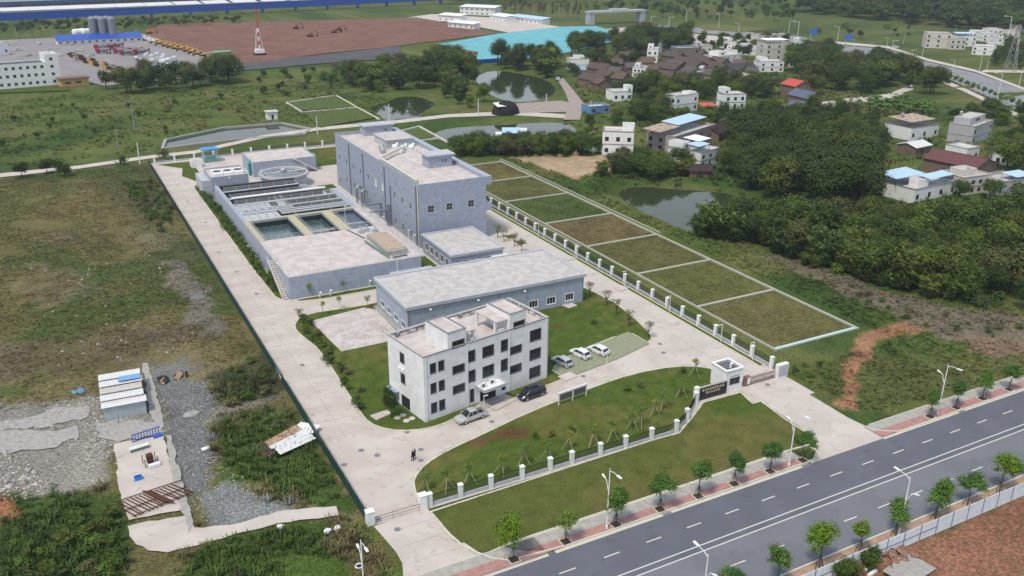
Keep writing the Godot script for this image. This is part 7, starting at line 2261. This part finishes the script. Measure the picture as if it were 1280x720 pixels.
	for q in [[835, 46, 21], [813, 41, 20], [857, 33, 12], [891, 53, 38], [898, 36, 17], [922, 50, 29], [979, 47, 36], [985, 47, 25], [996, 54, 27], [1046, 57, 33], [1066, 62, 49], [1087, 65, 53], [1108, 62, 47], [1113, 73, 50], [1129, 55, 43], [1137, 82, 62], [1151, 80, 58], [1190, 95, 74], [1224, 90, 69], [1233, 90, 72], [1246, 128, 91], [1258, 56, 20], [1194, 44, 32], [1273, 110, 84]]:
		var p := G(q[0], q[1])
		road_lamp(p, maxf(6.0, tall(p, q[0], q[2])), 0.6 if int(q[0]) % 2 else 3.6)
	for q in [[1012, 52, 1025, 40, 47], [1056, 60, 1064, 48, 55]]:
		var p := G(q[0], q[1])
		var o = thing("road_sign", "large blue direction sign on a post beside the highway", "road sign", p, -0.5, "blue signs by the highway")
		put(MB_box(-0.2, 0.2, 0, 9, -0.2, 0.2), "post", M.steel, o)
		put(MB_box(-1.0, 4.6, 5.6, 8.8, 0.2, 0.4), "board", mat("sign_blue", Color(0.02, 0.13, 0.48), 0.4), o)
	var pl := G(1262, 90)
	var py = thing("pylon", "steel lattice pylon standing behind the highway", "pylon", pl, 0.3)
	for s in [[-1, -1], [1, -1], [-1, 1], [1, 1]]:
		var mb := MB.new()
		mb.bar(Vector3(s[0] * 2.6, 0, s[1] * 2.6), Vector3(s[0] * 0.5, 26, s[1] * 0.5), 0.22, 0.22)
		put(mb, "leg", M.steel, py)
	for k in 7:
		var y0 := k * 3.6
		var a := lerpf(2.6, 0.5, y0 / 26.0)
		var b := lerpf(2.6, 0.5, (y0 + 3.6) / 26.0)
		var mb := MB.new()
		mb.bar(Vector3(-a, y0, a), Vector3(b, y0 + 3.6, b), 0.12, 0.12); mb.bar(Vector3(a, y0, a), Vector3(-b, y0 + 3.6, b), 0.12, 0.12)
		mb.bar(Vector3(-a, y0, -a), Vector3(-b, y0 + 3.6, b), 0.12, 0.12); mb.bar(Vector3(-a, y0, a), Vector3(-b, y0 + 3.6, -b), 0.12, 0.12)
		put(mb, "brace", M.steel, py)
	for yy in [19.0, 22.5]: put(MB_box(-5, 5, yy, yy + 0.3, -0.2, 0.2), "cross_arm", M.steel, py)
	# far right houses beyond the highway
	for q in [[[1156, 60], [1187, 61], 12, 41, "tall white house block beside the highway", 2], [[1187, 62], [1206, 62], 10, 48, "pale house with pinkish wall next to the tall white block", 2], [[1196, 58], [1219, 58], 10, 45, "house with a blue sheet roof in the far hamlet", 3], [[1214, 68], [1246, 70], 12, 57, "white house with round arched openings in the far hamlet", 3], [[1228, 52], [1248, 52], 10, 42, "cream house at the back of the far hamlet", 3], [[1246, 58], [1266, 58], 10, 47, "white house with a terrace roof in the far hamlet", 3], [[1252, 46], [1272, 47], 10, 38, "pale far house near the bare slope", 2], [[1210, 46], [1228, 47], 10, 38, "white house in the upper row of the far hamlet", 3], [[1232, 62], [1250, 63], 10, 54, "white house with flat terraces below the cream one", 3], [[1262, 40], [1284, 41], 10, 31, "pale house at the top of the bare slope", 2], [[1236, 43], [1252, 43], 10, 36, "small white house behind the cream one", 3], [[1030, 16], [1055, 18], 12, 11, "low white house at the foot of the wooded hill", 3]]:
		house("far_house", q[4], q[0], q[1], q[2], q[3], M.white_wall if q[5] == 3 else tint("cream", Color(0.58, 0.55, 0.50)), {"cf": 3, "on": [["tin", 0.0, 0.9, 0.2, 0.9, 1.5, 0.4, lbm()]] if "blue" in q[4] else []})
func lbm(): return mat("tin_light", Color(0.42, 0.60, 0.80), 0.45, M.t_wall, 5)

# ---------------------------------------------------------------- planting
func staked(p: Vector3, h, which, label, group, pit := true):
	var o = plant("street", "street_tree", p, h, label, "tree", group, 1.0, which)
	var s: float = 1.0 / o.scale.y
	for k in 4:
		var t := TAU * k / 4 + 0.4
		var mb := MB.new()
		mb.tube(Vector3(cos(t) * 0.62, 0, sin(t) * 0.62) * s, Vector3(cos(t) * 0.1, 1.65, sin(t) * 0.1) * s, 0.04, 0.035, 5)
		put(mb, "stake", M.bark, o)
	if pit:
		var k := MB.new()
		k.ribbon(rect(-0.7, 0.7, -0.7, 0.7), true, 0.0, 0.12, 0.0, 0.06)
		var kk = put(k, "pit_kerb", M.kerb, o)
		kk.rotation.y = -o.rotation.y; kk.scale = Vector3.ONE * s
		var e := MB.new()
		e.box(-0.58, 0.58, 0.0, 0.04, -0.58, 0.58)
		var ee = put(e, "soil", M.dark_soil, o)
		ee.rotation.y = -o.rotation.y; ee.scale = Vector3.ONE * s
	return o
func build_plants():
	var gu := "street trees along the front pavement"
	var lu := "young staked street tree in the red pavement before the lawn"
	var i := 0
	for q in [[640, 698, 0, 6.0], [706, 677, 5, 5.2], [768, 655, 3, 6.0], [823, 636, 4, 5.6], [870, 619, 1, 5.6], [915, 604, 2, 5.2], [959, 588, 2, 5.1], [999, 574, 4, 5.1]]:
		var x := G(q[0], q[1]).x
		staked(Vector3(x, 0.125, -76.0), q[3], q[2], "large bright green staked tree where the lower drive meets the road" if i == 0 else ("sparse yellowish staked tree on the front pavement" if i == 1 else lu), "" if i < 2 else gu)
		i += 1
	for q in [[1157, 519, 1, 4.9], [1190, 508, 2, 5.1], [1225, 498, 3, 5.1], [1259, 487, 4, 5.0], [1293, 477, 1, 5.0]]:
		staked(Vector3(G(q[0], q[1]).x, 0.125, -76.0), q[3], q[2], "young staked street tree in the pavement beside the waste ground", "street trees beside the waste ground")
	i = 0
	for x in [59.6, 66.2, 72.9, 79.6, 86.0, 93.4, 99.8, 106.4, 113.0, 119.6]:
		staked(Vector3(x, 0.125, -57.9), [5.4, 5.4, 6.0, 5.2, 5.4, 6.2, 5.4, 5.9, 5.9, 5.6][i], [4, 1, 0, 5, 3, 3, 4, 0, 2, 4][i], "leafy staked street tree on the tan pavement along the hoarding", "street trees along the hoarding", false)
		i += 1
	# garden saplings on props
	for q in [[532, 613], [559, 612], [587, 603], [627, 592], [655, 580], [685, 573], [711, 562], [741, 556], [765, 550], [790, 536], [801, 532], [818, 520], [828, 511], [851, 495], [868, 470]]:
		var p := G(q[0], q[1], 0.08)
		var o = plant("sapling", "garden_sapling", p, rng.randf_range(3.0, 3.9), "slender young tree held by wooden props in the front garden", "tree", "propped saplings in the front garden")
		var s: float = 1.0 / o.scale.y
		for k in 3:
			var t := TAU * k / 3
			var mb := MB.new()
			mb.tube(Vector3(cos(t) * 1.1, 0, sin(t) * 1.1) * s, Vector3(0, 1.9, 0) * s, 0.055, 0.05, 5)
			put(mb, "prop", M.stake, o)
	for q in [[430, 366], [388, 371], [404, 394], [425, 386], [460, 385]]:
		plant("sapling", "drive_sapling", G(q[0], q[1], 0.08), 2.8, "thin sapling in the grass along the cross drive", "tree", "saplings by the cross drive")
	for q in [[622, 297], [630, 302], [643, 308], [652, 314], [758, 381], [770, 393], [786, 408], [810, 422], [737, 370], [375, 402]]:
		var pl = plant("vase", "vase_tree", G(q[0], q[1], 0.05), 3.4 if q[0] > 400 else 2.8, "sparse vase shaped young tree beside the inner drive" if q[0] > 400 else "bare vase shaped shrub at the corner of the cross drive", "tree", "vase shaped trees by the inner drive" if q[0] > 400 else "")
	# shrub rows
	for k in 44: plant("shrub", "shrub", Vector3(37.3 + rng.randf_range(-0.4, 0.4), 0.07, -262.0 + k * 2.02), rng.randf_range(1.5, 2.2), "rounded shrub in the row along the basin wall", "shrub", "shrub row along the basins", 1.1, k % 3)
	for k in 22: plant("shrub", "shrub", Vector3(37.0 + rng.randf_range(-0.3, 2.2), 0.07, -156.0 + k * 1.75), rng.randf_range(1.0, 1.9), "loose shrub in the lawn strip along the main drive", "shrub", "shrubs along the main drive", 1.0, k % 5)
	for q in [[742, 405], [688, 545], [715, 540], [668, 548], [784, 488], [800, 484], [855, 466]]: plant("shrub", "shrub", G(q[0], q[1], 0.08), 1.1, "small shrub planted in the front lawns", "shrub", "small shrubs in the front lawns")
	var oc = plant("wood", "office_tree", G(489, 522, 0.08), 5.2, "dark bushy tree at the corner of the office", "tree", "", 0.62, 0)
	# woods and thickets, from near to far
	var wood := "dark broadleaved tree in the wood right of the works"
	grove([[868, 292], [1000, 324], [1100, 361], [1200, 388], [1300, 400], [1300, 284], [1200, 290], [1110, 290], [1000, 285], [930, 283]], 6.4, ["wood", "big", "wood", "bamboo"], 6.0, 11.5, "wood_tree", wood, "tree", "trees of the wood right of the works")
	grove([[905, 238], [1000, 256], [1090, 272], [1100, 225], [1060, 190], [1000, 178], [925, 180], [905, 205]], 7.4, ["big"], 9.0, 16.0, "tall_tree", "tall dark tree in the dense stand behind the pond", "tree", "tall trees behind the pond")
	grove([[1000, 330], [1100, 364], [1290, 404], [1290, 392], [1100, 352], [1000, 320]], 4.5, ["bamboo", "shrub"], 3.0, 6.0, "edge_bush", "feathery bush along the edge of the wood", "bush", "bushes along the wood edge")
	grove([[868, 296], [960, 318], [1060, 345], [1060, 330], [960, 300], [880, 284]], 4.6, ["bamboo"], 6.5, 9.0, "bamboo_clump", "bright feathery bamboo clump at the front of the wood", "bamboo", "bamboo clumps at the wood front")
	grove([[1095, 292], [1200, 288], [1300, 282], [1300, 258], [1200, 266], [1150, 272], [1100, 266]], 5.0, ["wood"], 3.2, 5.0, "low_tree", "low bushy tree between the wood and the hamlet houses", "tree", "low trees before the hamlet")
	grove([[748, 226], [800, 228], [860, 226], [870, 215], [845, 208], [760, 205]], 4.6, ["wood", "bamboo"], 5.0, 7.5, "pond_bush", "leafy bush on the bank of the big pond", "bush", "bushes on the pond bank")
	grove([[562, 196], [690, 196], [745, 196], [745, 188], [690, 186], [565, 189]], 3.6, ["wood"], 5.5, 7.0, "hedge_tree", "dark tree in the thick hedge behind the process hall", "tree", "hedge trees behind the hall")
	grove([[705, 192], [760, 196], [745, 182], [705, 180]], 6.0, ["wood"], 4.0, 6.0, "bank_tree", "small tree on the bank beside the narrow pond", "tree", "trees by the narrow pond")
	# village trees
	grove([[760, 122], [830, 128], [900, 124], [960, 128], [975, 112], [930, 103], [880, 105], [800, 108], [770, 112]], 7.5, ["wood"], 5.5, 9.0, "village_tree", "green tree in the belt below the village roofs", "tree", "trees below the village roofs")
	grove([[790, 158], [830, 158], [830, 140], [795, 135]], 7.0, ["wood"], 7.0, 9.0, "courtyard_tree", "big green tree beside the blue walled shed", "tree", "trees by the blue walled shed")
	grove([[740, 160], [800, 165], [870, 158], [940, 165], [960, 150], [940, 142], [900, 146], [830, 148], [760, 150]], 10.0, ["wood"], 4.5, 7.5, "garden_tree", "garden tree between the lower village houses", "tree", "garden trees of the lower village")
	grove([[940, 180], [1000, 176], [1100, 200], [1110, 176], [1060, 152], [1000, 148], [945, 152]], 7.5, ["wood"], 6.0, 10.0, "slope_tree", "tree on the slope above the tall stand", "tree", "trees on the slope")
	grove([[1000, 118], [1060, 118], [1120, 110], [1190, 132], [1205, 138], [1170, 108], [1100, 88], [1040, 84], [1010, 88]], 10.5, ["big", "wood", "big"], 9.0, 15.0, "grove_tree", "tall tree in the grove below the highway", "tree", "trees of the highway grove")
	grove([[1050, 142], [1160, 150], [1170, 135], [1120, 126], [1060, 134]], 6.0, ["banana"], 3.0, 4.0, "banana_clump", "banana clump in the plantation by the lane", "banana plant", "banana plantation")
	grove([[1170, 150], [1240, 158], [1290, 175], [1290, 150], [1240, 140]], 8.0, ["wood"], 5.0, 8.0, "verge_tree", "tree on the rough slope below the highway", "tree", "trees on the rough slope")
	grove([[1222, 215], [1290, 222], [1290, 190], [1240, 185]], 8.0, ["wood"], 7.0, 10.0, "hamlet_tree", "tree shading the weathered houses of the hamlet", "tree", "trees of the hamlet")
	grove([[1195, 255], [1290, 256], [1290, 248], [1200, 247]], 7.0, ["wood"], 4.0, 6.0, "hamlet_bush", "bush in front of the weathered hamlet houses", "bush", "bushes before the hamlet")
	plant("wood", "round_tree", G(933, 74), 9.0, "round dark tree standing over the cubic white house", "tree", "", 0.9, 0)
	grove([[985, 95], [1015, 98], [1030, 80], [1005, 68], [990, 74]], 9.0, ["wood"], 9.0, 12.0, "tall_tree", "big dark tree beside the tall cream house", "tree", "trees beside the tall cream house")
	grove([[712, 100], [800, 88], [800, 70], [740, 70], [712, 80]], 13.0, ["wood", "big"], 5.0, 9.0, "yard_tree", "tree between the old cottages at the head of the lane", "tree", "trees between the old cottages")
	grove([[820, 76], [990, 66], [990, 52], [900, 50], [820, 58]], 15.0, ["wood", "big"], 5.0, 9.0, "house_tree", "tree between the white houses near the highway", "tree", "trees between the upper village houses")
	grove([[700, 190], [760, 186], [745, 160], [700, 165]], 9.0, ["wood"], 3.5, 6.5, "lane_side_tree", "tree beside the narrow pond below the lane", "tree", "trees below the lane")
	grove([[1000, 76], [1030, 64], [1045, 72], [1030, 84]], 9.0, ["big"], 9.0, 13.0, "junction_tree", "large dark tree at the highway junction", "tree", "trees at the junction")
	# middle distance, behind the works
	grove([[430, 118], [460, 116], [540, 110], [560, 128], [600, 138], [610, 120], [590, 92], [560, 82], [500, 90], [440, 100]], 9.5, ["wood", "big", "bamboo", "wood"], 5.0, 13.0, "thicket_tree", "tree of the thicket behind the ponds", "tree", "thicket behind the ponds")
	grove([[605, 92], [680, 100], [700, 92], [690, 72], [640, 66], [610, 78]], 9.5, ["big", "bamboo", "wood"], 8.0, 15.0, "pool_tree", "tall tree on the bank of the upper pond", "tree", "trees on the upper pond bank")
	grove([[700, 74], [780, 74], [850, 66], [860, 54], [800, 56], [760, 62], [700, 64]], 11.0, ["big"], 11.0, 17.0, "belt_tree", "dark tree in the belt in front of the cyan plot", "tree", "belt of trees before the cyan plot")
	grove([[535, 80], [550, 78], [600, 90], [600, 98], [545, 90]], 9.0, ["wood"], 9.0, 13.0, "corner_tree", "large tree at the corner of the cyan plot", "tree", "trees at the cyan plot corner")
	grove([[130, 118], [220, 118], [290, 104], [285, 92], [220, 100], [130, 108]], 9.5, ["big", "wood"], 7.0, 14.0, "yard_tree", "dark tree in the clump in front of the lorry yard", "tree", "clump before the lorry yard")
	grove([[20, 225], [100, 222], [110, 214], [60, 212], [0, 225]], 6.0, ["wood"], 3.5, 5.5, "lane_tree", "low dark tree along the country road at the field edge", "tree", "trees along the field edge")
	grove([[130, 210], [200, 208], [215, 192], [150, 190]], 7.0, ["wood", "shrub"], 2.0, 4.5, "lane_bush", "bush beside the country road by the rear fence", "bush", "bushes by the rear fence")
	grove([[0, 130], [300, 120], [420, 108], [420, 118], [300, 150], [200, 170], [0, 205]], 17.0, ["shrub", "shrub", "wood"], 1.2, 3.2, "scrub_bush", "scattered bush in the green scrub behind the works", "bush", "bushes in the green scrub")
	grove([[300, 95], [480, 80], [520, 80], [440, 105], [320, 120]], 14.0, ["shrub", "wood"], 2.5, 6.0, "scrub_tree", "bushy tree in the scrub beside the red earth", "tree", "scrub beside the red earth")
	grove([[625, 22], [740, 30], [735, 16], [640, 10]], 13.0, ["poplar"], 9.0, 14.0, "poplar", "thin yellowing tree in the plantation rows far behind", "tree", "plantation rows far behind")
	grove([[740, 14], [870, 26], [1000, 30], [1000, 10], [860, 4], [760, 4]], 17.0, ["far", "far", "shrub"], 4.0, 9.0, "meadow_tree", "scattered tree in the far meadows", "tree", "trees in the far meadows")
	grove([[1005, 52], [1150, 50], [1150, 34], [1010, 36]], 26.0, ["far", "shrub"], 2.5, 6.0, "field_tree", "lone tree or bush in the green field beyond the highway", "tree", "trees beyond the highway")
	grove([[1225, 80], [1290, 95], [1290, 50], [1240, 66]], 14.0, ["wood"], 6.0, 10.0, "roadside_tree", "tree beside the far hamlet and pylon", "tree", "trees by the far hamlet")
	i = 0
	for k in 16:
		var t := k / 15.0
		var p := G(lerpf(1180, 1285, t), lerpf(100, 142, t))
		plant("street", "roadside_sapling", p, 4.5, "small round tree in the highway median", "tree", "median trees of the highway")
	# the wooded hill at the horizon: one mass
	forest("far_wood", "dense dark wood covering the hill at the horizon", [[1000, 22], [1290, 44], [1290, -6], [1130, -14], [1020, -4]], 11.0, 9.0, 15.0)
	forest("far_wood", "dark tree line along the horizon behind the meadows", [[560, 6], [1010, 6], [1010, -12], [560, -14]], 16.0, 7.0, 12.0)
	forest("far_wood", "dark bushes along the foot of the blue conveyor", [[-40, 44], [160, 38], [300, 30], [300, 24], [0, 33], [-40, 36]], 11.0, 3.0, 6.0)
	# wild growth: one object of each kind
	var tuft := tuft_mesh(31, 9, 0.55, 0.32, Color(1, 1, 1))
	var rough := tuft_mesh(32, 12, 1.0, 0.55, Color(1, 1, 1))
	var tone := func(p: Vector2):
		var c := ground_col(p.x, p.y)
		var g := rng.randf_range(1.0, 1.8)
		return Color(c.r * g, c.g * g * 1.04, c.b * g)
	scatter("wild_grass", "dry grass and weeds covering the brown field", "grass", tuft, rect(-30, 27.6, -302, -118), 3.0, 0.35, 0.9, n_mid, -0.35, tone)
	scatter("wild_grass", "rank green grass and weeds on the waste ground beside the drive", "grass", rough, rect(-14, 27.2, -138, -62), 3.2, 0.5, 1.25, n_mid, -0.1, tone)
	scatter("wild_grass", "rough grass on the waste ground beside the reed beds", "grass", tuft, polyG([[985, 470], [1060, 520], [1290, 470], [1290, 390], [1080, 360], [960, 320], [1075, 408], [972, 440]]), 2.4, 0.5, 1.3, n_mid, -0.3, tone)
	scatter("bank_grass", "green grass bank between the reed beds and the pond", "grass", tuft, xz([[134.6, -262], [134.6, -108], [152, -122], [146, -160], [140, -170], [139, -205], [150, -215], [160, -262]]), 1.6, 0.6, 1.5, n_mid, -0.35, tone)
	scatter("scrub_growth", "green scrub and tall grass behind the works", "scrub", rough, polyG([[-20, 216], [400, 158], [520, 140], [430, 100], [120, 118], [-20, 122]]), 0.30, 0.5, 1.2, n_mid, -0.1, tone)
	scatter("village_scrub", "undergrowth between the village gardens and woods", "scrub", rough, polyG([[690, 215], [1290, 320], [1290, 160], [1000, 90], [720, 100]]), 0.14, 0.8, 2.0, n_mid, -0.2, tone)
	for q in [["reeds in the soil bed", rect(111.5, 131.2, -254, -106)]]:
		scatter("bed_growth", "low dry growth in the reed beds", "grass", tuft_mesh(33, 7, 0.22, 0.25, Color(1, 1, 1)), q[1], 3.2, 0.5, 1.3, n_mid, -0.5, tone, 0.0)
	var ltone := func(p: Vector2):
		var c := lawn_col(p)
		var g := rng.randf_range(0.9, 1.4)
		return Color(c.r * g, c.g * g, c.b * g)
	var short := tuft_mesh(34, 7, 0.12, 0.2, Color(1, 1, 1))
	for q in lawns:
		if absf(bounds(q).get_area()) > 300.0:
			scatter("lawn_grass", "short uneven grass of the works lawns", "grass", short, q, 3.0, 0.6, 1.6, n_mid, -0.5, ltone, 0.07)
	# dark weed thickets on the waste ground
	for q in [[[262, 470], [335, 442], [352, 466], [345, 492], [280, 512]], [[262, 545], [330, 500], [355, 512], [365, 535], [300, 545]], [[150, 232], [195, 222], [225, 280], [200, 292], [172, 262]]]:
		grove(q, 2.6, ["shrub"], 1.0, 1.9, "weed_bush", "dull grey green weed bush on the waste ground", "bush", "weed bushes on the waste ground", 0.45)
	grove([[20, 700], [90, 650], [150, 640], [165, 690], [160, 735], [30, 745]], 2.4, ["shrub", "bamboo"], 1.6, 2.6, "reed_clump", "tall reedy clump in the rank corner below the concrete slab", "reeds", "reed clumps below the slab", 0.45)
	grove([[-30, 650], [40, 650], [40, 700], [-30, 720]], 2.6, ["shrub"], 1.0, 1.6, "creeper_bush", "bright green creeper mound beside the red soil", "bush", "creeper mounds", 0.45)
	grove([[240, 700], [300, 680], [350, 660], [420, 650], [440, 670], [330, 715], [250, 730]], 3.0, ["shrub"], 0.8, 1.4, "path_bush", "low bright green bush beside the concrete path", "bush", "bushes beside the concrete path", 0.45)
	grove([[1040, 730], [1062, 704], [1080, 696], [1092, 704], [1075, 730]], 1.8, ["bamboo"], 2.0, 3.2, "hoarding_reeds", "grey green reed clump in front of the hoarding", "reeds", "reeds by the hoarding", 0.4)
	grove([[1085, 425], [1130, 418], [1140, 430], [1110, 445], [1090, 440]], 2.6, ["shrub"], 1.0, 1.7, "grey_bush", "grey green bush beside the red soil scar", "bush", "bushes beside the red scar", 0.4)
	grove([[1000, 330], [1100, 372], [1200, 400], [1290, 405], [1290, 425], [1190, 420], [1080, 388], [1010, 350]], 4.0, ["shrub"], 0.7, 1.5, "scrub_clump", "dry brownish scrub clump between wood and waste ground", "bush", "dry scrub clumps", 0.45)
	grove([[985, 455], [1020, 450], [1040, 470], [1030, 490], [1000, 480]], 3.0, ["shrub"], 0.8, 1.4, "gate_bush", "grey green weed bush beyond the white gate block", "bush", "weeds beyond the gate block", 0.4)
func forest(called, label, px: Array, gap, h0, h1):
	var poly := polyG(px) if px[3][1] > -20 else polyG(px)
	var b := bounds(poly)
	var lists := [[], [], [], []]
	var x := b.position.x
	while x < b.end.x:
		var z := b.position.y
		while z < b.end.y:
			var p := Vector2(x + rng.randf_range(-0.45, 0.45) * gap, z + rng.randf_range(-0.45, 0.45) * gap)
			if inside(p, poly):
				var s := rng.randf_range(h0, h1) / 8.0
				lists[rng.randi() % 4].append(Transform3D(Basis(Vector3.UP, rng.randf() * TAU).scaled(Vector3(s * 1.3, s, s * 1.3)), Vector3(p.x, ground_y(p.x, p.y), p.y)))
			z += gap
		x += gap
	var root := Node3D.new()
	root.name = numbered(called)
	add_child(root)
	tag(root, label, "wood")
	root.set_meta("kind", "stuff")
	for k in 4:
		if lists[k].size() == 0: continue
		var mm := MultiMesh.new()
		mm.transform_format = MultiMesh.TRANSFORM_3D
		mm.mesh = protos.far[k][1]
		mm.instance_count = lists[k].size()
		for j in lists[k].size(): mm.set_instance_transform(j, lists[k][j])
		var o := MultiMeshInstance3D.new()
		o.multimesh = mm
		o.material_override = M.leaf
		o.name = "crowns"
		o.set_meta("kind", "stuff")
		root.add_child(o, true)

func _ready():
	rng.seed = 20240611
	# camera
	var yaw := deg_to_rad(-28.173)
	var pit := deg_to_rad(-21.845)
	var rol := deg_to_rad(0.5026)
	RM = Basis(Vector3.UP, yaw) * Basis(Vector3.RIGHT, pit) * Basis(Vector3.BACK, rol)
	var cam := Camera3D.new()
	cam.name = "camera"
	add_child(cam)
	cam.transform = Transform3D(RM, Vector3(0, CAM_H, 0))
	cam.fov = rad_to_deg(2.0 * atan(360.0 / FOCAL))
	cam.near = 0.5; cam.far = 6000.0
	cam.current = true
	# sky and haze
	var we := WorldEnvironment.new()
	we.name = "world_environment"
	var env := Environment.new()
	env.background_mode = Environment.BG_SKY
	var sm := ProceduralSkyMaterial.new()
	sm.sky_top_color = Color(0.66, 0.72, 0.80)
	sm.sky_horizon_color = Color(0.84, 0.86, 0.88)
	sm.sky_curve = 0.2
	sm.ground_bottom_color = Color(0.25, 0.26, 0.22)
	sm.ground_horizon_color = Color(0.70, 0.72, 0.72)
	sm.sun_angle_max = 0.0
	var sky := Sky.new()
	sky.sky_material = sm
	env.sky = sky
	env.background_energy_multiplier = 0.72
	env.tonemap_mode = Environment.TONE_MAPPER_LINEAR
	env.tonemap_exposure = 1.98
	env.fog_enabled = true
	env.fog_density = 0.0001
	env.fog_light_color = Color(0.78, 0.83, 0.90)
	env.sdfgi_enabled = true; env.ssao_enabled = true; env.ssil_enabled = true
	we.environment = env
	add_child(we)
	# a veiled sun, high and to the left
	var sun := DirectionalLight3D.new()
	sun.name = "sun"
	sun.light_energy = 0.5
	sun.light_color = Color(1.0, 0.96, 0.90)
	sun.light_angular_distance = 10.0
	sun.shadow_enabled = true
	add_child(sun)
	sun.look_at_from_position(Vector3(-55, 110, 28), Vector3.ZERO)
	make_materials()
	make_protos()
	make_setting()
	build_site()
	build_yards()
	build_village()
	build_far()
	build_plants()
